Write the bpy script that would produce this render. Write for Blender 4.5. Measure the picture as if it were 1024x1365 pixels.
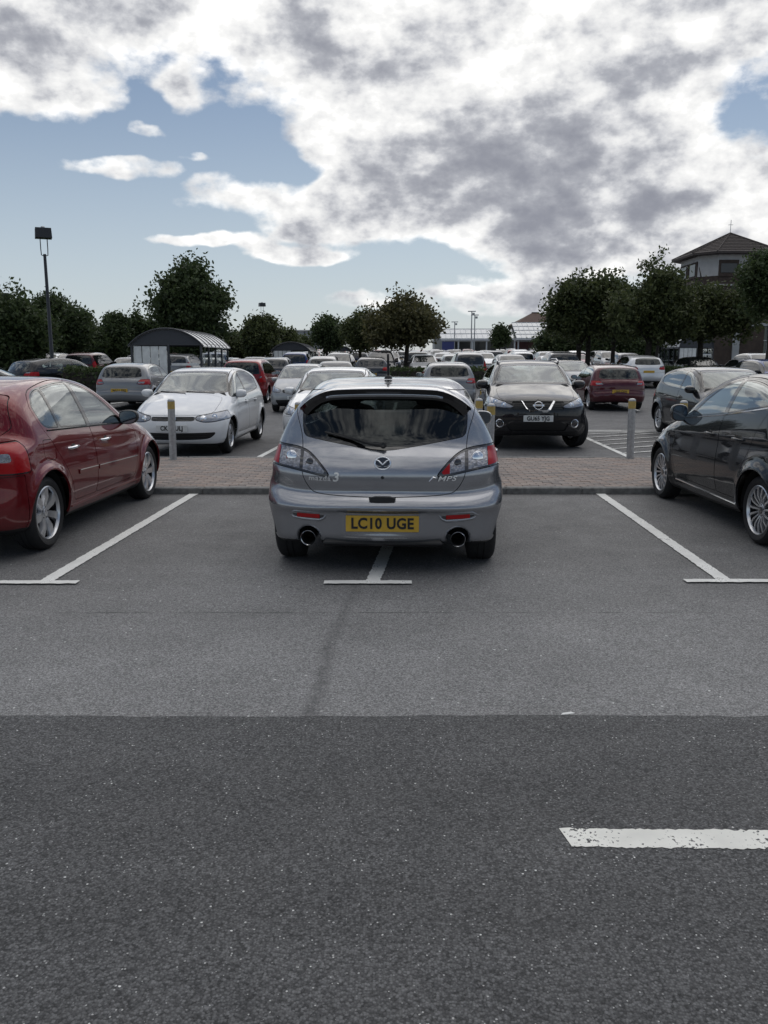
import bpy, bmesh, math, random
import numpy as np
from mathutils import Vector, Matrix
R = math.radians
for _o in list(bpy.data.objects):
    bpy.data.objects.remove(_o)
scene = bpy.context.scene
# ------------------------------------------------------------------ camera, sky, sun, exposure
CAM_H, PITCH, FPX = 1.60, R(10.47), 1104.0
cam_d = bpy.data.cameras.new('camera')
cam = bpy.data.objects.new('camera', cam_d)
scene.collection.objects.link(cam)
cam.location = (0, 0, CAM_H)
cam.rotation_euler = (R(90) - PITCH, 0, 0)
cam_d.sensor_fit = 'VERTICAL'
cam_d.sensor_height = 36.0
cam_d.lens = 36.0 * FPX / 1365.0
cam_d.clip_start = 0.05
cam_d.clip_end = 6000
scene.camera = cam
SUN_EL, SUN_AZ = R(56), R(16)      # azimuth clockwise from +Y (in front of the camera, a little right)
sun_d = bpy.data.lights.new('sun', 'SUN')
sun_d.energy = 0.95
sun_d.angle = R(80)
sun_d.color = (1.0, 0.955, 0.9)
sun = bpy.data.objects.new('sun', sun_d)
scene.collection.objects.link(sun)
sun.rotation_euler = (R(90) - SUN_EL, 0, R(180) - SUN_AZ)
sun.rotation_euler = (Vector((math.sin(SUN_AZ)*math.cos(SUN_EL), math.cos(SUN_AZ)*math.cos(SUN_EL), math.sin(SUN_EL)))).to_track_quat('Z', 'Y').to_euler()
vs = scene.view_settings
vs.view_transform = 'Standard'
vs.look = 'None'
vs.exposure = 0.0
vs.gamma = 1.0
vs.use_curve_mapping = False
scene.cycles.max_bounces = 8
scene.cycles.transparent_max_bounces = 16
# ------------------------------------------------------------------ sky: Nishita blue with a backlit cloud deck
def make_world():
    w = bpy.data.worlds.new('World'); scene.world = w; w.use_nodes = True
    nt = w.node_tree; N = nt.nodes; L = nt.links
    bg = N['Background']; bg.inputs['Strength'].default_value = .10
    sky = N.new('ShaderNodeTexSky'); sky.sky_type = 'NISHITA'; sky.sun_disc = False
    sky.sun_elevation = SUN_EL; sky.sun_rotation = SUN_AZ; sky.air_density = 1.0; sky.dust_density = .6; sky.ozone_density = 1.2
    tc = N.new('ShaderNodeTexCoord')
    def M(op, a, b=None, c=None, clamp=False):
        n = N.new('ShaderNodeMath'); n.operation = op; n.use_clamp = clamp
        for i, v in enumerate((a, b, c)):
            if v is None: continue
            if isinstance(v, (int, float)): n.inputs[i].default_value = v
            else: L.new(v, n.inputs[i])
        return n.outputs[0]
    def V(op, a, b):
        n = N.new('ShaderNodeVectorMath'); n.operation = op
        for i, v in enumerate((a, b)):
            if isinstance(v, tuple): n.inputs[i].default_value = v
            else: L.new(v, n.inputs[i])
        return n.outputs[1] if op == 'LENGTH' else n.outputs[0]
    def smooth(x, lo, hi, a=0.0, b=1.0):
        n = N.new('ShaderNodeMapRange'); n.interpolation_type = 'SMOOTHSTEP'
        L.new(x, n.inputs[0]); n.inputs[1].default_value = lo; n.inputs[2].default_value = hi; n.inputs[3].default_value = a; n.inputs[4].default_value = b
        return n.outputs[0]
    d = V('NORMALIZE', tc.outputs['Generated'], (0, 0, 0))
    sp = N.new('ShaderNodeSeparateXYZ'); L.new(d, sp.inputs[0])
    az = M('ARCTAN2', sp.outputs[0], sp.outputs[1]); el = M('ARCSINE', sp.outputs[2])
    def noise(scale, detail, rough, dist=0.0, squash=1.0, off=(0, 0, 0)):
        v = V('MULTIPLY', d, (1, 1, squash)); v = V('ADD', v, off)
        n = N.new('ShaderNodeTexNoise'); n.inputs['Scale'].default_value = scale; n.inputs['Detail'].default_value = detail
        n.inputs['Roughness'].default_value = rough; n.inputs['Distortion'].default_value = dist
        L.new(v, n.inputs['Vector'])
        return n
    n_warp = noise(9, 4, .55, 0, 1.6)
    n_edge = noise(7.5, 8, .56, 0, 1.7, (3.1, 1.7, .4))
    n_edge_up = noise(7.5, 5, .56, 0, 1.7, (3.1, 1.7, .4 + .030))
    n_fine = noise(26, 6, .58, 0, 1.5, (.3, 5.1, 2.2))
    def billow(scale, off):
        v = V('ADD', V('MULTIPLY', d, (1, 1, 1.5)), V('MULTIPLY', wv0, (.10, .10, .08))); v = V('ADD', v, off)
        n = N.new('ShaderNodeTexVoronoi'); n.feature = 'F1'; n.inputs['Scale'].default_value = scale; n.inputs['Detail'].default_value = 2; n.inputs['Roughness'].default_value = .5
        n.normalize = True
        L.new(v, n.inputs['Vector']); return n.outputs['Distance']
    wv0 = V('SUBTRACT', n_warp.outputs['Color'], (.5, .5, .5))
    puff = billow(13, (1.3, .2, .7))
    n_mid = noise(12, 6, .55, 0, 1.5, (7.7, .6, 1.9))
    n_big = noise(2.2, 5, .55, 0, 1.6, (9.3, 2.2, 4.4))
    wv = V('SUBTRACT', n_warp.outputs['Color'], (.5, .5, .5))
    cmb = N.new('ShaderNodeCombineXYZ'); L.new(az, cmb.inputs[0]); L.new(el, cmb.inputs[1])
    q = V('ADD', cmb.outputs[0], V('MULTIPLY', wv, (.09, .045, 0)))
    def blob(px, py, rx, ry, wt, soft=.35):
        """a cloud bank: direction and size measured in pixels of the photograph"""
        a = math.atan((px - 512) / 1104.0 * .985); e = -(PITCH + math.atan((py - 682.5) / FPX)) 
        v = V('SUBTRACT', q, (a, e, 0)); v = V('MULTIPLY', v, (1104.0 / rx, 1104.0 / ry, 0))
        return M('MULTIPLY', smooth(V('LENGTH', v, (0, 0, 0)), soft, 1.35, 1, 0), wt)
    def total(bl):
        t = None
        for b in bl:
            o = blob(*b); t = o if t is None else M('ADD', t, o)
        return t
    cover = total([
        (512, -60, 900, 130, .50), (90, 70, 190, 85, .50), (20, 130, 110, 60, .25), (100, 165, 90, 28, .30), (265, 132, 40, 32, .40),
        (560, 140, 250, 140, .52), (470, 255, 150, 62, .42), (430, 296, 110, 24, .34), (610, 250, 160, 70, .35),
        (800, 220, 250, 130, .55), (760, 300, 150, 60, .45), (960, 300, 110, 60, .52), (890, 70, 200, 110, .5), (790, 322, 150, 44, .50),
        (262, 327, 105, 11, .85), (410, 342, 82, 14, .95), (172, 236, 76, 16, 1.12), (285, 268, 85, 32, .80), (205, 190, 34, 10, .8), (262, 222, 30, 8, .75), (265, 132, 40, 30, .3),
        (480, 404, 95, 13, .52), (615, 394, 60, 9, .48), (715, 388, 60, 22, .66), (640, 412, 150, 12, .36),
        (250, 210, 170, 60, -.32), (255, 100, 80, 60, -.28), (120, 300, 260, 100, -.42), (340, 200, 60, 40, -.3), (400, 232, 45, 22, -.4), (985, 165, 70, 50, -.55), (560, 350, 160, 28, -.4), (380, 400, 320, 34, -.12), (200, 440, 420, 60, -.35)])
    e1 = M('SUBTRACT', n_edge.outputs['Fac'], .5); e2 = M('SUBTRACT', n_fine.outputs['Fac'], .5); e3 = M('SUBTRACT', n_mid.outputs['Fac'], .5)
    pf = M('SUBTRACT', .33, puff)
    dens = M('ADD', M('ADD', cover, M('MULTIPLY_ADD', pf, .75, M('MULTIPLY', e1, 1.25))), M('ADD', M('MULTIPLY', e2, .95), M('MULTIPLY_ADD', M('SUBTRACT', n_big.outputs['Fac'], .5), .8, .13)))
    dens = M('ADD', dens, smooth(el, .42, .9, 0, .30))            # the deck closes overhead
    alpha = smooth(dens, .18, .64)
    thick = total([
        (60, 60, 150, 60, .50), (600, 150, 190, 110, .40), (390, 60, 80, 70, .34), (500, 70, 60, 40, .12), (745, 265, 160, 70, .48), (850, 105, 150, 60, .50), (800, 318, 130, 40, .62), (930, 235, 100, 60, .36), (725, 208, 50, 22, .40),
        (570, 225, 120, 60, .22), (470, 262, 80, 26, .22), (930, 20, 130, 40, .25), (200, 25, 110, 45, .30),
        (480, 15, 70, 50, -.60), (55, 18, 40, 22, -.45), (715, 80, 100, 55, -.60), (885, 38, 85, 38, -.60), (975, 300, 70, 60, -.30), (310, 30, 60, 60, -.25), (640, 110, 30, 40, -.22), (450, 150, 90, 60, -.22)])
    # depth of cloud: relief noise offset towards the sun gives lit rims and shaded folds
    lit = M('ADD', M('MULTIPLY', M('SUBTRACT', puff, .33), -.55), M('MULTIPLY', M('SUBTRACT', n_edge_up.outputs['Fac'], n_edge.outputs['Fac']), 2.6))
    relief = M('ADD', lit, M('ADD', M('MULTIPLY', e3, 2.3), M('MULTIPLY', e2, 1.1)))
    tk = M('ADD', M('ADD', M('MULTIPLY', M('SUBTRACT', dens, .45), .36), M('MULTIPLY', thick, .62)), relief)
    shade = smooth(tk, -.42, 1.34)
    ramp = N.new('ShaderNodeValToRGB'); L.new(shade, ramp.inputs[0])
    cr = ramp.color_ramp; cr.elements[0].position = 0; cr.elements[0].color = (1.18, 1.17, 1.15, 1); cr.elements[1].position = 1; cr.elements[1].color = (.275, .287, .335, 1)
    for p, c in ((.16, (.93, .928, .92, 1)), (.34, (.79, .793, .80, 1)), (.52, (.60, .61, .64, 1)), (.72, (.41, .423, .465, 1))):
        el_ = cr.elements.new(p); el_.color = c
    cloud = V('MULTIPLY', ramp.outputs[0], (CLK, CLK, CLK))
    # light haze veil low over the horizon
    veil = smooth(el, .0, .34, .66, .06)
    mixv = N.new('ShaderNodeMix'); mixv.data_type = 'RGBA'; L.new(veil, mixv.inputs['Factor'])
    skyc = V('MULTIPLY', sky.outputs[0], (SKYK, SKYK, SKYK))
    L.new(skyc, mixv.inputs['A']); mixv.inputs['B'].default_value = (6.2, 6.9, 7.6, 1)
    mx = N.new('ShaderNodeMix'); mx.data_type = 'RGBA'
    L.new(alpha, mx.inputs['Factor']); L.new(mixv.outputs['Result'], mx.inputs['A']); L.new(cloud, mx.inputs['B'])
    L.new(mx.outputs['Result'], bg.inputs['Color'])
SKYK, CLK = .70, 10.4
make_world()

scene.world.cycles.sampling_method = 'MANUAL'; scene.world.cycles.sample_map_resolution = 512
# ------------------------------------------------------------------ helpers
rng = np.random.default_rng(7)
COL = scene.collection

def ground(px, py, z=0.0):
    """point of the plane z seen at a pixel of the 1024 x 1365 photograph (used to take measurements)"""
    a = PITCH + math.atan((py - 682.5) / FPX)
    d = (CAM_H - z) / math.tan(a)
    zc = d * math.cos(PITCH) + (CAM_H - z) * math.sin(PITCH)
    return ((px - 512) / FPX * zc, d)

def gz(y):
    """the car park rises gently away from the camera"""
    return .0145 * min(max(y - 24.0, 0), 126.0) if y > 24 else 0.0

def link(name, mesh, parent=None, loc=None, rz=None):
    o = bpy.data.objects.new(name, mesh)
    COL.objects.link(o)
    if parent is not None:
        o.parent = parent
    if loc is not None:
        o.location = loc
    if rz is not None:
        o.rotation_euler = (0, 0, rz)
    return o

def tag(o, label=None, cat=None, group=None, kind=None):
    if label: o['label'] = label
    if cat: o['category'] = cat
    if group: o['group'] = group
    if kind: o['kind'] = kind
    return o

def empty(name, loc=(0, 0, 0), rz=0.0):
    return link(name, None, None, loc, rz)

class MB:
    """collects boxes, tubes, lathes and prisms; build() links them as one mesh object"""
    def __init__(s):
        s.v = []; s.f = []; s.m = []; s.mi = 0
    def add(s, vs_, fs_, mi=None):
        n = len(s.v)
        s.v.extend(tuple(map(float, p)) for p in vs_)
        for f in fs_:
            s.f.append(tuple(i + n for i in f)); s.m.append(s.mi if mi is None else mi)
        return s
    def box(s, c, d, rz=0.0, mi=None, bev=0.0):
        cx, cy, cz = c; hx, hy, hz = d[0] / 2, d[1] / 2, d[2] / 2
        ca, sa = math.cos(rz), math.sin(rz)
        def P(x, y, z): return (cx + x * ca - y * sa, cy + x * sa + y * ca, cz + z)
        if bev <= 0:
            vs_ = [P(x, y, z) for z in (-hz, hz) for y in (-hy, hy) for x in (-hx, hx)]
            fs_ = [(0, 2, 3, 1), (4, 5, 7, 6), (0, 1, 5, 4), (2, 6, 7, 3), (0, 4, 6, 2), (1, 3, 7, 5)]
            return s.add(vs_, fs_, mi)
        b = min(bev, hx * .9, hy * .9, hz * .9)
        ring = lambda ix, iy, z: [P(-ix, -iy, z), P(ix, -iy, z), P(ix, iy, z), P(-ix, iy, z)]
        rs = [ring(hx - b, hy - b, -hz), ring(hx, hy, -hz + b), ring(hx, hy, hz - b), ring(hx - b, hy - b, hz)]
        vs_ = [p for r in rs for p in r]
        fs_ = [(3, 2, 1, 0), (12, 13, 14, 15)]
        for k in range(3):
            for i in range(4):
                j = (i + 1) % 4
                fs_.append((k * 4 + i, k * 4 + j, k * 4 + 4 + j, k * 4 + 4 + i))
        return s.add(vs_, fs_, mi)
    def tube(s, p0, p1, r0, r1=None, n=10, mi=None, caps=True):
        r1 = r0 if r1 is None else r1
        p0, p1 = Vector(p0), Vector(p1)
        ax = (p1 - p0).normalized()
        u = ax.orthogonal().normalized(); w = ax.cross(u)
        vs_ = []
        for p, r in ((p0, r0), (p1, r1)):
            for i in range(n):
                a = 2 * math.pi * i / n
                vs_.append(p + u * math.cos(a) * r + w * math.sin(a) * r)
        fs_ = [(i, (i + 1) % n, n + (i + 1) % n, n + i) for i in range(n)]
        if caps:
            fs_ += [tuple(range(n - 1, -1, -1)), tuple(range(n, 2 * n))]
        return s.add(vs_, fs_, mi)
    def path(s, pts, r, n=8, mi=None):
        pts = [Vector(p) for p in pts]
        rr = r if isinstance(r, (list, tuple)) else [r] * len(pts)
        vs_, fs_ = [], []
        u = None
        for k, p in enumerate(pts):
            t = (pts[min(k + 1, len(pts) - 1)] - pts[max(k - 1, 0)]).normalized()
            if u is None: u = t.orthogonal().normalized()
            u = (u - t * u.dot(t)).normalized(); w = t.cross(u)
            for i in range(n):
                a = 2 * math.pi * i / n
                vs_.append(p + u * math.cos(a) * rr[k] + w * math.sin(a) * rr[k])
        for k in range(len(pts) - 1):
            for i in range(n):
                j = (i + 1) % n
                fs_.append((k * n + i, k * n + j, k * n + n + j, k * n + n + i))
        fs_ += [tuple(range(n - 1, -1, -1)), tuple(range((len(pts) - 1) * n, len(pts) * n))]
        return s.add(vs_, fs_, mi)
    def lathe(s, prof, c, axis='z', n=24, mi=None, caps=True):
        """prof = [(radius, height)]; axis x, y or z through c"""
        vs_, fs_ = [], []
        for r, h in prof:
            for i in range(n):
                a = 2 * math.pi * i / n
                p, q = r * math.cos(a), r * math.sin(a)
                vs_.append((c[0] + h, c[1] + p, c[2] + q) if axis == 'x' else (c[0] + q, c[1] + h, c[2] + p) if axis == 'y' else (c[0] + p, c[1] + q, c[2] + h))
        for k in range(len(prof) - 1):
            for i in range(n):
                j = (i + 1) % n
                fs_.append((k * n + i, k * n + j, k * n + n + j, k * n + n + i))
        if not caps: return s.add(vs_, fs_, mi)
        if prof[0][0] > 1e-4: fs_.append(tuple(range(n - 1, -1, -1)))
        if prof[-1][0] > 1e-4: fs_.append(tuple(range((len(prof) - 1) * n, len(prof) * n)))
        return s.add(vs_, fs_, mi)
    def prism(s, poly, a, b, axis='y', mi=None):
        """polygon in the plane across `axis`, pushed from a to b"""
        def P(u, v, t): return (t, u, v) if axis == 'x' else (u, t, v) if axis == 'y' else (u, v, t)
        n = len(poly)
        vs_ = [P(u, v, a) for u, v in poly] + [P(u, v, b) for u, v in poly]
        fs_ = [tuple(range(n - 1, -1, -1)), tuple(range(n, 2 * n))]
        fs_ += [(i, (i + 1) % n, n + (i + 1) % n, n + i) for i in range(n)]
        return s.add(vs_, fs_, mi)
    def mesh(s, name, mats, smooth=None):
        me = bpy.data.meshes.new(name)
        me.from_pydata(s.v, [], s.f)
        for m in (mats if isinstance(mats, (list, tuple)) else [mats]):
            me.materials.append(m)
        if any(s.m): me.polygons.foreach_set('material_index', s.m)
        bm = bmesh.new(); bm.from_mesh(me)
        bmesh.ops.recalc_face_normals(bm, faces=bm.faces)
        bm.to_mesh(me); bm.free()
        if smooth is not None:
            me.shade_smooth() if hasattr(me, 'shade_smooth') else None
            if smooth < 179:
                me.set_sharp_from_angle(angle=R(smooth))
        me.update()
        return me
    def build(s, name, mats, parent=None, loc=None, rz=None, smooth=None):
        return link(name, s.mesh(name, mats, smooth), parent, loc, rz)

def np_mesh(name, V, F, mats, mi=None, N=None):
    """F: (m,3) or (m,4) int array"""
    me = bpy.data.meshes.new(name)
    k = F.shape[1]
    me.vertices.add(len(V)); me.vertices.foreach_set('co', np.ascontiguousarray(V, np.float32).ravel())
    me.loops.add(F.size); me.loops.foreach_set('vertex_index', np.ascontiguousarray(F, np.int32).ravel())
    me.polygons.add(len(F)); me.polygons.foreach_set('loop_start', np.arange(0, F.size, k, dtype=np.int32))
    for m in (mats if isinstance(mats, (list, tuple)) else [mats]):
        me.materials.append(m)
    if mi is not None:
        me.polygons.foreach_set('material_index', np.ascontiguousarray(mi, np.int32))
    me.update(calc_edges=True)
    if N is not None:
        me.polygons.foreach_set('use_smooth', np.ones(len(F), bool))
        me.normals_split_custom_set_from_vertices(np.ascontiguousarray(N, np.float32))
    return me

def copy_tree(o, parent=None, color=None):
    c = o.copy(); COL.objects.link(c)
    if parent is not None: c.parent = parent
    if color is not None: c.color = color
    for ch in o.children:
        copy_tree(ch, c, color)
    return c

# ------------------------------------------------------------------ materials
MATS = {}
def mat(name, col=(.5, .5, .5), rough=.5, metal=0.0, coat=0.0, spec=.5, objcol=False, noise=0.0, nscale=20.0, bump=0.0, bscale=200.0, emit=None, alpha=1.0, trans=0.0):
    if name in MATS: return MATS[name]
    m = bpy.data.materials.new(name); m.use_nodes = True
    nt = m.node_tree; b = nt.nodes['Principled BSDF']
    b.inputs['Base Color'].default_value = (*col, 1)
    b.inputs['Roughness'].default_value = rough
    b.inputs['Metallic'].default_value = metal
    b.inputs['Coat Weight'].default_value = coat
    b.inputs['Coat Roughness'].default_value = .04
    b.inputs['Specular IOR Level'].default_value = spec
    b.inputs['Transmission Weight'].default_value = trans
    if emit: 
        b.inputs['Emission Color'].default_value = (*emit[:3], 1); b.inputs['Emission Strength'].default_value = emit[3]
    src = None
    if objcol:
        oi = nt.nodes.new('ShaderNodeObjectInfo'); src = oi.outputs['Color']
        nt.links.new(src, b.inputs['Base Color'])
    tc = nt.nodes.new('ShaderNodeTexCoord')
    if noise > 0:
        n = nt.nodes.new('ShaderNodeTexNoise'); n.inputs['Scale'].default_value = nscale; n.inputs['Detail'].default_value = 6
        nt.links.new(tc.outputs['Object'], n.inputs['Vector'])
        mr = nt.nodes.new('ShaderNodeMapRange'); mr.inputs[3].default_value = 1 - noise; mr.inputs[4].default_value = 1 + noise
        mr.inputs[1].default_value = .3; mr.inputs[2].default_value = .7
        nt.links.new(n.outputs['Fac'], mr.inputs[0])
        mx = nt.nodes.new('ShaderNodeMix'); mx.data_type = 'RGBA'; mx.blend_type = 'MULTIPLY'; mx.inputs['Factor'].default_value = 1
        if src: nt.links.new(src, mx.inputs['A'])
        else: mx.inputs['A'].default_value = (*col, 1)
        nt.links.new(mr.outputs[0], mx.inputs['B']); nt.links.new(mx.outputs['Result'], b.inputs['Base Color'])
    if bump > 0:
        n2 = nt.nodes.new('ShaderNodeTexNoise'); n2.inputs['Scale'].default_value = bscale; n2.inputs['Detail'].default_value = 3
        nt.links.new(tc.outputs['Object'], n2.inputs['Vector'])
        bp = nt.nodes.new('ShaderNodeBump'); bp.inputs['Strength'].default_value = bump; bp.inputs['Distance'].default_value = .01
        nt.links.new(n2.outputs['Fac'], bp.inputs['Height']); nt.links.new(bp.outputs[0], b.inputs['Normal'])
    MATS[name] = m
    return m

def paint(name, col, metal=.55, rough=.32, objcol=False, coat=1.0):
    """car paint: metallic base with flakes under clear coat, thin road film low down, unpainted grey inside faces"""
    if name in MATS: return MATS[name]
    m = mat(name, col, rough, metal, coat, .08, objcol)
    nt = m.node_tree; b = nt.nodes['Principled BSDF']; out = nt.nodes['Material Output']
    base = b.inputs['Base Color'].links[0].from_socket if b.inputs['Base Color'].links else None
    tc = nt.nodes.new('ShaderNodeTexCoord')
    n = nt.nodes.new('ShaderNodeTexNoise'); n.inputs['Scale'].default_value = 3.0; n.inputs['Detail'].default_value = 5
    nt.links.new(tc.outputs['Object'], n.inputs['Vector'])
    sep = nt.nodes.new('ShaderNodeSeparateXYZ'); nt.links.new(tc.outputs['Object'], sep.inputs[0])
    hz = nt.nodes.new('ShaderNodeMapRange'); hz.inputs[1].default_value = .75; hz.inputs[2].default_value = .2; hz.inputs[3].default_value = 0; hz.inputs[4].default_value = .22
    nt.links.new(sep.outputs['Z'], hz.inputs[0])
    mu = nt.nodes.new('ShaderNodeMath'); mu.operation = 'MULTIPLY'
    nt.links.new(hz.outputs[0], mu.inputs[0]); nt.links.new(n.outputs['Fac'], mu.inputs[1])
    mx = nt.nodes.new('ShaderNodeMix'); mx.data_type = 'RGBA'
    nt.links.new(mu.outputs[0], mx.inputs['Factor'])
    if base: nt.links.new(base, mx.inputs['A'])
    else: mx.inputs['A'].default_value = (*col, 1)
    mx.inputs['B'].default_value = (.13, .12, .11, 1)
    nt.links.new(mx.outputs['Result'], b.inputs['Base Color'])
    rr = nt.nodes.new('ShaderNodeMath'); rr.operation = 'MULTIPLY_ADD'; rr.inputs[1].default_value = .35; rr.inputs[2].default_value = .03
    nt.links.new(mu.outputs[0], rr.inputs[0]); nt.links.new(rr.outputs[0], b.inputs['Coat Roughness'])
    inner = nt.nodes.new('ShaderNodeBsdfDiffuse'); inner.inputs[0].default_value = (.05, .05, .052, 1)
    geo = nt.nodes.new('ShaderNodeNewGeometry'); ms = nt.nodes.new('ShaderNodeMixShader')
    nt.links.new(geo.outputs['Backfacing'], ms.inputs[0]); nt.links.new(b.outputs[0], ms.inputs[1]); nt.links.new(inner.outputs[0], ms.inputs[2])
    nt.links.new(ms.outputs[0], out.inputs['Surface'])
    return m

def glass_mat(name, tint, refl=1.0):
    if name in MATS: return MATS[name]
    m = bpy.data.materials.new(name); m.use_nodes = True
    nt = m.node_tree; nt.nodes.clear()
    out = nt.nodes.new('ShaderNodeOutputMaterial')
    tr = nt.nodes.new('ShaderNodeBsdfTransparent'); tr.inputs[0].default_value = (*tint, 1)
    gl = nt.nodes.new('ShaderNodeBsdfGlossy'); gl.inputs['Roughness'].default_value = .012; gl.inputs[0].default_value = (.92, .97, .98, 1)
    lw = nt.nodes.new('ShaderNodeLayerWeight'); lw.inputs[0].default_value = .5
    pw = nt.nodes.new('ShaderNodeMath'); pw.operation = 'POWER'; pw.inputs[1].default_value = 3.0
    nt.links.new(lw.outputs['Facing'], pw.inputs[0])
    sc_ = nt.nodes.new('ShaderNodeMath'); sc_.operation = 'MULTIPLY_ADD'; sc_.inputs[1].default_value = .95; sc_.inputs[2].default_value = .065 * refl; sc_.use_clamp = True
    nt.links.new(pw.outputs[0], sc_.inputs[0])
    ms = nt.nodes.new('ShaderNodeMixShader')
    nt.links.new(sc_.outputs[0], ms.inputs[0]); nt.links.new(tr.outputs[0], ms.inputs[1]); nt.links.new(gl.outputs[0], ms.inputs[2])
    nt.links.new(ms.outputs[0], out.inputs['Surface'])
    MATS[name] = m
    return m

M_RUBBER = mat('tyre_rubber', (.012, .012, .013), .75, noise=.3, nscale=30)
M_ALLOY = mat('alloy', (.62, .63, .65), .3, .9, 0, noise=.1, nscale=8)
M_ALLOY_DARK = mat('alloy_shadow', (.10, .10, .105), .4, .8)
M_DISC = mat('brake_disc', (.07, .066, .062), .5, .6)
M_BLACK = mat('black_plastic', (.012, .012, .013), .45, noise=.2)
M_GLOSSBLACK = mat('gloss_black', (.008, .008, .009), .08, 0, .6)
M_LINER = mat('wheel_arch_liner', (.008, .008, .008), .9)
M_CHROME = mat('chrome', (.85, .86, .88), .08, 1.0)
M_SEAT = mat('seat_cloth', (.018, .018, .02), .85)
M_TRIM = mat('interior_trim', (.02, .02, .021), .7)
M_GLASS = glass_mat('car_glass', (.50, .56, .54))
M_GLASS_TINT = glass_mat('privacy_glass', (.13, .15, .15), .75)
M_GLASS_FAR = mat('far_car_glass', (.012, .015, .016), .03, 0, .0, .9)
M_RED = mat('red_lens', (.34, .004, .006), .3, 0, .35, .2)
M_AMBER = mat('amber_lens', (.55, .16, .01), .12, 0, 1.0)
M_CLEAR = mat('clear_lamp', (.23, .235, .26), .2, .75, 1.0, noise=.5, nscale=45, bump=.9, bscale=55)
M_LAMPDARK = mat('lamp_housing', (.03, .03, .034), .15, .3, 1.0)
M_MIRROR = mat('mirror_glass', (.24, .27, .30), .02, 1.0)
M_PLATE_Y = mat('yellow_plate', (.56, .34, .03), .35, 0, .3, noise=.08, nscale=15)
M_PLATE_W = mat('white_plate', (.62, .63, .62), .35, 0, .3, noise=.06, nscale=15)
M_INK = mat('plate_ink', (.012, .012, .013), .5)
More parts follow.
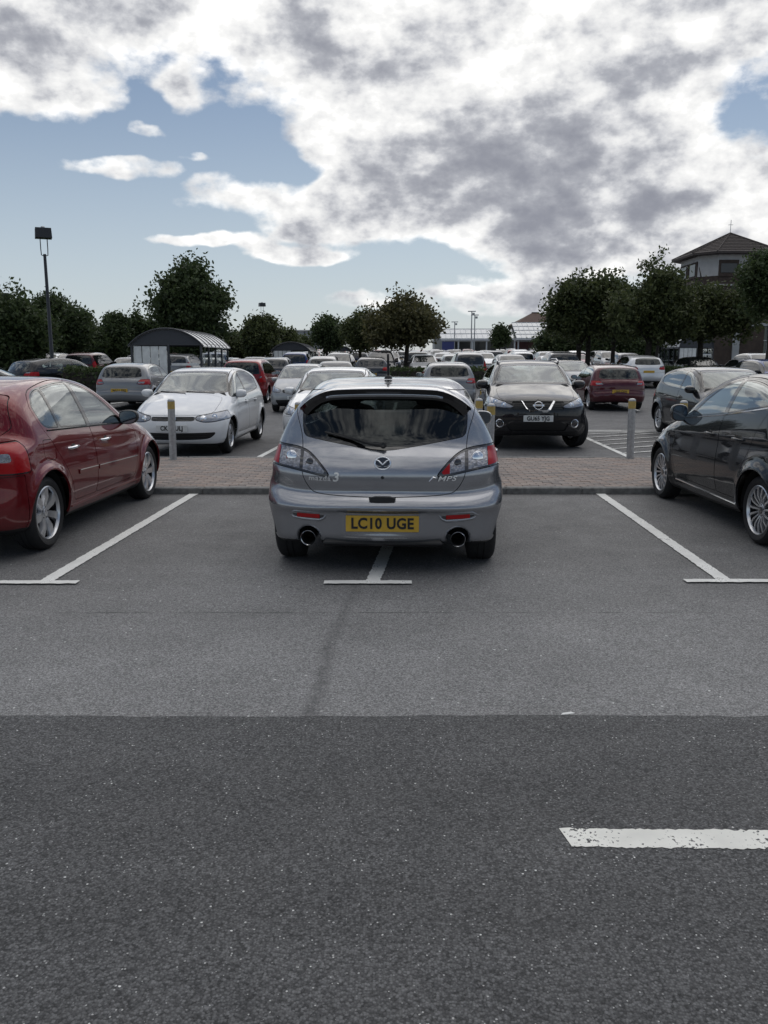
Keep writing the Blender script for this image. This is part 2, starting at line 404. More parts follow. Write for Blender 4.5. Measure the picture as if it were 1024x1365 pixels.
# ------------------------------------------------------------------ ground, road, bays, island
def asphalt(name, dark, light, chip, chip_s, stain=None, wear=.25, speck=.0):
    m = bpy.data.materials.new(name); m.use_nodes = True
    nt = m.node_tree; N = nt.nodes; L = nt.links; b = N['Principled BSDF']
    tc = N.new('ShaderNodeTexCoord'); P = tc.outputs['Object']
    def nz(s, d=4, r=.6):
        n = N.new('ShaderNodeTexNoise'); n.inputs['Scale'].default_value = s; n.inputs['Detail'].default_value = d; n.inputs['Roughness'].default_value = r
        L.new(P, n.inputs['Vector']); return n.outputs['Fac']
    def mr(x, a, b_, c, d_):
        n = N.new('ShaderNodeMapRange'); L.new(x, n.inputs[0]); n.inputs[1].default_value = a; n.inputs[2].default_value = b_; n.inputs[3].default_value = c; n.inputs[4].default_value = d_; return n.outputs[0]
    def mul(a, v):
        n = N.new('ShaderNodeMath'); n.operation = 'MULTIPLY'; L.new(a, n.inputs[0])
        (L.new(v, n.inputs[1]) if not isinstance(v, (int, float)) else setattr(n.inputs[1], 'default_value', v)); return n.outputs[0]
    vo = N.new('ShaderNodeTexVoronoi'); vo.inputs['Scale'].default_value = chip_s; vo.feature = 'F1'
    wn = N.new('ShaderNodeTexNoise'); wn.inputs['Scale'].default_value = chip_s * .9
    L.new(P, wn.inputs['Vector'])
    av = N.new('ShaderNodeVectorMath'); av.operation = 'MULTIPLY_ADD'; L.new(wn.outputs['Color'], av.inputs[0]); av.inputs[1].default_value = (.6 / chip_s,) * 3; L.new(P, av.inputs[2])
    L.new(av.outputs[0], vo.inputs['Vector'])
    sc = N.new('ShaderNodeSeparateColor'); L.new(vo.outputs['Color'], sc.inputs[0])
    base = N.new('ShaderNodeMix'); base.data_type = 'RGBA'; base.inputs['A'].default_value = (*dark, 1); base.inputs['B'].default_value = (*light, 1)
    L.new(mr(sc.outputs[0], .0, 1.0, 0, 1), base.inputs['Factor'])
    # scattered pale chips
    big = mr(sc.outputs[1], 1 - chip, 1 - chip * .55, 0, 1)
    near = mr(vo.outputs['Distance'], .42, .30, 0, 1)
    ch = N.new('ShaderNodeMix'); ch.data_type = 'RGBA'; L.new(mul(big, near), ch.inputs['Factor']); L.new(base.outputs['Result'], ch.inputs['A']); ch.inputs['B'].default_value = (.42, .42, .41, 1)
    vs2 = N.new('ShaderNodeTexVoronoi'); vs2.inputs['Scale'].default_value = chip_s * .42; vs2.feature = 'F1'
    L.new(av.outputs[0], vs2.inputs['Vector'])
    sc2 = N.new('ShaderNodeSeparateColor'); L.new(vs2.outputs['Color'], sc2.inputs[0])
    ch2 = N.new('ShaderNodeMix'); ch2.data_type = 'RGBA'; ch2.inputs['B'].default_value = (.75, .75, .73, 1)
    rad = N.new('ShaderNodeMath'); rad.operation = 'MULTIPLY_ADD'; L.new(sc2.outputs[2], rad.inputs[0]); rad.inputs[1].default_value = .26; rad.inputs[2].default_value = .10
    lt = N.new('ShaderNodeMath'); lt.operation = 'LESS_THAN'; L.new(vs2.outputs['Distance'], lt.inputs[0]); L.new(rad.outputs[0], lt.inputs[1])
    L.new(mul(mr(sc2.outputs[1], 1 - speck, 1 - speck * .8, 0, 1), lt.outputs[0]), ch2.inputs['Factor']); L.new(ch.outputs['Result'], ch2.inputs['A'])
    ch = ch2
    # gaps between chips, broad tone changes
    gap = mr(vo.outputs['Distance'], .35, .75, 1, .55)
    tone = mr(nz(.9, 6, .65), .3, .7, 1 - wear, 1 + wear)
    fine = mr(nz(55, 3), .3, .7, .82, 1.18)
    mx = N.new('ShaderNodeMix'); mx.data_type = 'RGBA'; mx.blend_type = 'MULTIPLY'; mx.inputs['Factor'].default_value = 1
    L.new(ch.outputs['Result'], mx.inputs['A']); L.new(mul(mul(gap, tone), fine), mx.inputs['B'])
    col = mx.outputs['Result']
    if stain: col = stain(N, L, P, col, nz, mr, mul)
    L.new(col, b.inputs['Base Color'])
    L.new(mr(nz(3, 4), .3, .7, .62, .80), b.inputs['Roughness'])
    b.inputs['Specular IOR Level'].default_value = .35
    h = N.new('ShaderNodeMath'); h.operation = 'ADD'; L.new(mul(vo.outputs['Distance'], -1.0), h.inputs[0]); L.new(mul(nz(chip_s * 2, 3), .5), h.inputs[1])
    bp = N.new('ShaderNodeBump'); bp.inputs['Strength'].default_value = .55; bp.inputs['Distance'].default_value = .004
    L.new(h.outputs[0], bp.inputs['Height']); L.new(bp.outputs[0], b.inputs['Normal'])
    return m

def bay_stain_shade(N, L, P, col, nz, mr, mul):
    sp = N.new('ShaderNodeSeparateXYZ'); L.new(P, sp.inputs[0])
    def dark(col, fac, c):
        n = N.new('ShaderNodeMix'); n.data_type = 'RGBA'; L.new(fac, n.inputs['Factor']); L.new(col, n.inputs['A']); n.inputs['B'].default_value = (*c, 1); return n.outputs['Result']
    def math_(op, a, b, c=None):
        n = N.new('ShaderNodeMath'); n.operation = op
        for i, v in enumerate((a, b, c)):
            if v is None: continue
            if isinstance(v, (int, float)): n.inputs[i].default_value = v
            else: L.new(v, n.inputs[i])
        return n.outputs[0]
    # tyre streak from the dark road up towards the middle bay
    wob = math_('MULTIPLY', math_('SUBTRACT', nz(1.5, 3), .5), .10)
    xc = math_('MULTIPLY_ADD', math_('SUBTRACT', sp.outputs[1], 3.6), .055, -.345)
    dx = math_('ABSOLUTE', math_('ADD', math_('SUBTRACT', sp.outputs[0], xc), wob), 0)
    s = mul(mul(mr(dx, .062, .0, 0, 1), mr(sp.outputs[1], 6.2, 4.0, .25, 1)), mr(nz(16, 6), .3, .65, .25, .62))
    col = dark(col, s, (.035, .035, .037))
    # shade and wear near the parked cars painted into the bays; drips and scuffs
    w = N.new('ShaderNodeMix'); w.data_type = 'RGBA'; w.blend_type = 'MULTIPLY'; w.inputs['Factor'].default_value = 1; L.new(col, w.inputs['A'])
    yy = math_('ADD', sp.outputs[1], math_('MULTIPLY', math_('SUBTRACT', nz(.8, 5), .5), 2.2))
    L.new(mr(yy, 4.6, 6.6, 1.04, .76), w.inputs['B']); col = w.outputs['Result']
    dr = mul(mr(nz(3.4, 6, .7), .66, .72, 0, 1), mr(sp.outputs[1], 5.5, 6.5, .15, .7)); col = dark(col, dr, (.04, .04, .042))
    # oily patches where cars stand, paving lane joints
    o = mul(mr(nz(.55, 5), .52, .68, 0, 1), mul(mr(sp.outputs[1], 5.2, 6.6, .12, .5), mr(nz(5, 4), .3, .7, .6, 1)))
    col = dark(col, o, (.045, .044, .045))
    j = math_('ABSOLUTE', math_('ADD', math_('SUBTRACT', sp.outputs[1], 5.12), math_('MULTIPLY', math_('SUBTRACT', nz(2, 4), .5), .05)), 0)
    col = dark(col, mul(mr(j, .018, .004, 0, .55), mr(nz(3, 4), .42, .58, 0, 1)), (.03, .03, .03))
    return col

def road_wear(N, L, P, col, nz, mr, mul):
    sp = N.new('ShaderNodeMapping'); L.new(P, sp.inputs[0]); sp.inputs['Scale'].default_value = (.12, 1.5, 1)
    n = N.new('ShaderNodeTexNoise'); n.inputs['Scale'].default_value = 1.3; n.inputs['Detail'].default_value = 5; L.new(sp.outputs[0], n.inputs['Vector'])
    w = N.new('ShaderNodeMix'); w.data_type = 'RGBA'; w.blend_type = 'MULTIPLY'; w.inputs['Factor'].default_value = 1; L.new(col, w.inputs['A']); L.new(mr(n.outputs['Fac'], .3, .7, .86, 1.14), w.inputs['B'])
    return w.outputs['Result']
M_ASPH_FAR = asphalt('asphalt_car_park', (.085, .085, .088), (.17, .17, .172), .02, 60)
M_ASPH_ROAD = asphalt('asphalt_road', (.038, .0385, .040), (.150, .151, .153), .030, 135, road_wear, .10, .036)
M_ASPH_BAY = asphalt('asphalt_bays', (.145, .145, .146), (.325, .324, .323), .02, 130, bay_stain_shade, .16, .010)
M_KERB = mat('kerb_concrete', (.17, .17, .165), .8, noise=.35, nscale=14, bump=.3, bscale=120)
M_SAND = mat('joint_sand', (.09, .08, .07), .95, noise=.3, nscale=30)

def sheet(name, x0, x1, y0, y1, z, m, nx=1, ny=1):
    b = MB()
    xs = np.linspace(x0, x1, nx + 1); ys = np.linspace(y0, y1, ny + 1)
    vs_ = [(x, y, z) for y in ys for x in xs]
    fs_ = [(j * (nx + 1) + i, j * (nx + 1) + i + 1, (j + 1) * (nx + 1) + i + 1, (j + 1) * (nx + 1) + i) for j in range(ny) for i in range(nx)]
    b.add(vs_, fs_)
    return tag(b.build(name, m), kind='structure')

KERB_Y0, KERB_Y1, KERB_H = 9.86, 13.10, .075
b = MB(); ys_g = [-300, 24] + list(np.linspace(30, 150, 9)) + [3000]; vs_ = []
for y in ys_g: vs_ += [(-1800, y, gz(y) - .012), (1800, y, gz(y) - .012)]
b.add(vs_, [(2 * i, 2 * i + 1, 2 * i + 3, 2 * i + 2) for i in range(len(ys_g) - 1)])
tag(b.build('car_park_ground', M_ASPH_FAR), kind='structure')
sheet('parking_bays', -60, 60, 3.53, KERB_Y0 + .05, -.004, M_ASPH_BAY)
# the darker road surface, its edge slightly ragged
b = MB(); xs = np.linspace(-40, 40, 801); vs_ = []
rg = np.random.default_rng(3)
for x in xs: vs_ += [(x, -60, .004), (x, 3.535 + rg.normal(0, .004) + .006 * math.sin(x * 2.3), .004)]
fs_ = [(2 * i, 2 * i + 2, 2 * i + 3, 2 * i + 1) for i in range(800)]
b.add(vs_, fs_)
for i in range(800): b.add([vs_[2 * i + 1], vs_[2 * i + 3], (vs_[2 * i + 3][0], vs_[2 * i + 3][1], -.01), (vs_[2 * i + 1][0], vs_[2 * i + 1][1], -.01)], [(0, 1, 2, 3)])
tag(b.build('road', M_ASPH_ROAD), kind='structure')

def line_mat(name, worn, col=(.80, .80, .77)):
    m = bpy.data.materials.new(name); m.use_nodes = True
    nt = m.node_tree; N = nt.nodes; L = nt.links; b = N['Principled BSDF']
    tc = N.new('ShaderNodeTexCoord')
    n1 = N.new('ShaderNodeTexNoise'); n1.inputs['Scale'].default_value = 85; n1.inputs['Detail'].default_value = 4; L.new(tc.outputs['Object'], n1.inputs['Vector'])
    n2 = N.new('ShaderNodeTexNoise'); n2.inputs['Scale'].default_value = 5; n2.inputs['Detail'].default_value = 5; L.new(tc.outputs['Object'], n2.inputs['Vector'])
    ad = N.new('ShaderNodeMath'); ad.operation = 'MULTIPLY_ADD'; ad.inputs[1].default_value = .55; L.new(n2.outputs['Fac'], ad.inputs[0]); L.new(n1.outputs['Fac'], ad.inputs[2])
    r = N.new('ShaderNodeMapRange'); r.inputs[1].default_value = worn; r.inputs[2].default_value = worn + .05; L.new(ad.outputs[0], r.inputs[0])
    tn = N.new('ShaderNodeMapRange'); tn.inputs[1].default_value = .3; tn.inputs[2].default_value = .7; tn.inputs[3].default_value = .80; tn.inputs[4].default_value = 1.0; L.new(n2.outputs['Fac'], tn.inputs[0])
    wt = N.new('ShaderNodeMix'); wt.data_type = 'RGBA'; wt.blend_type = 'MULTIPLY'; wt.inputs['Factor'].default_value = 1; wt.inputs['A'].default_value = (*col, 1); L.new(tn.outputs[0], wt.inputs['B'])
    mx = N.new('ShaderNodeMix'); mx.data_type = 'RGBA'; L.new(r.outputs[0], mx.inputs['Factor']); mx.inputs['B'].default_value = (.06, .06, .062, 1); L.new(wt.outputs['Result'], mx.inputs['A'])
    L.new(mx.outputs['Result'], b.inputs['Base Color']); b.inputs['Roughness'].default_value = .75
    return m
M_LINE = line_mat('white_line_paint', .94)
M_LINE_WORN = line_mat('white_line_paint_worn', .80)
M_LINE_DASH = line_mat('white_road_paint', .925, (.82, .81, .75))

def painted_line(p0, p1, w, z=.004, m=None, name='painted_line', rough=.003, seed=0):
    rr = np.random.default_rng(seed + int(abs(p0[0] * 977 + p0[1] * 131 + p1[0] * 17) * 10))
    p0, p1 = np.array(p0[:2]), np.array(p1[:2]); Ld = np.linalg.norm(p1 - p0); n = max(2, min(160, int(Ld / .03)))
    t = (p1 - p0) / Ld; s = np.array([-t[1], t[0]]); vs_, fs_ = [], []
    for i in range(n + 1):
        c = p0 + (p1 - p0) * i / n
        for sd in (-1, 1):
            e = c + s * sd * (w / 2 + rr.normal(0, rough)); vs_.append((e[0], e[1], z))
    fs_ = [(2 * i, 2 * i + 1, 2 * i + 3, 2 * i + 2) for i in range(n)]
    b = MB(); b.add(vs_, fs_)
    return tag(b.build(name, m or M_LINE), kind='structure')

G = ground
# bay lines with their cross bars
for (a, c) in (((58, 777), (262, 656.5)), ((968, 775), (797, 656.0)), ((497, 776), (547, 657.5))):
    A, C = G(*a), G(*c); painted_line(A, C, .105)
for (a, c) in (((-60, 777), (104, 777)), ((432, 777), (549, 777)), ((913, 775), (1090, 775))):
    A, C = G(*a), G(*c); painted_line(A, (C[0], A[1]), .085, .008)
# further bay lines of this row, outside the picture
for X in (-5.6, 6.0, -8.0, 8.4):
    painted_line((X, 5.75), (X + .12, KERB_Y0 - .02), .105)
# centre dash of the road
b = MB(); A = G(740, 1106, .004); n = 150; vs_ = []; rg = np.random.default_rng(11)
for i in range(n + 1):
    x = .60 + 2.0 * i / n; yt = 2.615 - .018 * (x - .6); yb = 2.505 - .022 * (x - .6)
    if i == 0: vs_ += [(x + .025, yb, .0062), (x + .004, yt, .0062)]
    else: vs_ += [(x + .03, yb + rg.normal(0, .003), .0062), (x + .03, yt + rg.normal(0, .0035), .0062)]
b.add(vs_, [(2 * i, 2 * i + 2, 2 * i + 3, 2 * i + 1) for i in range(n)])
tag(b.build('road_dash', M_LINE_DASH), kind='structure')
for X in (-4.4, -8.4, 5.6):
    painted_line((X, 2.56), (X + 2, 2.55), .11, .010, M_LINE_DASH, 'road_dash')
# bays across the island and the hatched space beside the crossover
for (a, c) in (((344, 609.5), (385, 588)),):
    painted_line(G(*a), G(*c), .10, -.006)
for X in (-5.9, -8.3, 1.35):
    painted_line((X, 13.2), (X + .18, 18.3), .10, -.006)
hx0, hx1, hy0, hy1 = 4.08, 6.0, 13.45, 18.6
for (p, q) in (((hx0, hy0), (hx0 + .15, hy1)), ((hx1, hy0), (hx1 + .15, hy1)), ((hx0 - .05, hy0), (hx1 + .05, hy0)), ((hx0 + .1, hy1), (hx1 + .2, hy1))):
    painted_line(p, q, .10, -.006)
for k in range(7):
    y = hy0 + .1 + k * .72
    painted_line((hx0 + .06, y), (hx1 + .05, min(y + 1.1, hy1 - .02)), .09, -.002, M_LINE_WORN)
painted_line((2.8, 19.0), (9.5, 19.0), .10, -.006); painted_line((4.5, 18.0 + .9), (5.4, 18.9), .09, -.002)
for X in (8.4, 10.8): painted_line((X, 13.2), (X + .15, 18.4), .10, -.006)
for k in range(-9, 12):
    painted_line((k * 2.45 + .3, 25.0), (k * 2.45 + .45, 29.9), .10, gz(27.5) + .03)

# the block-paved island: kerb stones, paving bricks
isl = tag(empty('paved_island', (0, KERB_Y0, 0)), kind='structure')
kb = MB(); kb.box((0, .0625, KERB_H / 2 - .03), (.908, .125, KERB_H + .06), bev=.012); kme = kb.mesh('kerb_stone', M_KERB)
kb = MB(); kb.box((0, .0625, KERB_H / 2 - .03), (.908, .125, KERB_H + .06), bev=.012)
sl = MB()
for k in range(16):
    sl.box((-.40 + .053 * k, -.001, .042), (.026, .012, .036))
sme = sl.mesh('drain_slots', M_LINER)
for row, yy in ((0, 0.0), (1, KERB_Y1 - KERB_Y0 - .125)):
    for i in range(-12, 12):
        k = link('kerb_stone', kme, isl, (i * .915 + .1, yy + rng.normal(0, .0015), rng.normal(0, .002)))
        if row == 0 and i == 1:
            link('drain_slots', sme, k)
bed = MB(); bed.box((0, (KERB_Y1 - KERB_Y0) / 2, KERB_H / 2 - .045), (22, KERB_Y1 - KERB_Y0 - .02, KERB_H - .012 + .06 - .002)); bed.build('sand_bed', M_SAND, isl)
def brick_mat():
    m = mat('paving_brick', (.26, .232, .215), .85, noise=.22, nscale=60, bump=.3, bscale=150)
    nt = m.node_tree; N = nt.nodes; L = nt.links; b = N['Principled BSDF']
    src = b.inputs['Base Color'].links[0].from_socket
    oi = N.new('ShaderNodeObjectInfo'); ge = N.new('ShaderNodeNewGeometry')
    ad = N.new('ShaderNodeMath'); ad.operation = 'ADD'; L.new(oi.outputs['Random'], ad.inputs[0]); L.new(ge.outputs['Random Per Island'], ad.inputs[1])
    fr = N.new('ShaderNodeMath'); fr.operation = 'FRACT'; L.new(ad.outputs[0], fr.inputs[0])
    rp = N.new('ShaderNodeValToRGB'); L.new(fr.outputs[0], rp.inputs[0])
    cr = rp.color_ramp; cr.elements[0].color = (.84, .83, .83, 1); cr.elements[1].color = (1.16, 1.12, 1.08, 1)
    e = cr.elements.new(.45); e.color = (.98, .94, .92, 1); e = cr.elements.new(.75); e.color = (1.12, .98, .9, 1)
    tc = N.new('ShaderNodeTexCoord'); mx = N.new('ShaderNodeMix'); mx.data_type = 'RGBA'; mx.blend_type = 'MULTIPLY'; mx.inputs['Factor'].default_value = 1
    L.new(src, mx.inputs['A']); L.new(rp.outputs[0], mx.inputs['B']); L.new(mx.outputs['Result'], b.inputs['Base Color'])
    return m
M_BRICK = brick_mat()
bb = MB(); bb.box((0, 0, -.02), (.194, .094, .05), bev=.005); bme = bb.mesh('brick', M_BRICK)
pos = []
ny = int((KERB_Y1 - KERB_Y0 - .25) / .1)
for r_ in range(ny):
    y = .125 + .05 + (KERB_Y1 - KERB_Y0 - .25) * (r_ + .5) / ny - .05
    for c_ in range(-50, 51):
        pos.append((c_ * .2 + (.1 if r_ % 2 else 0), y))
def gap_seen(p):
    X, Y = p[0], p[1] + KERB_Y0
    u = 512 + 1104 * X / Y
    return 205 < u < 368 or 668 < u < 872
pos.sort(key=lambda p: (not gap_seen(p), p[1]))
for (x, y) in pos[:300]:
    o = link('brick', bme, isl, (x, y, KERB_H - .008 + rng.normal(0, .0016))); o.rotation_euler = (rng.normal(0, .006), rng.normal(0, .004), rng.normal(0, .008))
rest = MB()
for (x, y) in pos[300:]:
    rest.box((x, y, KERB_H - .028 + rng.normal(0, .0016)), (.194, .094, .05), rng.normal(0, .008), bev=.004)
tag(rest.build('paving_bricks', M_BRICK, isl), kind='stuff')

# ------------------------------------------------------------------ bollards
M_STEEL = mat('brushed_steel', (.40, .405, .41), .42, .6, noise=.18, nscale=25)
M_YBAND = mat('yellow_band', (.42, .30, .085), .5, noise=.15, nscale=30)
def bollard_proto():
    r = empty('bollard')
    b = MB(); b.lathe([(.055, 0), (.055, .78)], (0, 0, 0), 'z', 24, caps=False); b.build('post', M_STEEL, r, smooth=40)
    b = MB(); b.lathe([(.0565, .78), (.0565, .895)], (0, 0, 0), 'z', 24, caps=False); b.build('yellow_band', M_YBAND, r, smooth=40)
    b = MB(); b.lathe([(.055, .895), (.055, .905), (.048, .922), (.03, .932), (.0001, .936)], (0, 0, 0), 'z', 24); b.build('cap', M_STEEL, r, smooth=40)
    b = MB(); b.lathe([(.075, 0), (.072, .006), (.056, .008)], (0, 0, 0), 'z', 24); b.build('base_collar', M_KERB, r)
    return r
bp_ = bollard_proto()
BOLL = [((231, 612), 'steel bollard with a yellow band, in front of the white small hatchback'),
        ((397, 622), 'steel bollard whose yellow band shows left of the silver hatchback'),
        ((652, 627), 'steel bollard just behind the silver hatchback\'s right door mirror'),
        ((637, 610), 'steel bollard at the back of the island, left of the black crossover'),
        ((840, 609), 'steel bollard with a yellow band, in front of the hatched space'),
        ((906, 617), 'steel bollard mostly hidden behind the black hatchback\'s door mirror')]
for i, (p, lb) in enumerate(BOLL):
    o = bp_ if i == 0 else copy_tree(bp_)
    X, Y = G(p[0], p[1], KERB_H)
    Y = min(Y, KERB_Y1 - .2)
    X = (p[0] - 512) / FPX * (Y * math.cos(PITCH) + 1.5 * math.sin(PITCH))
    o.location = (X, Y, KERB_H - .008); o.rotation_euler = (R(rng.normal(0, .8)), R(rng.normal(0, .8)), rng.uniform(0, 6))
    tag(o, lb, 'bollard', 'steel bollards on the paved island')
# a scrap of white litter on the joint between the two surfaces
b = MB(); X, Y = G(757, 953)
b.add([(-.034, -.010, .006), (.0, -.012, .010), (.036, .006, .007), (.016, .012, .011), (-.022, .006, .008), (0, 0, .013)], [(0, 1, 5), (1, 2, 5), (2, 3, 5), (3, 4, 5), (4, 0, 5)])
tag(b.build('litter', mat('white_paper', (.75, .75, .73), .7), None, (X, Y, 0)), 'scrap of white litter lying where the dark road meets the bays', 'litter')
# ------------------------------------------------------------------ car bodies: a smooth volume, meshed, then cut into panels
def chaikin(P, it=3, closed=True):
    P = np.asarray(P, float)
    for _ in range(it):
        Q = np.roll(P, -1, 0) if closed else P[1:]
        A = P if closed else P[:-1]
        n = np.empty((len(A) * 2, 2)); n[0::2] = .75 * A + .25 * Q; n[1::2] = .25 * A + .75 * Q
        P = n if closed else np.vstack([P[:1], n, P[-1:]])
    return P

def poly_sdf(P, x, y):
    """signed distance to a closed polygon, negative inside"""
    P = np.asarray(P, float); x = np.asarray(x, float); y = np.asarray(y, float)
    d = np.full(x.shape, 1e9); ins = np.zeros(x.shape, bool)
    n = len(P)
    for i in range(n):
        ax, ay = P[i]; bx, by = P[(i + 1) % n]
        ex, ey = bx - ax, by - ay
        wx, wy = x - ax, y - ay
        t = np.clip((wx * ex + wy * ey) / (ex * ex + ey * ey + 1e-12), 0, 1)
        d = np.minimum(d, (wx - ex * t) ** 2 + (wy - ey * t) ** 2)
        c = (ay <= y) != (by <= y)
        if ey != 0:
            ins ^= c & (x < ax + ex * (y - ay) / ey)
    d = np.sqrt(d)
    return np.where(ins, -d, d)

def smax(a, b, k):
    h = np.maximum(k - np.abs(a - b), 0) / k
    return np.maximum(a, b) + h * h * k * .25

def curve(pts):
    """smooth monotone-ish cubic through (u, v) points"""
    p = np.asarray(pts, float); u, v = p[:, 0], p[:, 1]
    if len(u) == 1: return lambda q: np.full(np.shape(q), v[0])
    h = np.diff(u); s = np.diff(v) / h
    m = np.zeros(len(u)); m[0], m[-1] = s[0], s[-1]
    for i in range(1, len(u) - 1):
        if s[i - 1] * s[i] > 0:
            w1, w2 = 2 * h[i] + h[i - 1], h[i] + 2 * h[i - 1]
            m[i] = (w1 + w2) / (w1 / s[i - 1] + w2 / s[i])
    def f(q):
        q = np.clip(np.asarray(q, float), u[0], u[-1])
        i = np.clip(np.searchsorted(u, q) - 1, 0, len(u) - 2)
        t = (q - u[i]) / h[i]; t2, t3 = t * t, t * t * t
        return (2 * t3 - 3 * t2 + 1) * v[i] + (t3 - 2 * t2 + t) * h[i] * m[i] + (-2 * t3 + 3 * t2) * v[i + 1] + (t3 - t2) * h[i] * m[i + 1]
    return f

class Panel:
    def __init__(s, V, N, F): s.V, s.N, s.F = V, N, F
    def split(s, g):
        """cut by a scalar per vertex -> (inside g<0, outside)"""
        V, N, F = s.V, s.N, s.F
        if len(F) == 0: return Panel(V, N, F), Panel(V, N, F)
        gi = g[F]; neg = gi < 0; c = neg.sum(1)
        fin, fout = [F[c == 3]], [F[c == 0]]
        nv, nn = [V], [N]; base = len(V)
        for cnt in (1, 2):
            S = F[c == cnt]
            if len(S) == 0: continue
            sn = g[S] < 0
            lone = np.argmax(sn if cnt == 1 else ~sn, 1)
            r = np.arange(len(S))
            a, b, d = S[r, lone], S[r, (lone + 1) % 3], S[r, (lone + 2) % 3]
            def cut(p, q):
                t = np.clip(g[p] / (g[p] - g[q] + 1e-15), 0.0, 1.0)[:, None]
                n = N[p] + (N[q] - N[p]) * t
                return V[p] + (V[q] - V[p]) * t, n / (np.linalg.norm(n, axis=1, keepdims=True) + 1e-9)
            p1, n1 = cut(a, b); p2, n2 = cut(a, d)
            i1 = base + r; i2 = base + len(S) + r; base += 2 * len(S)
            nv += [p1, p2]; nn += [n1, n2]
            tip = np.stack([a, i1, i2], 1)
            rest = np.vstack([np.stack([i1, b, d], 1), np.stack([i1, d, i2], 1)])
            (fin if cnt == 1 else fout).append(tip)
            (fout if cnt == 1 else fin).append(rest)
        V2, N2 = np.vstack(nv), np.vstack(nn)
        return Panel(V2, N2, np.vstack(fin)).pack(), Panel(V2, N2, np.vstack(fout)).pack()
    def pack(s):
        if len(s.F) == 0: return Panel(np.zeros((0, 3)), np.zeros((0, 3)), np.zeros((0, 3), int))
        # weld the vertices that cuts have doubled
        u = np.unique(s.F); V = s.V[u]; key = np.round(V * 5e4).astype(np.int64)
        _, first, inv = np.unique(key, axis=0, return_index=True, return_inverse=True)
        inv = inv.ravel()
        mp = np.zeros(len(s.V), int); mp[u] = inv
        F = mp[s.F]
        ok = (F[:, 0] != F[:, 1]) & (F[:, 1] != F[:, 2]) & (F[:, 0] != F[:, 2])
        return Panel(V[first], s.N[u][first], F[ok])
    def cutf(s, fn):
        return s.split(fn(s.V, s.N))
    def moved(s, d):
        return Panel(s.V + s.N * d, s.N, s.F)
    def join(s, o):
        return Panel(np.vstack([s.V, o.V]), np.vstack([s.N, o.N]), np.vstack([s.F, o.F + len(s.V)]))
    def lip(s, depth):
        """returned edges along every open border, so that a panel has thickness"""
        if len(s.F) == 0: return s
        E = np.vstack([s.F[:, [0, 1]], s.F[:, [1, 2]], s.F[:, [2, 0]]])
        k = np.sort(E, 1); _, inv, cnt = np.unique(k, axis=0, return_inverse=True, return_counts=True)
        b = E[cnt[inv.ravel()] == 1]
        if len(b) == 0: return s
        A, B = s.V[b[:, 0]], s.V[b[:, 1]]; NA, NB = s.N[b[:, 0]], s.N[b[:, 1]]
        out = np.cross(B - A, NA); out /= np.linalg.norm(out, axis=1, keepdims=True) + 1e-9
        n0 = len(s.V); m = len(b); r = np.arange(m)
        V = np.vstack([s.V, A, B, B - NB * depth, A - NA * depth]); N = np.vstack([s.N, out, out, out, out])
        q = n0 + r
        F = np.vstack([s.F, np.stack([q + m, q, q + 3 * m], 1), np.stack([q + m, q + 3 * m, q + 2 * m], 1)])
        return Panel(V, N, F)
    def mesh(s, name, m):
        return np_mesh(name, s.V, s.F, m, None, s.N)
    def build(s, name, m, parent):
        return link(name, s.mesh(name, m), parent)

def surface_nets(f3, lo, hi, h):
    """quads around f = 0; f3(x, y, z) vectorised; grid symmetric about x = 0"""
    xs = np.arange(0, hi[0] + h, h); ys = np.arange(lo[1], hi[1] + h, h); zs = np.arange(lo[2], hi[2] + h, h)
    X, Y, Z = np.meshgrid(xs, ys, zs, indexing='ij')
    v = f3(X, Y, Z)
    v = np.concatenate([v[:0:-1], v], 0)
    xs = np.concatenate([-xs[:0:-1], xs])
    nx, ny, nz = v.shape
    s = v < 0
    c = [s[i:nx - 1 + i, j:ny - 1 + j, k:nz - 1 + k] for i in (0, 1) for j in (0, 1) for k in (0, 1)]
    tot = sum(a.astype(np.int8) for a in c)
    act = (tot > 0) & (tot < 8)
    idx = -np.ones(act.shape, int); idx[act] = np.arange(act.sum())
    I, J, K = np.nonzero(act)
    acc = np.zeros((len(I), 3)); n = np.zeros(len(I))
    cr = [(i, j, k) for i in (0, 1) for j in (0, 1) for k in (0, 1)]
    for a in range(8):
        for b in range(a + 1, 8):
            d = sum(abs(p - q) for p, q in zip(cr[a], cr[b]))
            if d != 1: continue
            va = v[I + cr[a][0], J + cr[a][1], K + cr[a][2]]; vb = v[I + cr[b][0], J + cr[b][1], K + cr[b][2]]
            x = (va < 0) != (vb < 0)
            t = np.where(x, va / (va - vb + 1e-15), 0)[:, None]
            p = np.array(cr[a]) + (np.array(cr[b]) - np.array(cr[a])) * t
            acc += p * x[:, None]; n += x
    V = (np.stack([I, J, K], 1) + acc / n[:, None]) * h + np.array([xs[0], ys[0], zs[0]])
    Q = []
    for ax in range(3):
        sl = [slice(None)] * 3; sl2 = list(sl); sl[ax] = slice(0, -1); sl2[ax] = slice(1, None)
        e = s[tuple(sl)] != s[tuple(sl2)]
        o1, o2 = [(1, 2), (2, 0), (0, 1)][ax]
        P = np.argwhere(e)
        ok = (P[:, o1] > 0) & (P[:, o2] > 0) & (P[:, o1] < v.shape[o1] - 1) & (P[:, o2] < v.shape[o2] - 1)
        P = P[ok]
        fl = s[tuple(P.T)]
        d1 = np.zeros(3, int); d1[o1] = 1; d2 = np.zeros(3, int); d2[o2] = 1
        q = np.stack([idx[tuple((P - d1 - d2).T)], idx[tuple((P - d2).T)], idx[tuple(P.T)], idx[tuple((P - d1).T)]], 1)
        q[~fl] = q[~fl][:, ::-1]
        Q.append(q)
    Q = np.vstack(Q)
    return V, Q

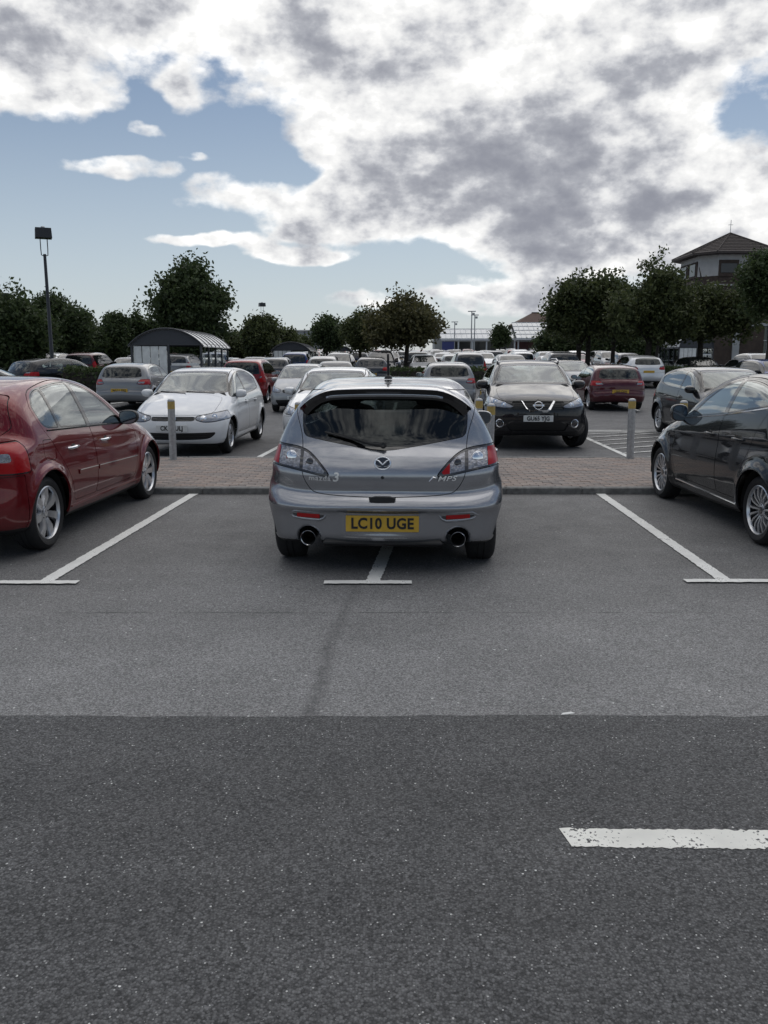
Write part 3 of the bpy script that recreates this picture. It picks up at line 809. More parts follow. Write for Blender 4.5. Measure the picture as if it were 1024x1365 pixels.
class CarShape:
    """spec keys: prof (side outline), W, plan, belt, tumble, bowf, bowr, edge, yf, yr, rw ..."""
    def __init__(s, sp, h=.03):
        s.sp = sp
        s.P = chaikin(sp['prof'], sp.get('smooth', 3))
        s.plan = curve(sp['plan']); s.belt = curve(sp['belt']); s.tum = curve(sp['tumble'])
        s.bf = curve(sp['bowf']); s.br = curve(sp['bowr']); s.edge = curve(sp['edge'])
        zt = s.P[:, 1].max(); y0, y1 = s.P[:, 0].min(), s.P[:, 0].max()
        # coarse lookup of the outline distance, for finding cells only
        s.gy = np.arange(y0 - .6, y1 + .9, .02); s.gz = np.arange(-.3, zt + .4, .02)
        GY, GZ = np.meshgrid(s.gy, s.gz, indexing='ij')
        s.G = poly_sdf(s.P[::2] if len(s.P) > 200 else s.P, GY, GZ)
        V, Q = surface_nets(lambda x, y, z: s.f(x, y, z, True), (0, y0 - .08, s.P[:, 1].min() - .08), (sp['W'] + .12, y1 + .08, zt + .1), h)
        for k in range(4):
            if k < 2: g = s.grad(V, 8e-3, True); n2 = (g * g).sum(1)
            f0 = s.f(*V.T, k < 1)
            V = V - g * np.clip(f0 / (n2 + 1e-9), -.03, .03)[:, None]
        g = s.grad(V, .012)
        N = g / (np.linalg.norm(g, axis=1, keepdims=True) + 1e-9)
        d02 = np.linalg.norm(V[Q[:, 0]] - V[Q[:, 2]], axis=1) <= np.linalg.norm(V[Q[:, 1]] - V[Q[:, 3]], axis=1)
        F = np.vstack([np.where(d02[:, None], Q[:, [0, 1, 2]], Q[:, [0, 1, 3]]), np.where(d02[:, None], Q[:, [0, 2, 3]], Q[:, [1, 2, 3]])])
        fn = np.cross(V[F[:, 1]] - V[F[:, 0]], V[F[:, 2]] - V[F[:, 0]])
        bad = (fn * N[F].mean(1)).sum(1) < 0
        F[bad] = F[bad][:, ::-1]
        s.panel = Panel(V, N, F)
    def lookup(s, y, z):
        a = np.clip((y - s.gy[0]) / .02, 0, len(s.gy) - 1.001); b = np.clip((z - s.gz[0]) / .02, 0, len(s.gz) - 1.001)
        i, j = a.astype(int), b.astype(int); u, w = a - i, b - j
        G = s.G
        return G[i, j] * (1 - u) * (1 - w) + G[i + 1, j] * u * (1 - w) + G[i, j + 1] * (1 - u) * w + G[i + 1, j + 1] * u * w
    def half(s, y, z):
        sp = s.sp
        zb = s.belt(y); zm = sp.get('zmid', .58)
        wm = sp['W'] + s.plan(y)
        bu = sp.get('bu', .04); bd = sp.get('bd', .06)
        up = np.maximum(z - zm, 0); dn = np.maximum(zm - z, 0)
        low = wm - bu * (up / (zb - zm)) ** 2 - bd * (dn / (zm - .2)) ** 2
        dz = z - zb
        top = wm - bu - s.tum(y) * dz - sp.get('tc', .15) * np.maximum(dz, 0) ** 2
        k = sp.get('kb', .05)
        w = -smax(-low, -top, k)
        for (ya, za) in ((sp['yf'], sp['rz']), (sp['yr'], sp['rz'])):
            rr = np.hypot(y - ya, z - za) - sp['ra']
            w = w + sp.get('flare', .02) * np.exp(-np.maximum(rr, 0) ** 2 / sp.get('fs', .08) ** 2) * np.clip((z - .1) / .2, 0, 1)
        for (ya, za, yb, zb2, amp, wd) in sp.get('creases', ()):
            t = np.clip((y - ya) / (yb - ya), 0, 1)
            zl = za + (zb2 - za) * t
            fade = np.clip((y - ya) / .25, 0, 1) * np.clip((yb - y) / .25, 0, 1)
            q = (z - zl) / wd
            w = w - amp * fade * np.where(q < 0, np.exp(-(q * .35) ** 2) * (1 - np.exp(q)), 0)
        return w
    def f(s, x, y, z, coarse=False):
        ax = np.abs(x); sp = s.sp
        rel = ax / sp['W']
        sf = np.clip((y - .1) / .7, 0, 1); sf = sf * sf * (3 - 2 * sf)
        sr = np.clip((-y - .1) / .7, 0, 1); sr = sr * sr * (3 - 2 * sr)
        q = rel ** 2 * .75 + rel ** 4 * .25
        yy = y + s.bf(z) * q * sf - s.br(z) * q * sr
        zz = z + sp.get('crown', .05) * rel ** 2
        if 'lift' in sp:
            yy = yy - .016 * rel ** 5 * sr / (1 + np.exp((z - .60) / .025))
            zz = zz - sp['lift'] * rel ** 5 * sr * np.exp(-((z - .64) / .16) ** 2)
        a = s.lookup(yy, zz) if coarse else poly_sdf(s.P, yy, zz)
        b = (ax - s.half(y, z)) * .93
        r = smax(a, b, s.edge(y))
        for c in sp.get('cuts', ()):
            r = smax(r, -c(x, y, z), .02)
        return r
    def grad(s, V, e, coarse=False):
        g = np.zeros_like(V)
        for i in range(3):
            a = V.copy(); b = V.copy(); a[:, i] += e; b[:, i] -= e
            g[:, i] = (s.f(*a.T, coarse) - s.f(*b.T, coarse)) / (2 * e)
        return g

def roundpoly(P, it=2):
    """corners rounded a little, shallow corners smoothed into curves"""
    P = np.asarray(P, float); n = len(P); out = []
    for i in range(n):
        a, b, c = P[i - 1], P[i], P[(i + 1) % n]
        u, w = a - b, c - b
        lu, lw = np.hypot(*u) + 1e-9, np.hypot(*w) + 1e-9
        cs = np.dot(u, w) / lu / lw
        t = .48 if cs < -.78 else None
        tu = t * lu if t else min(.04 if it > 1 else .028, .45 * lu)
        tw = t * lw if t else min(.04 if it > 1 else .028, .45 * lw)
        p0, p2 = b + u / lu * tu, b + w / lw * tw
        for k in np.linspace(0, 1, 5):
            out.append((1 - k) ** 2 * p0 + 2 * k * (1 - k) * b + k * k * p2)
    return np.array(out)
def side_g(P, xmin=.35, it=2):
    Q = roundpoly(P, it) if it else np.asarray(P)
    return lambda V, N: np.maximum(poly_sdf(Q, V[:, 1], V[:, 2]), (xmin - np.abs(V[:, 0])) * .5)
def end_g(P, ylim, front, it=2, sym=True):
    P = [((-.5 if x < 0 else x), z) for x, z in P] if sym else P
    Q = roundpoly(P, it) if it else np.asarray(P)
    def g(V, N):
        d = poly_sdf(Q, np.abs(V[:, 0]) if sym else V[:, 0], V[:, 2])
        return np.maximum(d, (ylim - V[:, 1]) if front else (V[:, 1] - ylim))
    return g

def inset_g(g, d):
    return lambda V, N: g(V, N) + d

def split_sides(p):
    a, b = p.split(p.V[:, 0])
    return a, b          # a: x<0, b: x>0

def make_wheel(name, rw, wid, rr, style, side, near=True):
    """mesh of the rim (origin on the axle, outer face towards +x*side) and mesh of the tyre"""
    n = 48 if near else 20
    t = MB(); hw = wid / 2
    prof = [(rr - .005, hw - .012), (rr + .012, hw), (rr + (rw - rr) * .5, hw + .006), (rw - .022, hw - .006), (rw - .006, hw - .022), (rw, hw - .04), (rw, -hw + .04), (rw - .01, -hw + .02), (rr, -hw)]
    if near:
        prof[5:7] = [(rw, hw - .04), (rw, .03), (rw - .006, .027), (rw - .006, .02), (rw, .017), (rw, -.017), (rw - .006, -.02), (rw - .006, -.027), (rw, -.03), (rw, -hw + .04)]
    t.lathe([(r, h * side) for r, h in prof], (0, 0, 0), 'x', n, None, False)
    tyre = t.mesh(name + '_tyre', M_RUBBER, 40)
    m = MB()
    m.lathe([(r, h * side) for r, h in [(rr - .002, hw - .008), (rr - .010, hw - .004), (rr - .018, hw - .016), (rr - .022, hw - .03)]], (0, 0, 0), 'x', n, 0, False)
    m.lathe([(r, h * side) for r, h in [(rr - .022, hw - .03), (rr - .03, 0), (rr - .03, -hw + .01)]], (0, 0, 0), 'x', n, 1, False)
    fo = hw - .02           # spoke face
    if style == 'steel_cover':
        m.lathe([(rr - .015, (hw - .012) * side), (rr * .8, (hw - .003) * side), (rr * .45, (hw - .006) * side), (rr * .2, (hw - .015) * side), (.0001, (hw - .012) * side)], (0, 0, 0), 'x', n, 0)
        ns = 8
    ns, wi, wo, dbl = {'seven': (7, .030, .044, 0), 'multi': (15, .009, .014, 0), 'five': (5, .05, .075, 0), 'ten': (10, .018, .026, 0), 'steel_cover': (8, .012, .016, 0), 'twin': (5, .022, .022, .05)}[style]
    for k in range(ns):
        a = 2 * math.pi * k / ns + .2
        for off in ((0,) if not dbl else (-dbl, dbl)):
            ca, sa = math.cos(a), math.sin(a)
            def P(r, t_, x): return (x * side, r * ca - t_ * sa, r * sa + t_ * ca)
            r0, r1 = .045, rr - .012
            x0, x1 = fo - .02, fo
            vs_ = []
            for r, w_, xo in ((r0, wi, x0), ((r0 + r1) / 2, (wi + wo) / 2, fo + .006), (r1, wo, x1)):
                o = off * (r / r1) ** .6
                vs_ += [P(r, o - w_, xo - .032), P(r, o - w_ * .8, xo), P(r, o + w_ * .8, xo), P(r, o + w_, xo - .032)]
            fs_ = []
            for q in (0, 4):
                for i in range(4):
                    j = (i + 1) % 4
                    fs_.append((q + i, q + j, q + 4 + j, q + 4 + i))
            fs_ += [(3, 2, 1, 0), (8, 9, 10, 11)]
            m.add(vs_, fs_, 0)
    m.lathe([(.062, (fo - .05) * side), (.062, (fo - .02) * side), (.05, (fo - .014) * side)], (0, 0, 0), 'x', 20, 0)
    m.lathe([(.032, (fo - .016) * side), (.03, (fo - .008) * side), (.0001, (fo - .006) * side)], (0, 0, 0), 'x', 20, 0 if style != 'multi' else 1)
    for k in range(5):
        a = 2 * math.pi * k / 5 + .5
        m.tube(((fo - .03) * side, .048 * math.cos(a), .048 * math.sin(a)), ((fo - .012) * side, .048 * math.cos(a), .048 * math.sin(a)), .007, n=6, mi=1)
    m.lathe([(rr - .035, (-.03) * side), (.05, (-.028) * side)], (0, 0, 0), 'x', n, 2, False)          # brake disc
    m.lathe([(rr - .032, (-hw + .02) * side), (.0001, (-hw + .02) * side)], (0, 0, 0), 'x', n, 1)
    rim = m.mesh(name, [M_ALLOY, M_LAMPDARK, M_DISC], 35)
    return rim, tyre

def add_wheels(root, sp, style='five', rr=.205, wid=.205, steer=0.0, near=True, mats=None):
    meshes = {}
    for s_ in (-1, 1):
        meshes[s_] = make_wheel('wheel', sp['rw'], wid, rr, style, s_, near)
    xt = sp.get('xt', sp['W'] - .035 - wid / 2)
    for y in (sp['yf'], sp['yr']):
        for s_ in (-1, 1):
            w = link('wheel', meshes[s_][0], root, (s_ * xt, y, sp['rw'] - .006))
            if y == sp['yf'] and steer: w.rotation_euler = (0, 0, steer)
            else: w.rotation_euler = (random.uniform(0, 6), 0, 0)
            link('tyre', meshes[s_][1], w)

def text_mesh(txt, size, extrude=.0015, bold=0.0, font_w=1.0, shear=0.0, spacing=1.0):
    cu = bpy.data.curves.new('lettering', 'FONT')
    cu.body = txt; cu.size = size; cu.extrude = extrude; cu.offset = bold; cu.align_x = 'CENTER'; cu.align_y = 'CENTER'; cu.shear = shear; cu.space_character = spacing
    cu.resolution_u = 3
    o = bpy.data.objects.new('lettering', cu); COL.objects.link(o)
    dg = bpy.context.evaluated_depsgraph_get(); dg.update()
    me = bpy.data.meshes.new_from_object(o.evaluated_get(dg))
    bpy.data.objects.remove(o); bpy.data.curves.remove(cu)
    return me

def lettering(name, txt, size, m, parent, loc, rot, bold=0.0, squeeze=1.0, shear=0.0, spacing=1.0, extrude=.0015):
    me = text_mesh(txt, size, extrude, bold, shear=shear, spacing=spacing)
    me.materials.clear(); me.materials.append(m)
    o = link(name, me, parent, loc); o.rotation_euler = rot; o.scale = (squeeze, 1, 1)
    return o

def plate(root, txt, y, z, front, w=.52, h=.111, tilt=0.0, white=False):
    b = MB(); b.box((0, 0, 0), (w, .008, h), bev=.003)
    p = b.build('number_plate', M_PLATE_W if white else M_PLATE_Y, root, (0, y, z))
    p.rotation_euler = (tilt, 0, 0)
    if txt:
        s = -1 if not front else 1
        lettering('lettering', txt, h * .93, M_INK, p, (0, s * .0055, -.001), (R(90), 0, 0 if not front else R(180)), bold=.0036, squeeze=.86 * w / .52, spacing=1.05)
    return p

def interior(root, sp, y0, y1, zb, w, rows=((-.05,), (-.95,)), roof=None, rhd=1):
    """dark tub under the windows with seats and head restraints"""
    m = MB()
    m.box((0, (y0 + y1) / 2, zb - .06), (2 * w, y1 - y0, .03))
    m.box((0, y1 - .22, zb + .02), (2 * w, .40, .12), bev=.05)
    m.build('interior', M_TRIM, root, smooth=40)
    sm = MB()
    sm.prism(chaikin([(-.22, -.5), (-.25, .0), (-.19, .16), (-.08, .20), (.08, .20), (.19, .16), (.25, 0), (.22, -.5)], 2), -.06, .06, 'y')
    sme = sm.mesh('seat', M_SEAT, 40)
    hm = MB(); hm.prism(chaikin([(-.13, .24), (-.14, .33), (-.10, .40), (.10, .40), (.14, .33), (.13, .24)], 2), -.05, .045, 'y'); hm.tube((-.05, 0, .15), (-.05, 0, .26), .008); hm.tube((.05, 0, .15), (.05, 0, .26), .008)
    hme = hm.mesh('head_restraint', M_SEAT, 40)
    for yy in [r[0] for r in rows]:
        for sx in (-1, 1):
            st = link('seat', sme, root, (sx * .37, yy, zb)); st.rotation_euler = (R(14), 0, 0)
            link('head_restraint', hme, st)
    wh = MB()
    pts = [(math.cos(a) * .18, 0, math.sin(a) * .18) for a in np.linspace(0, 2 * math.pi, 17)]
    wh.path(pts, .014, 6); wh.box((0, 0, -.02), (.32, .03, .05)); wh.tube((0, 0, 0), (0, .3, -.05), .03)
    o = wh.build('steering_wheel', M_TRIM, root, (rhd * .37, y1 - .55, zb + .03)); o.rotation_euler = (R(-25), 0, 0)

def mirror(root, x, y, z, m, glass_back=True, s=1.0, shape=None):
    """door mirror on a short foot; glass faces backwards (-y)"""
    sd = 1 if x > 0 else -1
    b = MB()
    P = chaikin(shape or [(0, -.05), (-.01, .055), (.05, .085), (.16, .08), (.2, .04), (.19, -.03), (.14, -.065), (.04, -.07)], 2)
    rings = [(-.045, .93), (-.03, 1.0), (.02, .97), (.06, .80), (.085, .5)]
    c = P.mean(0); n = len(P); vs_, fs_ = [], []
    for yy, k in rings:
        vs_ += [(sd * (c[0] + (p[0] - c[0]) * k) * s, yy * s, (c[1] + (p[1] - c[1]) * k) * s) for p in P]
    for k in range(len(rings) - 1):
        for i in range(n):
            j = (i + 1) % n
            fs_.append((k * n + i, k * n + j, k * n + n + j, k * n + n + i))
    fs_ += [tuple(range(n)), tuple(range((len(rings) - 1) * n, len(rings) * n))]
    b.add(vs_, fs_)
    mi = b.build('door_mirror', m, root, (x, y, z), smooth=50)
    f = MB(); f.box((sd * -.02 * s, .02 * s, -.045 * s), (.14 * s, .05 * s, .04 * s), bev=.01); f.build('mirror_foot', M_BLACK, mi, smooth=40)
    if glass_back:
        g = MB()
        vs2 = [(sd * (c[0] + (p[0] - c[0]) * .86) * s, -.047 * s, (c[1] + (p[1] - c[1]) * .86) * s) for p in P]
        g.add(vs2 + [(v[0], v[1] + .004, v[2]) for v in vs2], [tuple(range(n)), tuple(range(n, 2 * n))] + [(i, (i + 1) % n, n + (i + 1) % n, n + i) for i in range(n)])
        g.build('mirror_glass', M_MIRROR, mi)
    return mi

def arch_cut(p, sp):
    """open the wheel arches; returns the panel without them"""
    for ya in (sp['yf'], sp['yr']):
        Rr, zz = sp['ra'], sp['rz']
        _, p = p.cutf(lambda V, N: np.maximum(np.hypot(V[:, 1] - ya, V[:, 2] - zz) - Rr, (.45 - np.abs(V[:, 0])) * .6))
    return p

def arch_liners(root, sp):
    for ya in (sp['yf'], sp['yr']):
        for sx in (-1, 1):
            m = MB()
            n = 18; Rr = sp['ra'] + .012; vs_, fs_ = [], []
            x0, x1 = sx * .42, sx * (sp['W'] - .05)
            for x in (x0, x1):
                for i in range(n + 1):
                    a = R(-8) + (math.pi + R(16)) * i / n
                    vs_.append((x, ya + Rr * math.cos(a), sp['rz'] + Rr * math.sin(a)))
            fs_ = [(i, i + 1, n + 2 + i, n + 1 + i) for i in range(n)] + [tuple(range(n + 1))]
            m.add(vs_, fs_)
            m.build('wheel_arch_liner', M_LINER, root)

def strip(root, name, m, shape, pts, w, d=.006, side='both'):
    """a raised trim strip along (y, z) points on the flanks"""
    for sx in (-1, 1):
        b = MB()
        P = []
        for (y, z) in pts:
            P.append((sx * float(shape.half(np.array([y]), np.array([z]))[0]), y, z))
        n = len(P); vs_ = []
        for p in P:
            vs_ += [(p[0] - sx * .01, p[1], p[2] - w / 2), (p[0] + sx * d, p[1], p[2] - w / 2 * .8), (p[0] + sx * d, p[1], p[2] + w / 2 * .8), (p[0] - sx * .01, p[1], p[2] + w / 2)]
        fs_ = [(k * 4 + i, k * 4 + (i + 1) % 4, k * 4 + 4 + (i + 1) % 4, k * 4 + 4 + i) for k in range(n - 1) for i in range(4)] + [(0, 1, 2, 3), tuple((n - 1) * 4 + i for i in range(4))]
        b.add(vs_, fs_)
        b.build(name, m, root, smooth=40)

def hull(P):
    """convex hull of 2-D points"""
    P = sorted(set(map(tuple, P)))
    def half(Q):
        h = []
        for p in Q:
            while len(h) > 1 and (h[-1][0] - h[-2][0]) * (p[1] - h[-2][1]) - (h[-1][1] - h[-2][1]) * (p[0] - h[-2][0]) <= 0: h.pop()
            h.append(p)
        return h[:-1]
    return half(P) + half(P[::-1])
# ------------------------------------------------------------------ the car builder
def build_car(name, sp, paint_m, h=.03, label='', group=None, glass=None, rear_glass=None, inside=True, parts=True):
    """returns root, shape, rest of the body (a Panel), seam pieces; spec polygons cut out windows, lamps, doors ..."""
    glass = glass or M_GLASS; rear_glass = rear_glass or glass
    S = CarShape(sp, h)
    root = empty(name)
    tag(root, label, 'car', group)
    p = arch_cut(S.panel, sp)
    ub, p = p.cutf(lambda V, N: np.maximum(V[:, 2] - sp.get('zub', .30), N[:, 2] + .55))
    ub.build('underbody', M_BLACK, root)
    seams = []
    def take(p, g, gap=.003):
        a, r = p.split(g(p.V, p.N) + gap)
        if gap > 0:
            sm, r = r.split(g(r.V, r.N) - gap)
            if len(sm.F): seams.append(sm.moved(-.012))
        return a, r
    def window(p, g, nm, m, frit=.022, both=True):
        w, p = take(p, g, .002)
        gl, rim = w.split(g(w.V, w.N) + frit)
        L = []
        for q, nm2, mm, dn in ((gl, nm, m, -.004), (rim, nm + '_seal', M_GLOSSBLACK, -.002)):
            L.append((q.moved(dn), nm2, mm))
        if both:
            for side in (0, 1):
                a = split_sides(L[0][0])[side]; b = split_sides(L[1][0])[side]
                if len(a.F) == 0: continue
                o = a.build(L[0][1], L[0][2], root)
                if len(b.F): b.build(L[1][1], L[1][2], o)
        else:
            o = L[0][0].build(L[0][1], L[0][2], root)
            L[1][0].build(L[1][1], L[1][2], o)
        return p
    if 'windscreen' in sp:
        p = window(p, end_g(sp['windscreen'], sp.get('ws_y', .05), True), 'windscreen', glass, .03, False)
    if 'rearwin' in sp:
        p = window(p, end_g(sp['rearwin'], sp.get('rw_y', -1.0), False), 'rear_window', rear_glass, .022, False)
    # dark frame around the side glass and over the door pillars
    gd = side_g(hull([q for w in sp['windows'] for q in w]), .3, 1)
    dark, p = take(p, lambda V, N: gd(V, N) - .010, 0)
    for k, w in enumerate(sp.get('windows', ())):
        dark = window(dark, side_g(w, .3, 1), 'side_window', rear_glass if sp.get('privacy') and k != sp.get('front_win', 0) else glass, .014)
    for side in (0, 1):
        q = split_sides(dark)[side]
        if len(q.F): q.moved(-.001).build('window_frame', sp.get('frame_m', M_GLOSSBLACK), root)
    lamps = {}
    for nm, (poly, ylim, front) in sp.get('lamps', {}).items():
        g = end_g(poly, ylim, front, sp.get('lamp_it', 2))
        w, p = take(p, g, .003)
        lamps[nm] = [split_sides(w)[0], split_sides(w)[1], g]
    for nm, (poly, ylim, front, m, dep) in sp.get('grilles', {}).items():
        g = end_g(poly, ylim, front, 2)
        w, p = take(p, g, .002)
        w.moved(-dep).build(nm, m, root)
        seams.append(w.moved(-dep - .004)) if False else None
    out = {}
    for nm, g, m in sp.get('panels', ()):
        w, p = take(p, g, .0028)
        if m is None: m = paint_m
        if nm == 'door':
            out.setdefault('doors', [])
            for side in (0, 1):
                q = split_sides(w)[side]
                if len(q.F): out['doors'].append((side, q.lip(.02).build('door', m, root)))
        else:
            out[nm] = w.lip(.02).build(nm, m, root)
    p.lip(.02).build('body', paint_m, root)
    if seams:
        s0 = seams[0]
        for q in seams[1:]: s0 = s0.join(q)
        s0.build('panel_gap', M_BLACK, root)
    arch_liners(root, sp)
    if inside:
        interior(root, sp, *sp['cabin'])
    return root, S, lamps, out

def half_at(S, y, z):
    return float(S.half(np.array([y]), np.array([z]))[0])

def surf_y(S, x, z, front):
    """y of the body surface at (x, z), searched from one end"""
    ys = np.linspace(S.P[:, 0].max() + .05, 0, 700) if front else np.linspace(S.P[:, 0].min() - .05, 0, 700)
    v = S.f(np.full(700, x), ys, np.full(700, z))
    i = np.argmax(v < 0)
    return float(ys[i])

def handles(root_doors, S, ys, z, m):
    """one handle on each listed door centre line"""
    for sx in (-1, 1):
        for y in ys:
            b = MB(); x = half_at(S, y, z)
            b.path([(sx * (x - .012), y - .10, z), (sx * (x + .022), y - .075, z), (sx * (x + .03), y, z + .004), (sx * (x + .022), y + .075, z + .004), (sx * (x - .012), y + .10, z + .004)], [.010, .013, .014, .013, .010], 8)
            c = MB(); 
            n = 12
            c.add([(sx * (x + .001), y + .01 + .05 * math.cos(2 * math.pi * i / n), z - .002 + .035 * math.sin(2 * math.pi * i / n)) for i in range(n)] + [(sx * (x - .01), y + .01 + .05 * math.cos(2 * math.pi * i / n), z - .002 + .035 * math.sin(2 * math.pi * i / n)) for i in range(n)], [tuple(range(n)), tuple(range(n, 2 * n))] + [(i, (i + 1) % n, n + (i + 1) % n, n + i) for i in range(n)])
            par = None
            for side, d in root_doors:
                if (side == 0) == (sx < 0):
                    ys_ = [v.co.y for v in d.data.vertices]
                    if min(ys_) <= y <= max(ys_): par = d
            if par is None: continue
            hd = b.build('handle', m, par, smooth=60)
            c.build('handle_cup', M_BLACK, hd)

def rear_axle_place(root, sp, X, Y, yaw, z=0.0):
    """put the car so that its rear axle centre stands at (X, Y); yaw anticlockwise, 0 = nose to +Y"""
    c, s = math.cos(yaw), math.sin(yaw)
    root.location = (X - (0 * c - sp['yr'] * s), Y - (0 * s + sp['yr'] * c), z)
    root.rotation_euler = (0, 0, yaw)

def front_axle_place(root, sp, X, Y, yaw, z=0.0):
    c, s = math.cos(yaw), math.sin(yaw)
    root.location = (X + sp['yf'] * s, Y - sp['yf'] * c, z)
    root.rotation_euler = (0, 0, yaw)

def door_g(P, zmin=.3, it=1): return side_g(P, .3, it)

# ---- the silver hot hatch in the middle of the picture
SP_SILVER = dict(
    prof=[(2.12, .20), (2.26, .28), (2.33, .42), (2.32, .56), (2.24, .68), (2.05, .78), (1.65, .90), (1.15, 1.0), (.98, 1.03), (.60, 1.23), (.30, 1.365), (.0, 1.425), (-.45, 1.452), (-.9, 1.442), (-1.3, 1.405), (-1.52, 1.37), (-1.575, 1.345), (-1.60, 1.29), (-1.68, 1.12), (-1.76, .965), (-1.80, .93), (-1.875, .86), (-1.922, .77), (-1.920, .69), (-1.908, .63), (-1.925, .595), (-1.965, .565), (-1.992, .525), (-1.992, .50), (-1.965, .475), (-1.955, .36), (-1.95, .275), (-1.90, .235), (-1.7, .205), (-1.2, .19), (1.6, .17)],
    W=.905, plan=[(-2.1, -.035), (-1.5, -.005), (-1.0, 0), (0, -.02), (1.2, -.01), (2.3, -.06)],
    belt=[(-2, 1.02), (-1.3, 1.02), (0, .97), (1.2, .95), (2.3, .93)], tumble=[(-2, .70), (-1.4, .68), (-.8, .52), (.3, .45), (1.2, .5)],
    bu=.055, tc=.10, kb=.09, zmid=.60, lift=.10,
    bowf=[(.2, .30), (.6, .34), (.9, .24), (1.4, .14)], bowr=[(.2, .27), (.5, .27), (.62, .30), (.95, .26), (1.15, .19), (1.4, .16)],
    edge=[(-2.1, .10), (-1.7, .09), (-1.2, .10), (-.5, .12), (.5, .10), (1.2, .14), (2.3, .22)], crown=.05,
    yf=1.32, yr=-1.32, rw=.318, rz=.318, ra=.365, flare=.022, fs=.09, zub=.245,
    creases=[(-1.9, .80, 1.6, .70, .012, .05)],
    rearwin=[(0, 1.335), (.42, 1.335), (.60, 1.30), (.638, 1.22), (.632, 1.06), (.612, 1.02), (.575, 1.006), (.12, .932), (0, .922), (-.01, .922), (-.01, 1.335)], rw_y=-1.2,
    windscreen=[(0, 1.40), (.5, 1.385), (.66, 1.02), (0, 1.035), (-.01, 1.035), (-.01, 1.40)], ws_y=.15,
    windows=[[(-1.02, 1.05), (-.15, 1.02), (-.15, 1.36), (-.5, 1.385), (-.95, 1.33), (-1.22, 1.2), (-1.25, 1.09)], [(-.08, 1.02), (.95, .99), (.65, 1.2), (.3, 1.33), (-.08, 1.37)]], privacy=True, front_win=1,
    lamps={'tail_lamp': ([(.395, .735), (.435, .79), (.53, .885), (.625, .935), (.80, .955), (1.0, .965), (1.0, .83), (.86, .80), (.66, .772), (.45, .732)], -1.40, False)},
    cabin=(-1.35, .95, .98, .70, ((-.05,), (-.85,))),
)
def silver_hatch():
    sp = SP_SILVER
    # the rear number plate sits in a shallow recess of the bumper
    def recess(x, y, z):
        d = np.maximum(np.maximum(np.abs(x) - .315 - .05 * (z - .40), np.abs(z - .392) - .085), 0 * y - .5)
        return np.maximum(d, np.maximum(y + 1.945, -2.2 - y)) + .0
    def slit(x, y, z):
        return np.maximum(np.maximum(np.abs(np.abs(x) - .555) - .125, np.abs(z - .437 - .03 * (np.abs(x) - .55)) - .022), y + 1.74)
    def pipe(x, y, z):
        return np.maximum(np.hypot(np.abs(x) - .565, z - .262) - .088, y + 1.6)
    sp['cuts'] = (recess, pipe)
    lid = [(0, .588), (.28, .592), (.50, .60), (.555, .63), (.60, .70), (.622, .77), (.627, .93), (.64, 1.05), (.70, 1.22), (.70, 1.345), (.3, 1.385), (0, 1.39), (-.02, 1.39), (-.02, .588)]
    sp['panels'] = [
        ('tailgate', end_g(lid, -1.0, False, 1), None),
        ('door', side_g([(-1.0, .42), (-.12, .30), (-.12, .99), (-.12, 1.39), (-.5, 1.41), (-1.0, 1.35), (-1.30, 1.18), (-1.28, 1.0), (-.98, .75)], .3, 1), None),
        ('door', side_g([(-.11, .30), (.85, .30), (.93, .6), (1.0, .98), (.66, 1.22), (.3, 1.36), (-.11, 1.39)], .3, 1), None),
        ('rear_bumper', (lambda V, N: np.maximum(V[:, 1] + 1.52, V[:, 2] - (.80 - .0 * V[:, 1]))), None),
    ]
    root, S, lamps, out = build_car('parked_car', sp, paint('silver_paint', (.345, .352, .375), .8, .24), .022,
        'silver grey hatchback seen from behind, with roof spoiler and twin exhausts, in the middle bay', None, M_GLASS, M_GLASS_TINT)
    add_wheels(root, sp, 'ten', .225, .225)
    # spoiler: body colour blade over a black underside, feet running down the glass corners
    xs = np.linspace(-.665, .665, 31)
    def blade(nm, m, par, sec, lim=1.0):
        b = MB(); vs_ = []; X = [x for x in xs if abs(x) <= .665 * lim + 1e-6]
        for x in X:
            q = abs(x) / .665
            zt = 1.406 - .034 * q ** 2 - .118 * max(0, (q - .55) / .45) ** 2
            yb = -1.735 + .14 * q ** 2 + .06 * max(0, (q - .75) / .25) ** 2
            vs_ += [(x, y, z) for y, z in sec(q, zt, yb)]
        k = len(vs_) // len(X)
        fs_ = [(i * k + j, i * k + (j + 1) % k, i * k + k + (j + 1) % k, i * k + k + j) for i in range(len(X) - 1) for j in range(k)] + [tuple(range(k)), tuple((len(X) - 1) * k + j for j in range(k))]
        b.add(vs_, fs_); return b.build(nm, m, par, smooth=50)
    spl = blade('spoiler', MATS['silver_paint'], root, lambda q, zt, yb: [(-1.25, zt + .004), (yb + .12, zt - .006), (yb + .02, zt - .020), (yb, zt - .026), (yb + .02, zt - .034), (-1.30, zt - .075)])
    blade('spoiler_edge', M_GLOSSBLACK, spl, lambda q, zt, yb: [(yb + .006, zt - .030), (yb + .012, zt - .066), (yb + .10, zt - .07), (yb + .12, zt - .036)])
    blade('spoiler_lip', MATS['silver_paint'], spl, lambda q, zt, yb: [(yb + .004, zt - .064), (yb + .002, zt - .074), (yb + .010, zt - .084), (yb + .05, zt - .082), (yb + .05, zt - .066)], .72)
    blade('spoiler_underside', M_GLOSSBLACK, spl, lambda q, zt, yb: [(yb + .008, zt - .067), (yb + .022, zt - .10 - .055 * max(0, (q - .7) / .3) ** 1.5), (yb + .14, zt - .12 - .05 * max(0, (q - .7) / .3) ** 1.5), (yb + .14, zt - .06)])
    # high brake lamp
    b = MB(); b.box((0, -1.722, 1.352), (.26, .012, .012)); b.build('brake_lamp', M_LAMPDARK, spl)
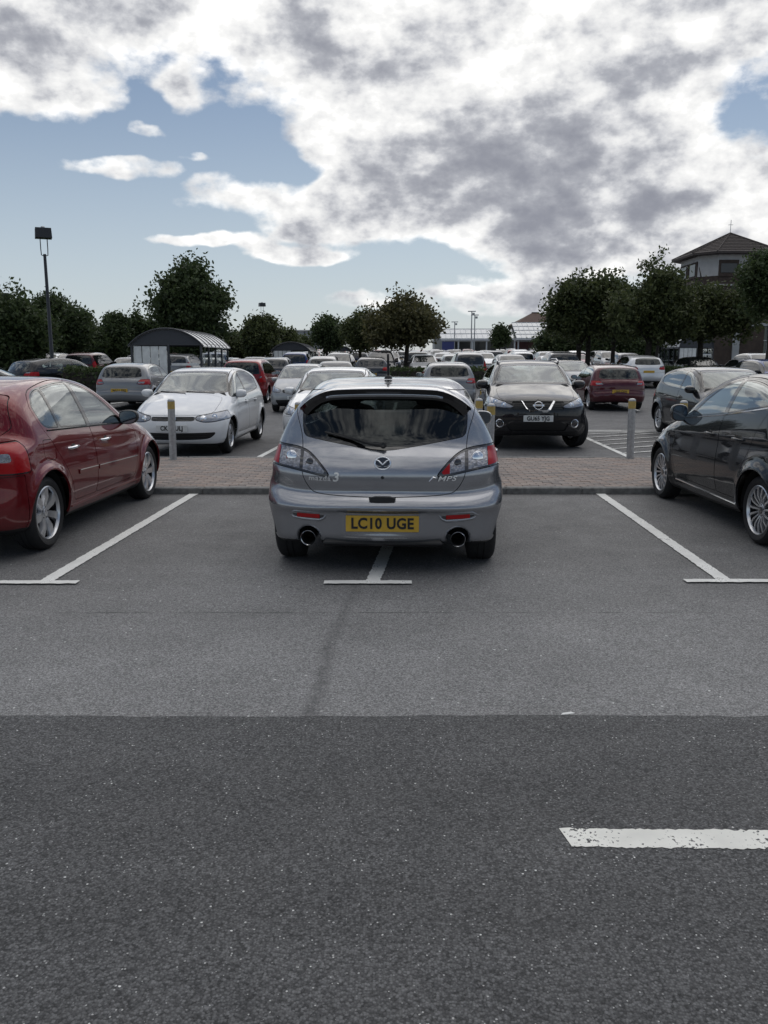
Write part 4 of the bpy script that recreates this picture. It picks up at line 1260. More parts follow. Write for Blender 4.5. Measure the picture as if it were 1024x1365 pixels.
    # aerial
    b = MB(); b.lathe([(.034, 0), (.03, .018), (.018, .032), (.010, .036), (.009, .05), (.0001, .05)], (0, 0, 0), 'z', 16)
    b.path([(0, 0, .03), (0, -.035, .13), (0, -.06, .205)], [.012, .010, .009], 8)
    o = b.build('aerial', M_BLACK, root, (0, -1.02, 1.436), smooth=40)
    # rear wiper
    b = MB(); yy = -1.815
    b.path([(0.0, -1.815, .965), (-.10, -1.80, .975), (-.37, -1.715, 1.045)], [.014, .010, .006], 8)
    b.path([(.01, -1.83, .955), (-.05, -1.81, .96), (-.45, -1.70, 1.052)], .008, 6)
    b.lathe([(.024, 0), (.022, -.02), (.0001, -.024)], (0.0, -1.805, .962), 'y', 14)
    b.build('wiper', M_BLACK, root, smooth=50)
    # tail lamps
    g0 = None
    for side in (0, 1):
        w = lamps['tail_lamp'][side]; g = lamps['tail_lamp'][2]
        core, rim = w.split(g(w.V, w.N) + .016)
        base = rim.moved(-.002).build('tail_lamp', M_LAMPDARK, root)
        ax = lambda V: np.abs(V[:, 0])
        bar, core = core.split(np.abs(ax(core.V) - .628) - .014)
        bar.moved(-.004).build('lamp_divider', M_LAMPDARK, base)
        inner, outer = core.split(ax(core.V) - .628)
        # inner half: red reflector next to a clear reversing window
        red_in, clear_in = inner.split(np.maximum(ax(inner.V) - .50, -(ax(inner.V) - .3)) if side == 1 else np.maximum(ax(inner.V) - .36, 0 * inner.V[:, 0] - 1))
        for q, nm, mm in ((red_in, 'red_lens', M_RED), (clear_in, 'clear_lens', M_CLEAR)):
            if len(q.F): q.moved(-.001).build(nm, mm, base)
        edge, mid = outer.split(-(ax(outer.V) - .795) if side == 1 else -(ax(outer.V) - .82))
        if len(edge.F): edge.moved(-.001).build('red_lens', M_RED, base)
        mid.moved(-.003).build('clear_lens', M_CLEAR, base)
        sx = -1 if side == 0 else 1
        for (cx, cz, rr_, mm) in ((.715, .866, .043, M_CHROME), (.56, .835, .026, M_LAMPDARK)):
            yv = surf_y(S, cx, cz, False)
            b = MB(); b.lathe([(rr_, -.004), (rr_ + .004, -.001), (rr_ * .86, .004), (rr_ * .5, .012), (.0001, .014)], (0, 0, 0), 'y', 24)
            o = b.build('bulb_bowl', mm, base, (sx * cx, yv - .004, cz), smooth=60)
            o.rotation_euler = (R(-12), 0, sx * R(24))
    # badge: oval ring with a winged bar
    yb = surf_y(S, 0, .838, False); tilt = R(-14)
    bd = MB()
    ring = [(.058 * math.cos(a), 0, .047 * math.sin(a)) for a in np.linspace(0, 2 * math.pi, 33)]
    bd.path(ring, .0062, 8)
    for sx in (-1, 1):
        bd.path([(sx * .050, -.002, .026), (sx * .030, -.004, .018), (sx * .012, -.005, .0), (0, -.005, -.012)], [.004, .006, .007, .005], 8)
        bd.path([(sx * .052, -.001, -.010), (sx * .036, -.003, -.022), (sx * .01, -.003, -.024)], [.003, .004, .003], 6)
    badge = bd.build('badge', M_CHROME, root, (0, yb - .008, .838), smooth=60); badge.rotation_euler = (tilt, 0, 0)
    bk = MB(); bk.lathe([(.052, -.003), (.052, .012)], (0, 0, 0), 'y', 28); o = bk.build('badge_backing', M_LAMPDARK, badge); o.scale = (1.08, 1, .86)
    # model lettering
    yl = surf_y(S, -.44, .722, False)
    a1 = math.atan2(surf_y(S, .50, .72, False) - surf_y(S, .38, .72, False), .12)
    lettering('lettering', 'mazda', .052, M_CHROME, root, (-.475, yl - .004, .719), (R(90 - 4), 0, -a1), .0008, 1.25, 0, 1.1)
    lettering('lettering', '3', .095, M_CHROME, root, (-.352, surf_y(S, -.352, .72, False) - .004, .728), (R(90 - 4), 0, -a1 * .8), .002, 1.1, .15)
    lettering('lettering', 'MPS', .052, M_CHROME, root, (.475, yl - .004, .722), (R(90 - 4), 0, a1), .0008, 1.5, .3, 1.1)
    b = MB(); b.path([(.345, surf_y(S, .345, .71, False) - .003, .704), (.375, surf_y(S, .375, .72, False) - .003, .735), (.40, surf_y(S, .40, .72, False) - .003, .728)], [.003, .008, .003], 6); b.build('badge_flash', M_CHROME, root)
    # lock, latch recess, plate
    b = MB(); b.lathe([(.013, 0), (.011, -.004), (.0001, -.004)], (0, surf_y(S, 0, .735, False), .735), 'y', 14); b.build('lock', M_BLACK, root)
    b = MB(); b.prism(chaikin([(-.105, .598), (-.085, .555), (.085, .555), (.105, .598)], 1), -1.975, -1.88, 'y'); b.build('latch_recess', M_BLACK, root)
    plate(root, 'LC10 UGE', surf_y(S, 0, .392, False) - .007, .392, False, .545, .122)
    # reflector slits with a bright lower lip
    for sx in (-1, 1):
        pts = [(x, surf_y(S, x, .437, False)) for x in np.linspace(.44, .69, 7)]
        b = MB(); vs_ = []
        for i, (x, y) in enumerate(pts):
            t = i / 6; hh = .021 * min(1, t * 6 + .35, (1 - t) * 5 + .25); zc = .437 + .006 * t
            vs_ += [(sx * x, y - .004, zc - hh), (sx * x, y - .004, zc + hh), (sx * x, y + .02, zc + hh), (sx * x, y + .02, zc - hh)]
        fs_ = [(i * 4 + j, i * 4 + (j + 1) % 4, i * 4 + 4 + (j + 1) % 4, i * 4 + 4 + j) for i in range(6) for j in range(4)] + [(0, 1, 2, 3), (24, 25, 26, 27)]
        b.add(vs_, fs_); rb = b.build('reflector', M_LAMPDARK, root)
        b = MB(); vs_ = []
        for x in np.linspace(.475, .655, 6):
            y = surf_y(S, x, .437, False); zc = .438
            vs_ += [(sx * x, y - .008, zc - .015), (sx * x, y - .008, zc + .014), (sx * x, y, zc + .014), (sx * x, y, zc - .015)]
        fs_ = [(i * 4 + j, i * 4 + (j + 1) % 4, i * 4 + 4 + (j + 1) % 4, i * 4 + 4 + j) for i in range(5) for j in range(4)] + [(0, 1, 2, 3), (20, 21, 22, 23)]
        b.add(vs_, fs_); b.build('red_lens', M_RED, rb)
        b = MB()
        P = [(.425, .452), (.44, .425), (.475, .408), (.60, .41), (.68, .418), (.70, .43)]
        b.path([(sx * x, surf_y(S, x, z, False) - .002, z) for x, z in P], [.004, .010, .013, .013, .010, .004], 8)
        P = [(.44, .463), (.56, .468), (.67, .468), (.715, .44)]
        b.path([(sx * x, surf_y(S, x, z, False) + .001, z) for x, z in P], [.003, .007, .009, .004], 8)
        b.build('reflector_surround', MATS['silver_paint'], rb, smooth=60)
    # exhausts
    for sx in (-1, 1):
        b = MB()
        b.lathe([(.054, .25), (.056, 0), (.058, -.012), (.055, -.017), (.051, -.012)], (0, 0, 0), 'y', 28, 0, False)
        o = b.build('exhaust', M_CHROME, root, (sx * .565, -1.885, .268), smooth=50)
        b = MB(); b.lathe([(.052, -.013), (.050, .06), (.049, .2), (.0001, .2)], (0, 0, 0), 'y', 24, 0, False); b.build('exhaust_bore', M_LINER, o)
    b = MB(); b.box((0, -1.74, .235), (.90, .36, .05), bev=.02); b.tube((0, -1.55, .3), (0, -1.55, .32), .16)
    b.build('diffuser', M_BLACK, root, smooth=40)
    for sx in (-1, 1):
        mirror(root, sx * .80, .72, .99, MATS['silver_paint'], s=1.0)
    handles(out.get('doors', []), S, (-.95, .02), .84, MATS['silver_paint'])
    return root, sp
# ------------------------------------------------------------------ the other cars
M_HEAD = mat('headlamp_lens', (.20, .22, .26), .10, .5, 1.0, bump=.35, bscale=35)
M_GRILLE = mat('grille_black', (.01, .01, .011), .35)

def top_g(pts, zmin, it=1):
    Q = chaikin(pts, it)
    return lambda V, N: np.maximum(np.maximum(poly_sdf(Q, np.abs(V[:, 0]), V[:, 1]), (zmin - V[:, 2])), (.25 - N[:, 2]) * .3)

def bars(root, name, S, x1, z0, z1, n, m, front=True, th=.006):
    """thin horizontal bars across a grille opening"""
    b = MB()
    for i in range(n):
        z = z0 + (z1 - z0) * (i + .5) / n
        pts = []
        for x in np.linspace(-x1, x1, 11):
            pts.append((x, surf_y(S, abs(x), z, front) - (.012 if front else -.012), z))
        b.path(pts, th, 6)
    return b.build(name, m, root, smooth=60)

def head_lamps(root, S, lamps, bowls, key='headlamp', m=None):
    for side in (0, 1):
        w = lamps[key][side]; g = lamps[key][2]
        core, rim = w.split(g(w.V, w.N) + .012)
        base = rim.moved(-.003).build('headlamp', M_LAMPDARK, root)
        core.moved(-.002).build('lens', m or M_HEAD, base)
        sx = -1 if side == 0 else 1
        for (cx, cz, r_) in bowls:
            yv = surf_y(S, cx, cz, True)
            b = MB(); b.lathe([(r_, .004), (r_ * 1.05, .0), (r_ * .8, -.004), (r_ * .55, .004), (r_ * .3, .010), (.0001, .012)], (0, 0, 0), 'y', 20)
            o = b.build('bulb_bowl', M_CHROME, base, (sx * cx, yv + .002, cz), smooth=60); o.rotation_euler = (R(15), 0, -sx * R(30))

def tail_lamps(root, lamps, zones, key='tail_lamp'):
    """zones: list of (name, material, g(V)) tried in turn; the rest is red"""
    for side in (0, 1):
        w = lamps[key][side]; g = lamps[key][2]
        core, rim = w.split(g(w.V, w.N) + .010)
        base = rim.moved(-.003).build('tail_lamp', M_LAMPDARK, root)
        for nm, mm, zg in zones:
            a, core = core.split(zg(core.V))
            if len(a.F): a.moved(-.002).build(nm, mm, base)
        if len(core.F): core.moved(-.001).build('red_lens', M_RED, base)

STD_DOORS = lambda yb0, yb1, yA, zs, zt, sill=.32: [
    ('door', side_g([(yb0, sill + .12), (yb1 - .005, sill), (yb1 - .005, zt), (yb0 + .3, zt - .005), (yb0 - .25, zt - .18), (yb0 - .26, zs), (yb0 - .02, zs - .3)], .3, 1), None),
    ('door', side_g([(yb1 + .005, sill), (yA - .12, sill), (yA - .03, zs - .3), (yA, zs), (yA - .34, zs + .24), (yb1 + .3, zt - .04), (yb1 + .005, zt)], .3, 1), None)]

# ---- dark red five-door hatchback, left edge
SP_RED = dict(
    prof=[(2.02, .20), (2.12, .32), (2.15, .50), (2.10, .66), (1.95, .77), (1.45, .92), (1.08, 1.01), (1.0, 1.04), (.62, 1.235), (.30, 1.37), (.05, 1.42), (-.35, 1.452), (-.85, 1.445), (-1.25, 1.40), (-1.52, 1.33), (-1.62, 1.25), (-1.70, 1.08), (-1.76, 1.0), (-1.90, .985), (-2.02, .95), (-2.055, .86), (-2.04, .66), (-2.06, .55), (-2.06, .42), (-2.0, .27), (-1.8, .22), (1.7, .18)],
    W=.878, plan=[(-2.1, -.05), (-1.4, -.005), (-1.0, 0), (1.0, 0), (2.1, -.06)],
    belt=[(-2, 1.0), (-1.15, 1.0), (.5, .925), (1.2, .93), (2.2, .92)], tumble=[(-2, .55), (-1.0, .46), (.3, .42), (1.2, .5)],
    bu=.05, tc=.12, kb=.05, zmid=.58, bowf=[(.2, .30), (.6, .34), (.9, .24), (1.4, .14)], bowr=[(.2, .24), (.6, .28), (.95, .28), (1.05, .25), (1.4, .18)],
    edge=[(-2.1, .12), (-1.2, .12), (0, .12), (1.2, .14), (2.3, .22)], crown=.05,
    yf=1.3125, yr=-1.3125, rw=.316, rz=.316, ra=.365, flare=.03, fs=.05, zub=.26,
    creases=[(-1.75, .90, 1.25, .82, .010, .05), (-1.0, .42, 1.0, .38, .012, .05)],
    rearwin=[(0, 1.26), (.40, 1.25), (.52, 1.2), (.60, 1.04), (.5, 1.03), (0, 1.02), (-.01, 1.02), (-.01, 1.26)], rw_y=-1.3,
    windscreen=[(0, 1.395), (.48, 1.38), (.66, 1.03), (0, 1.045), (-.01, 1.045), (-.01, 1.395)], ws_y=.15,
    windows=[[(-1.16, 1.02), (-.935, 1.008), (-.935, 1.342), (-1.03, 1.332), (-1.16, 1.29), (-1.25, 1.2), (-1.22, 1.06)],
             [(-.905, 1.006), (-.30, .975), (-.30, 1.382), (-.55, 1.382), (-.905, 1.346)],
             [(-.24, .972), (.58, .938), (.60, .96), (.36, 1.17), (.12, 1.30), (-.1, 1.366), (-.24, 1.38)]],
    lamps={'tail_lamp': ([(.50, .80), (.62, .72), (.74, .70), (1.0, .70), (1.0, .97), (.70, .955), (.56, .93)], -1.60, False), 'headlamp': ([(.42, .62), (.6, .64), (.92, .68), (.92, .80), (.7, .78), (.5, .72)], 1.35, True)},
    grilles={'grille': ([(-.01, .60), (.26, .60), (.30, .67), (-.01, .69)], 1.2, True, M_GRILLE, .02), 'lower_intake': ([(-.01, .26), (.5, .26), (.55, .42), (-.01, .43)], 1.2, True, M_GRILLE, .02)},
    cabin=(-1.3, .95, .93, .68, ((-.05,), (-.85,))),
)
def red_hatch():
    sp = SP_RED
    sp['panels'] = [
        ('door', side_g([(-.84, .47), (-.78, .33), (-.275, .33), (-.275, 1.405), (-.6, 1.41), (-.95, 1.37), (-1.19, 1.32), (-1.29, 1.2), (-1.26, 1.04), (-1.16, .90), (-.93, .62)], .3, 1), None),
        ('door', side_g([(-.268, .33), (.80, .33), (.88, .6), (.88, .9), (.68, .96), (.38, 1.21), (.12, 1.34), (-.1, 1.395), (-.268, 1.405)], .3, 1), None),
        ('fuel_flap', (lambda V, N: np.maximum(side_g([(-1.34, .76), (-1.13, .75), (-1.12, .92), (-1.33, .93)], .3, 2)(V, N), -V[:, 0])), None),
        ('tailgate', end_g([(-.02, .58), (.50, .60), (.58, .7), (.62, .98), (.70, 1.05), (.62, 1.3), (.3, 1.36), (-.02, 1.37)], -1.25, False, 1), None),
        ('rear_bumper', (lambda V, N: np.maximum(V[:, 1] + 1.70, V[:, 2] - .685)), None),
        ('bonnet', top_g([(-.1, .98), (.60, .98), (.66, 1.2), (.60, 1.8), (.45, 1.98), (-.1, 2.05)], .75), None),
    ]
    root, S, lamps, out = build_car('parked_car', sp, paint('red_paint', (.15, .006, .010), .3, .28), .024,
        'dark red five-door hatchback with chrome door handles, parked at the left edge')
    add_wheels(root, sp, 'seven', .232, .205)
    tail_lamps(root, lamps, [('clear_lens', M_CLEAR, lambda V: np.maximum(np.abs(V[:, 2] - .835) - .035, V[:, 1] + 1.80))])
    head_lamps(root, S, lamps, [(.66, .72, .04)])
    for sx in (-1, 1): mirror(root, sx * .80, .62, .985, M_BLACK if sx < 0 else M_BLACK, s=1.0)
    handles(out['doors'], S, (-.77, .02), .815, M_CHROME)
    strip(root, 'side_moulding', MATS['red_paint'], S, [(y, .585 - .028 * (y + .75)) for y in np.linspace(-.72, -.29, 6)], .05, .010)
    strip(root, 'side_moulding', MATS['red_paint'], S, [(y, .585 - .028 * (y + .75)) for y in np.linspace(-.25, .82, 10)], .05, .010)
    strip(root, 'chrome_strip', M_CHROME, S, [(y, .602 - .028 * (y + .75)) for y in np.linspace(-.71, -.29, 6)], .012, .014)
    strip(root, 'chrome_strip', M_CHROME, S, [(y, .602 - .028 * (y + .75)) for y in np.linspace(-.25, .82, 10)], .012, .014)
    strip(root, 'window_strip', M_GLOSSBLACK, S, [(y, 1.0 - .037 * (y + 1.2)) for y in np.linspace(-1.18, .60, 16)], .016, .006)
    strip(root, 'sill_strip', MATS['red_paint'], S, [(y, .285) for y in np.linspace(-.85, .9, 12)], .02, .008)
    b = MB(); b.path([(-.25, -1.30, 1.405), (-.25, -1.42, 1.46)], .004); b.build('aerial', M_BLACK, root)
    plate(root, '', -2.062, .70, False)
    return root, sp

# ---- black five-door hatchback, right edge
SP_BLACK = dict(
    prof=[(1.85, .20), (1.95, .30), (1.985, .46), (1.95, .62), (1.82, .76), (1.50, .90), (1.12, 1.0), (1.02, 1.03), (.62, 1.24), (.28, 1.40), (-.0, 1.455), (-.4, 1.482), (-.85, 1.465), (-1.25, 1.41), (-1.45, 1.36), (-1.60, 1.19), (-1.72, 1.02), (-1.84, .95), (-1.90, .82), (-1.90, .64), (-1.94, .56), (-1.94, .40), (-1.87, .26), (-1.7, .22), (1.5, .18)],
    W=.862, plan=[(-2.0, -.05), (-1.3, 0), (-.9, 0), (.8, -.005), (2.0, -.07)],
    belt=[(-2, 1.16), (-1.2, 1.14), (-.35, 1.07), (.5, .985), (1.2, .95), (2.2, .92)], tumble=[(-2, .60), (-1.0, .50), (.3, .46), (1.2, .5)],
    bu=.055, tc=.12, kb=.05, zmid=.60, bowf=[(.2, .30), (.6, .36), (.9, .26), (1.4, .14)], bowr=[(.2, .26), (.6, .30), (.95, .28), (1.4, .18)],
    edge=[(-2.0, .12), (-1.2, .12), (0, .12), (1.2, .14), (2.1, .22)], crown=.05,
    yf=1.2445, yr=-1.2445, rw=.305, rz=.305, ra=.352, flare=.035, fs=.06, zub=.26,
    creases=[(-1.7, .93, 1.2, .80, .016, .06), (-1.0, .47, .9, .36, .014, .06)],
    rearwin=[(0, 1.34), (.40, 1.33), (.52, 1.28), (.60, 1.06), (.5, 1.03), (0, 1.02), (-.01, 1.02), (-.01, 1.34)], rw_y=-1.1,
    windscreen=[(0, 1.42), (.46, 1.405), (.66, 1.03), (0, 1.045), (-.01, 1.045), (-.01, 1.42)], ws_y=.15,
    windows=[[(-1.20, 1.20), (-.86, 1.155), (-.39, 1.09), (-.39, 1.405), (-.7, 1.40), (-1.05, 1.345), (-1.22, 1.27)],
             [(-.33, 1.082), (.46, 1.01), (.50, 1.03), (.30, 1.19), (.08, 1.315), (-.12, 1.385), (-.33, 1.41)],
             [(.50, 1.005), (.76, .985), (.74, 1.0), (.58, 1.10), (.545, 1.10)]],
    lamps={'tail_lamp': ([(.55, .80), (.66, .76), (1.0, .78), (1.0, 1.12), (.66, 1.10), (.60, .95)], -1.50, False), 'headlamp': ([(.46, .62), (.6, .62), (.92, .70), (.92, .92), (.78, .90), (.55, .75)], 1.1, True)},
    grilles={'grille': ([(-.01, .58), (.40, .60), (.42, .66), (-.01, .67)], 1.2, True, M_GRILLE, .02), 'lower_intake': ([(-.01, .26), (.45, .26), (.38, .50), (-.01, .52)], 1.2, True, M_GRILLE, .02)},
    cabin=(-1.2, .95, .98, .66, ((-.08,), (-.85,))),
)
def black_hatch():
    sp = SP_BLACK
    sp['panels'] = [
        ('door', side_g([(-.83, .47), (-.78, .33), (-.362, .33), (-.362, 1.43), (-.7, 1.43), (-1.06, 1.375), (-1.26, 1.29), (-1.27, 1.18), (-1.14, 1.0), (-.95, .66)], .3, 1), None),
        ('door', side_g([(-.355, .33), (.72, .33), (.83, .6), (.85, .96), (.62, 1.08), (.32, 1.225), (.09, 1.345), (-.12, 1.41), (-.355, 1.435)], .3, 1), None),
        ('tailgate', end_g([(-.02, .60), (.48, .62), (.56, .7), (.62, 1.02), (.66, 1.1), (.60, 1.36), (.3, 1.40), (-.02, 1.41)], -1.2, False, 1), None),
        ('rear_bumper', (lambda V, N: np.maximum(V[:, 1] + 1.58, V[:, 2] - .70)), None),
        ('bonnet', top_g([(-.1, 1.0), (.60, 1.0), (.64, 1.2), (.55, 1.7), (.40, 1.85), (-.1, 1.92)], .75), None),
    ]
    root, S, lamps, out = build_car('parked_car', sp, paint('black_paint', (.006, .0065, .009), .0, .5), .024,
        'black five-door hatchback with many-spoked silver wheels, cut off by the right edge')
    add_wheels(root, sp, 'multi', .222, .195)
    tail_lamps(root, lamps, []); head_lamps(root, S, lamps, [(.68, .74, .04)])
    for sx in (-1, 1): mirror(root, sx * .76, .70, 1.01, MATS['black_paint'], s=1.0, shape=[(0, -.05), (.0, .06), (.04, .105), (.14, .11), (.18, .07), (.18, -.04), (.14, -.075), (.04, -.075)])
    handles(out['doors'], S, (-.80, -.16), .875, MATS['black_paint'])
    strip(root, 'chrome_strip', M_CHROME, S, [(y, z) for y, z in zip(np.linspace(-1.2, .78, 20), np.interp(np.linspace(-1.2, .78, 20), [-1.2, -.86, -.36, .46, .78], [1.183, 1.138, 1.071, .993, .966]))], .013, .006)
    strip(root, 'sill_strip', M_CHROME, S, [(y, .285 + .012 * y) for y in np.linspace(-.8, .75, 12)], .010, .006)
    b = MB(); b.path([(0, -1.2, 1.42), (0, -1.36, 1.5)], .004); b.build('aerial', M_BLACK, root)
    plate(root, '', -1.95, .78, False)
    return root, sp

# ---- white supermini facing the camera
SP_WHITE = dict(
    prof=[(1.86, .19), (1.96, .26), (2.0, .42), (1.99, .56), (1.93, .67), (1.80, .745), (1.40, .89), (1.03, .985), (.92, 1.02), (.52, 1.22), (.20, 1.38), (-.08, 1.435), (-.5, 1.455), (-1.0, 1.44), (-1.40, 1.39), (-1.62, 1.34), (-1.72, 1.15), (-1.82, .97), (-1.90, .9), (-1.92, .75), (-1.93, .60), (-1.97, .55), (-1.97, .40), (-1.9, .26), (-1.7, .22), (1.5, .17)],
    W=.842, plan=[(-2.0, -.05), (-1.3, 0), (.8, 0), (2.0, -.055)],
    belt=[(-2, 1.0), (-1.0, .98), (.2, .95), (1.2, .93), (2.2, .90)], tumble=[(-2, .52), (-1.0, .44), (.3, .42), (1.2, .5)],
    bu=.045, tc=.12, kb=.045, zmid=.58, bowf=[(.2, .26), (.6, .28), (.9, .22), (1.4, .12)], bowr=[(.2, .22), (.6, .25), (.95, .24), (1.4, .16)],
    edge=[(-2.0, .12), (-1.2, .12), (0, .12), (1.2, .13), (2.1, .16)], crown=.05,
    yf=1.235, yr=-1.235, rw=.30, rz=.30, ra=.348, flare=.028, fs=.05, zub=.205,
    creases=[(-1.75, .86, 1.2, .80, .014, .04), (-1.0, .36, .9, .36, .012, .05)],
    rearwin=[(0, 1.34), (.46, 1.33), (.56, 1.26), (.62, 1.0), (.5, .985), (0, .98), (-.01, .98), (-.01, 1.34)], rw_y=-1.1,
    windscreen=[(0, 1.392), (.46, 1.378), (.53, 1.36), (.665, 1.03), (.6, 1.005), (0, 1.02), (-.01, 1.02), (-.01, 1.392)], ws_y=.15,
    windows=[[(-1.22, 1.05), (-.86, 1.0), (-.16, .975), (-.16, 1.365), (-.6, 1.385), (-.98, 1.35), (-1.26, 1.23)],
             [(-.10, .972), (.85, .945), (.52, 1.16), (.2, 1.31), (-.10, 1.362)]],
    lamps={'tail_lamp': ([(.54, .78), (1.0, .78), (1.0, .98), (.60, .97)], -1.55, False), 'headlamp': ([(.375, .605), (.50, .56), (.68, .565), (.95, .63), (.95, .775), (.74, .735), (.375, .665)], 1.35, True)},
    grilles={'grille': ([(-.01, .588), (.36, .588), (.372, .655), (-.01, .663)], 1.2, True, M_GLOSSBLACK, .012), 'lower_intake': ([(-.01, .262), (.55, .268), (.66, .34), (.70, .40), (.6, .395), (-.01, .385)], 1.2, True, M_GRILLE, .02)},
    cabin=(-1.2, .92, .93, .66, ((-.08,), (-.85,))),
)
def white_hatch():
    sp = SP_WHITE
    sp['panels'] = STD_DOORS(-.86, -.13, .84, .955, 1.40) + [
        ('bonnet', top_g([(-.1, .97), (.60, .97), (.65, 1.2), (.62, 1.75), (.40, 1.90), (-.1, 1.94)], .68), None),
        ('front_bumper', (lambda V, N: np.maximum(1.52 - V[:, 1], V[:, 2] - .605)), None)]
    root, S, lamps, out = build_car('parked_car', sp, paint('white_paint', (.74, .75, .76), 0, .4), .026,
        'white small hatchback facing the camera, right behind the left bollard')
    add_wheels(root, sp, 'five', .20, .185)
    tail_lamps(root, lamps, []); head_lamps(root, S, lamps, [(.50, .625, .05), (.66, .655, .045)])
    bars(root, 'grille_bar', S, .34, .60, .65, 2, M_GRILLE, True, .005)
    bars(root, 'intake_bar', S, .56, .275, .38, 3, M_GRILLE, True, .006)
    b = MB(); ring = [(.062 * math.cos(a), 0, .062 * math.sin(a)) for a in np.linspace(0, 2 * math.pi, 25)]; b.path(ring, .006, 6)
    b.path([(-.045, 0, .04), (-.018, 0, -.045), (0, 0, -.005), (.018, 0, -.045), (.045, 0, .04)], .005, 6); b.path([(-.02, 0, .055), (0, 0, .01), (.02, 0, .055)], .005, 6)
    yb = surf_y(S, 0, .63, True); o = b.build('badge', M_CHROME, root, (0, yb + .006, .63), smooth=60); o.rotation_euler = (R(15), 0, 0)
    plate(root, 'CK16 ULJ', surf_y(S, 0, .45, True) + .006, .47, True, white=True)
    for sx in (-1, 1): mirror(root, sx * .765, .62, .985, MATS['white_paint'], s=.98)
    handles(out['doors'], S, (-.72, .06), .83, MATS['white_paint'])
    strip(root, 'sill_strip', MATS['white_paint'], S, [(y, .27) for y in np.linspace(-.8, .8, 10)], .05, .008)
    wp = MB(); ys_ = lambda x, z: surf_y(S, abs(x), z, True)
    for x0 in (-.45, .05):
        wp.path([(x0 + t * .5, ys_(x0 + t * .5, 1.005 + .03 * t) + .01, 1.005 + .03 * t) for t in np.linspace(0, 1, 6)], .008, 6)
    wp.build('wiper', M_BLACK, root)
    b = MB(); b.path([(0, -1.2, 1.425), (0, -1.34, 1.52)], .004); b.build('aerial', M_BLACK, root)
    return root, sp

# ---- black crossover facing the camera
SP_CROSS = dict(
    prof=[(2.02, .25), (2.12, .34), (2.17, .52), (2.17, .68), (2.13, .82), (1.98, .93), (1.5, 1.04), (1.10, 1.12), (.98, 1.15), (.58, 1.34), (.22, 1.50), (-.08, 1.56), (-.5, 1.588), (-1.1, 1.575), (-1.6, 1.52), (-1.85, 1.47), (-1.98, 1.25), (-2.05, 1.08), (-2.12, 1.0), (-2.15, .85), (-2.15, .7), (-2.2, .62), (-2.2, .45), (-2.12, .3), (-1.9, .27), (1.7, .24)],
    W=.905, plan=[(-2.2, -.05), (-1.3, 0), (.8, 0), (2.2, -.055)],
    belt=[(-2, 1.15), (-1.0, 1.10), (.2, 1.07), (1.2, 1.06), (2.2, 1.03)], tumble=[(-2, .52), (-1.0, .46), (.3, .44), (1.2, .5)],
    bu=.05, tc=.12, kb=.05, zmid=.66, bowf=[(.2, .30), (.6, .34), (1.0, .28), (1.5, .13)], bowr=[(.2, .25), (.6, .28), (1.05, .26), (1.5, .18)],
    edge=[(-2.2, .12), (-1.2, .12), (0, .12), (1.2, .12), (2.3, .16)], crown=.055,
    yf=1.323, yr=-1.323, rw=.345, rz=.345, ra=.40, flare=.035, fs=.07, zub=.32,
    creases=[(-1.9, 1.0, 1.3, .93, .02, .06), (-1.0, .5, .9, .45, .014, .06)],
    rearwin=[(0, 1.47), (.46, 1.46), (.56, 1.40), (.62, 1.13), (.5, 1.11), (0, 1.10), (-.01, 1.10), (-.01, 1.47)], rw_y=-1.3,
    windscreen=[(0, 1.515), (.48, 1.50), (.555, 1.48), (.70, 1.16), (.62, 1.135), (0, 1.15), (-.01, 1.15), (-.01, 1.515)], ws_y=.15,
    windows=[[(-1.42, 1.2), (-.95, 1.125), (-.16, 1.095), (-.16, 1.49), (-.6, 1.515), (-1.1, 1.47), (-1.42, 1.33)],
             [(-.10, 1.093), (.88, 1.07), (.55, 1.29), (.22, 1.43), (-.10, 1.488)]],
    lamps={'tail_lamp': ([(.50, .92), (1.0, .92), (1.0, 1.1), (.58, 1.08)], -1.7, False), 'headlamp': ([(.40, .765), (.50, .735), (.70, .745), (1.0, .81), (1.0, .955), (.84, .935), (.55, .845)], 1.35, True)},
    grilles={'grille': ([(-.01, .70), (.24, .70), (.46, .72), (.44, .80), (.46, .86), (-.01, .87)], 1.4, True, M_GRILLE, .02), 'lower_intake': ([(-.01, .33), (.48, .33), (.56, .47), (-.01, .48)], 1.4, True, M_GRILLE, .02),
             'lower_bumper': ([(-.01, .25), (.95, .25), (.95, .318), (-.01, .315)], 1.75, True, M_BLACK, 0.0)},
    cabin=(-1.5, 1.0, 1.05, .70, ((-.08,), (-.9,))),
)
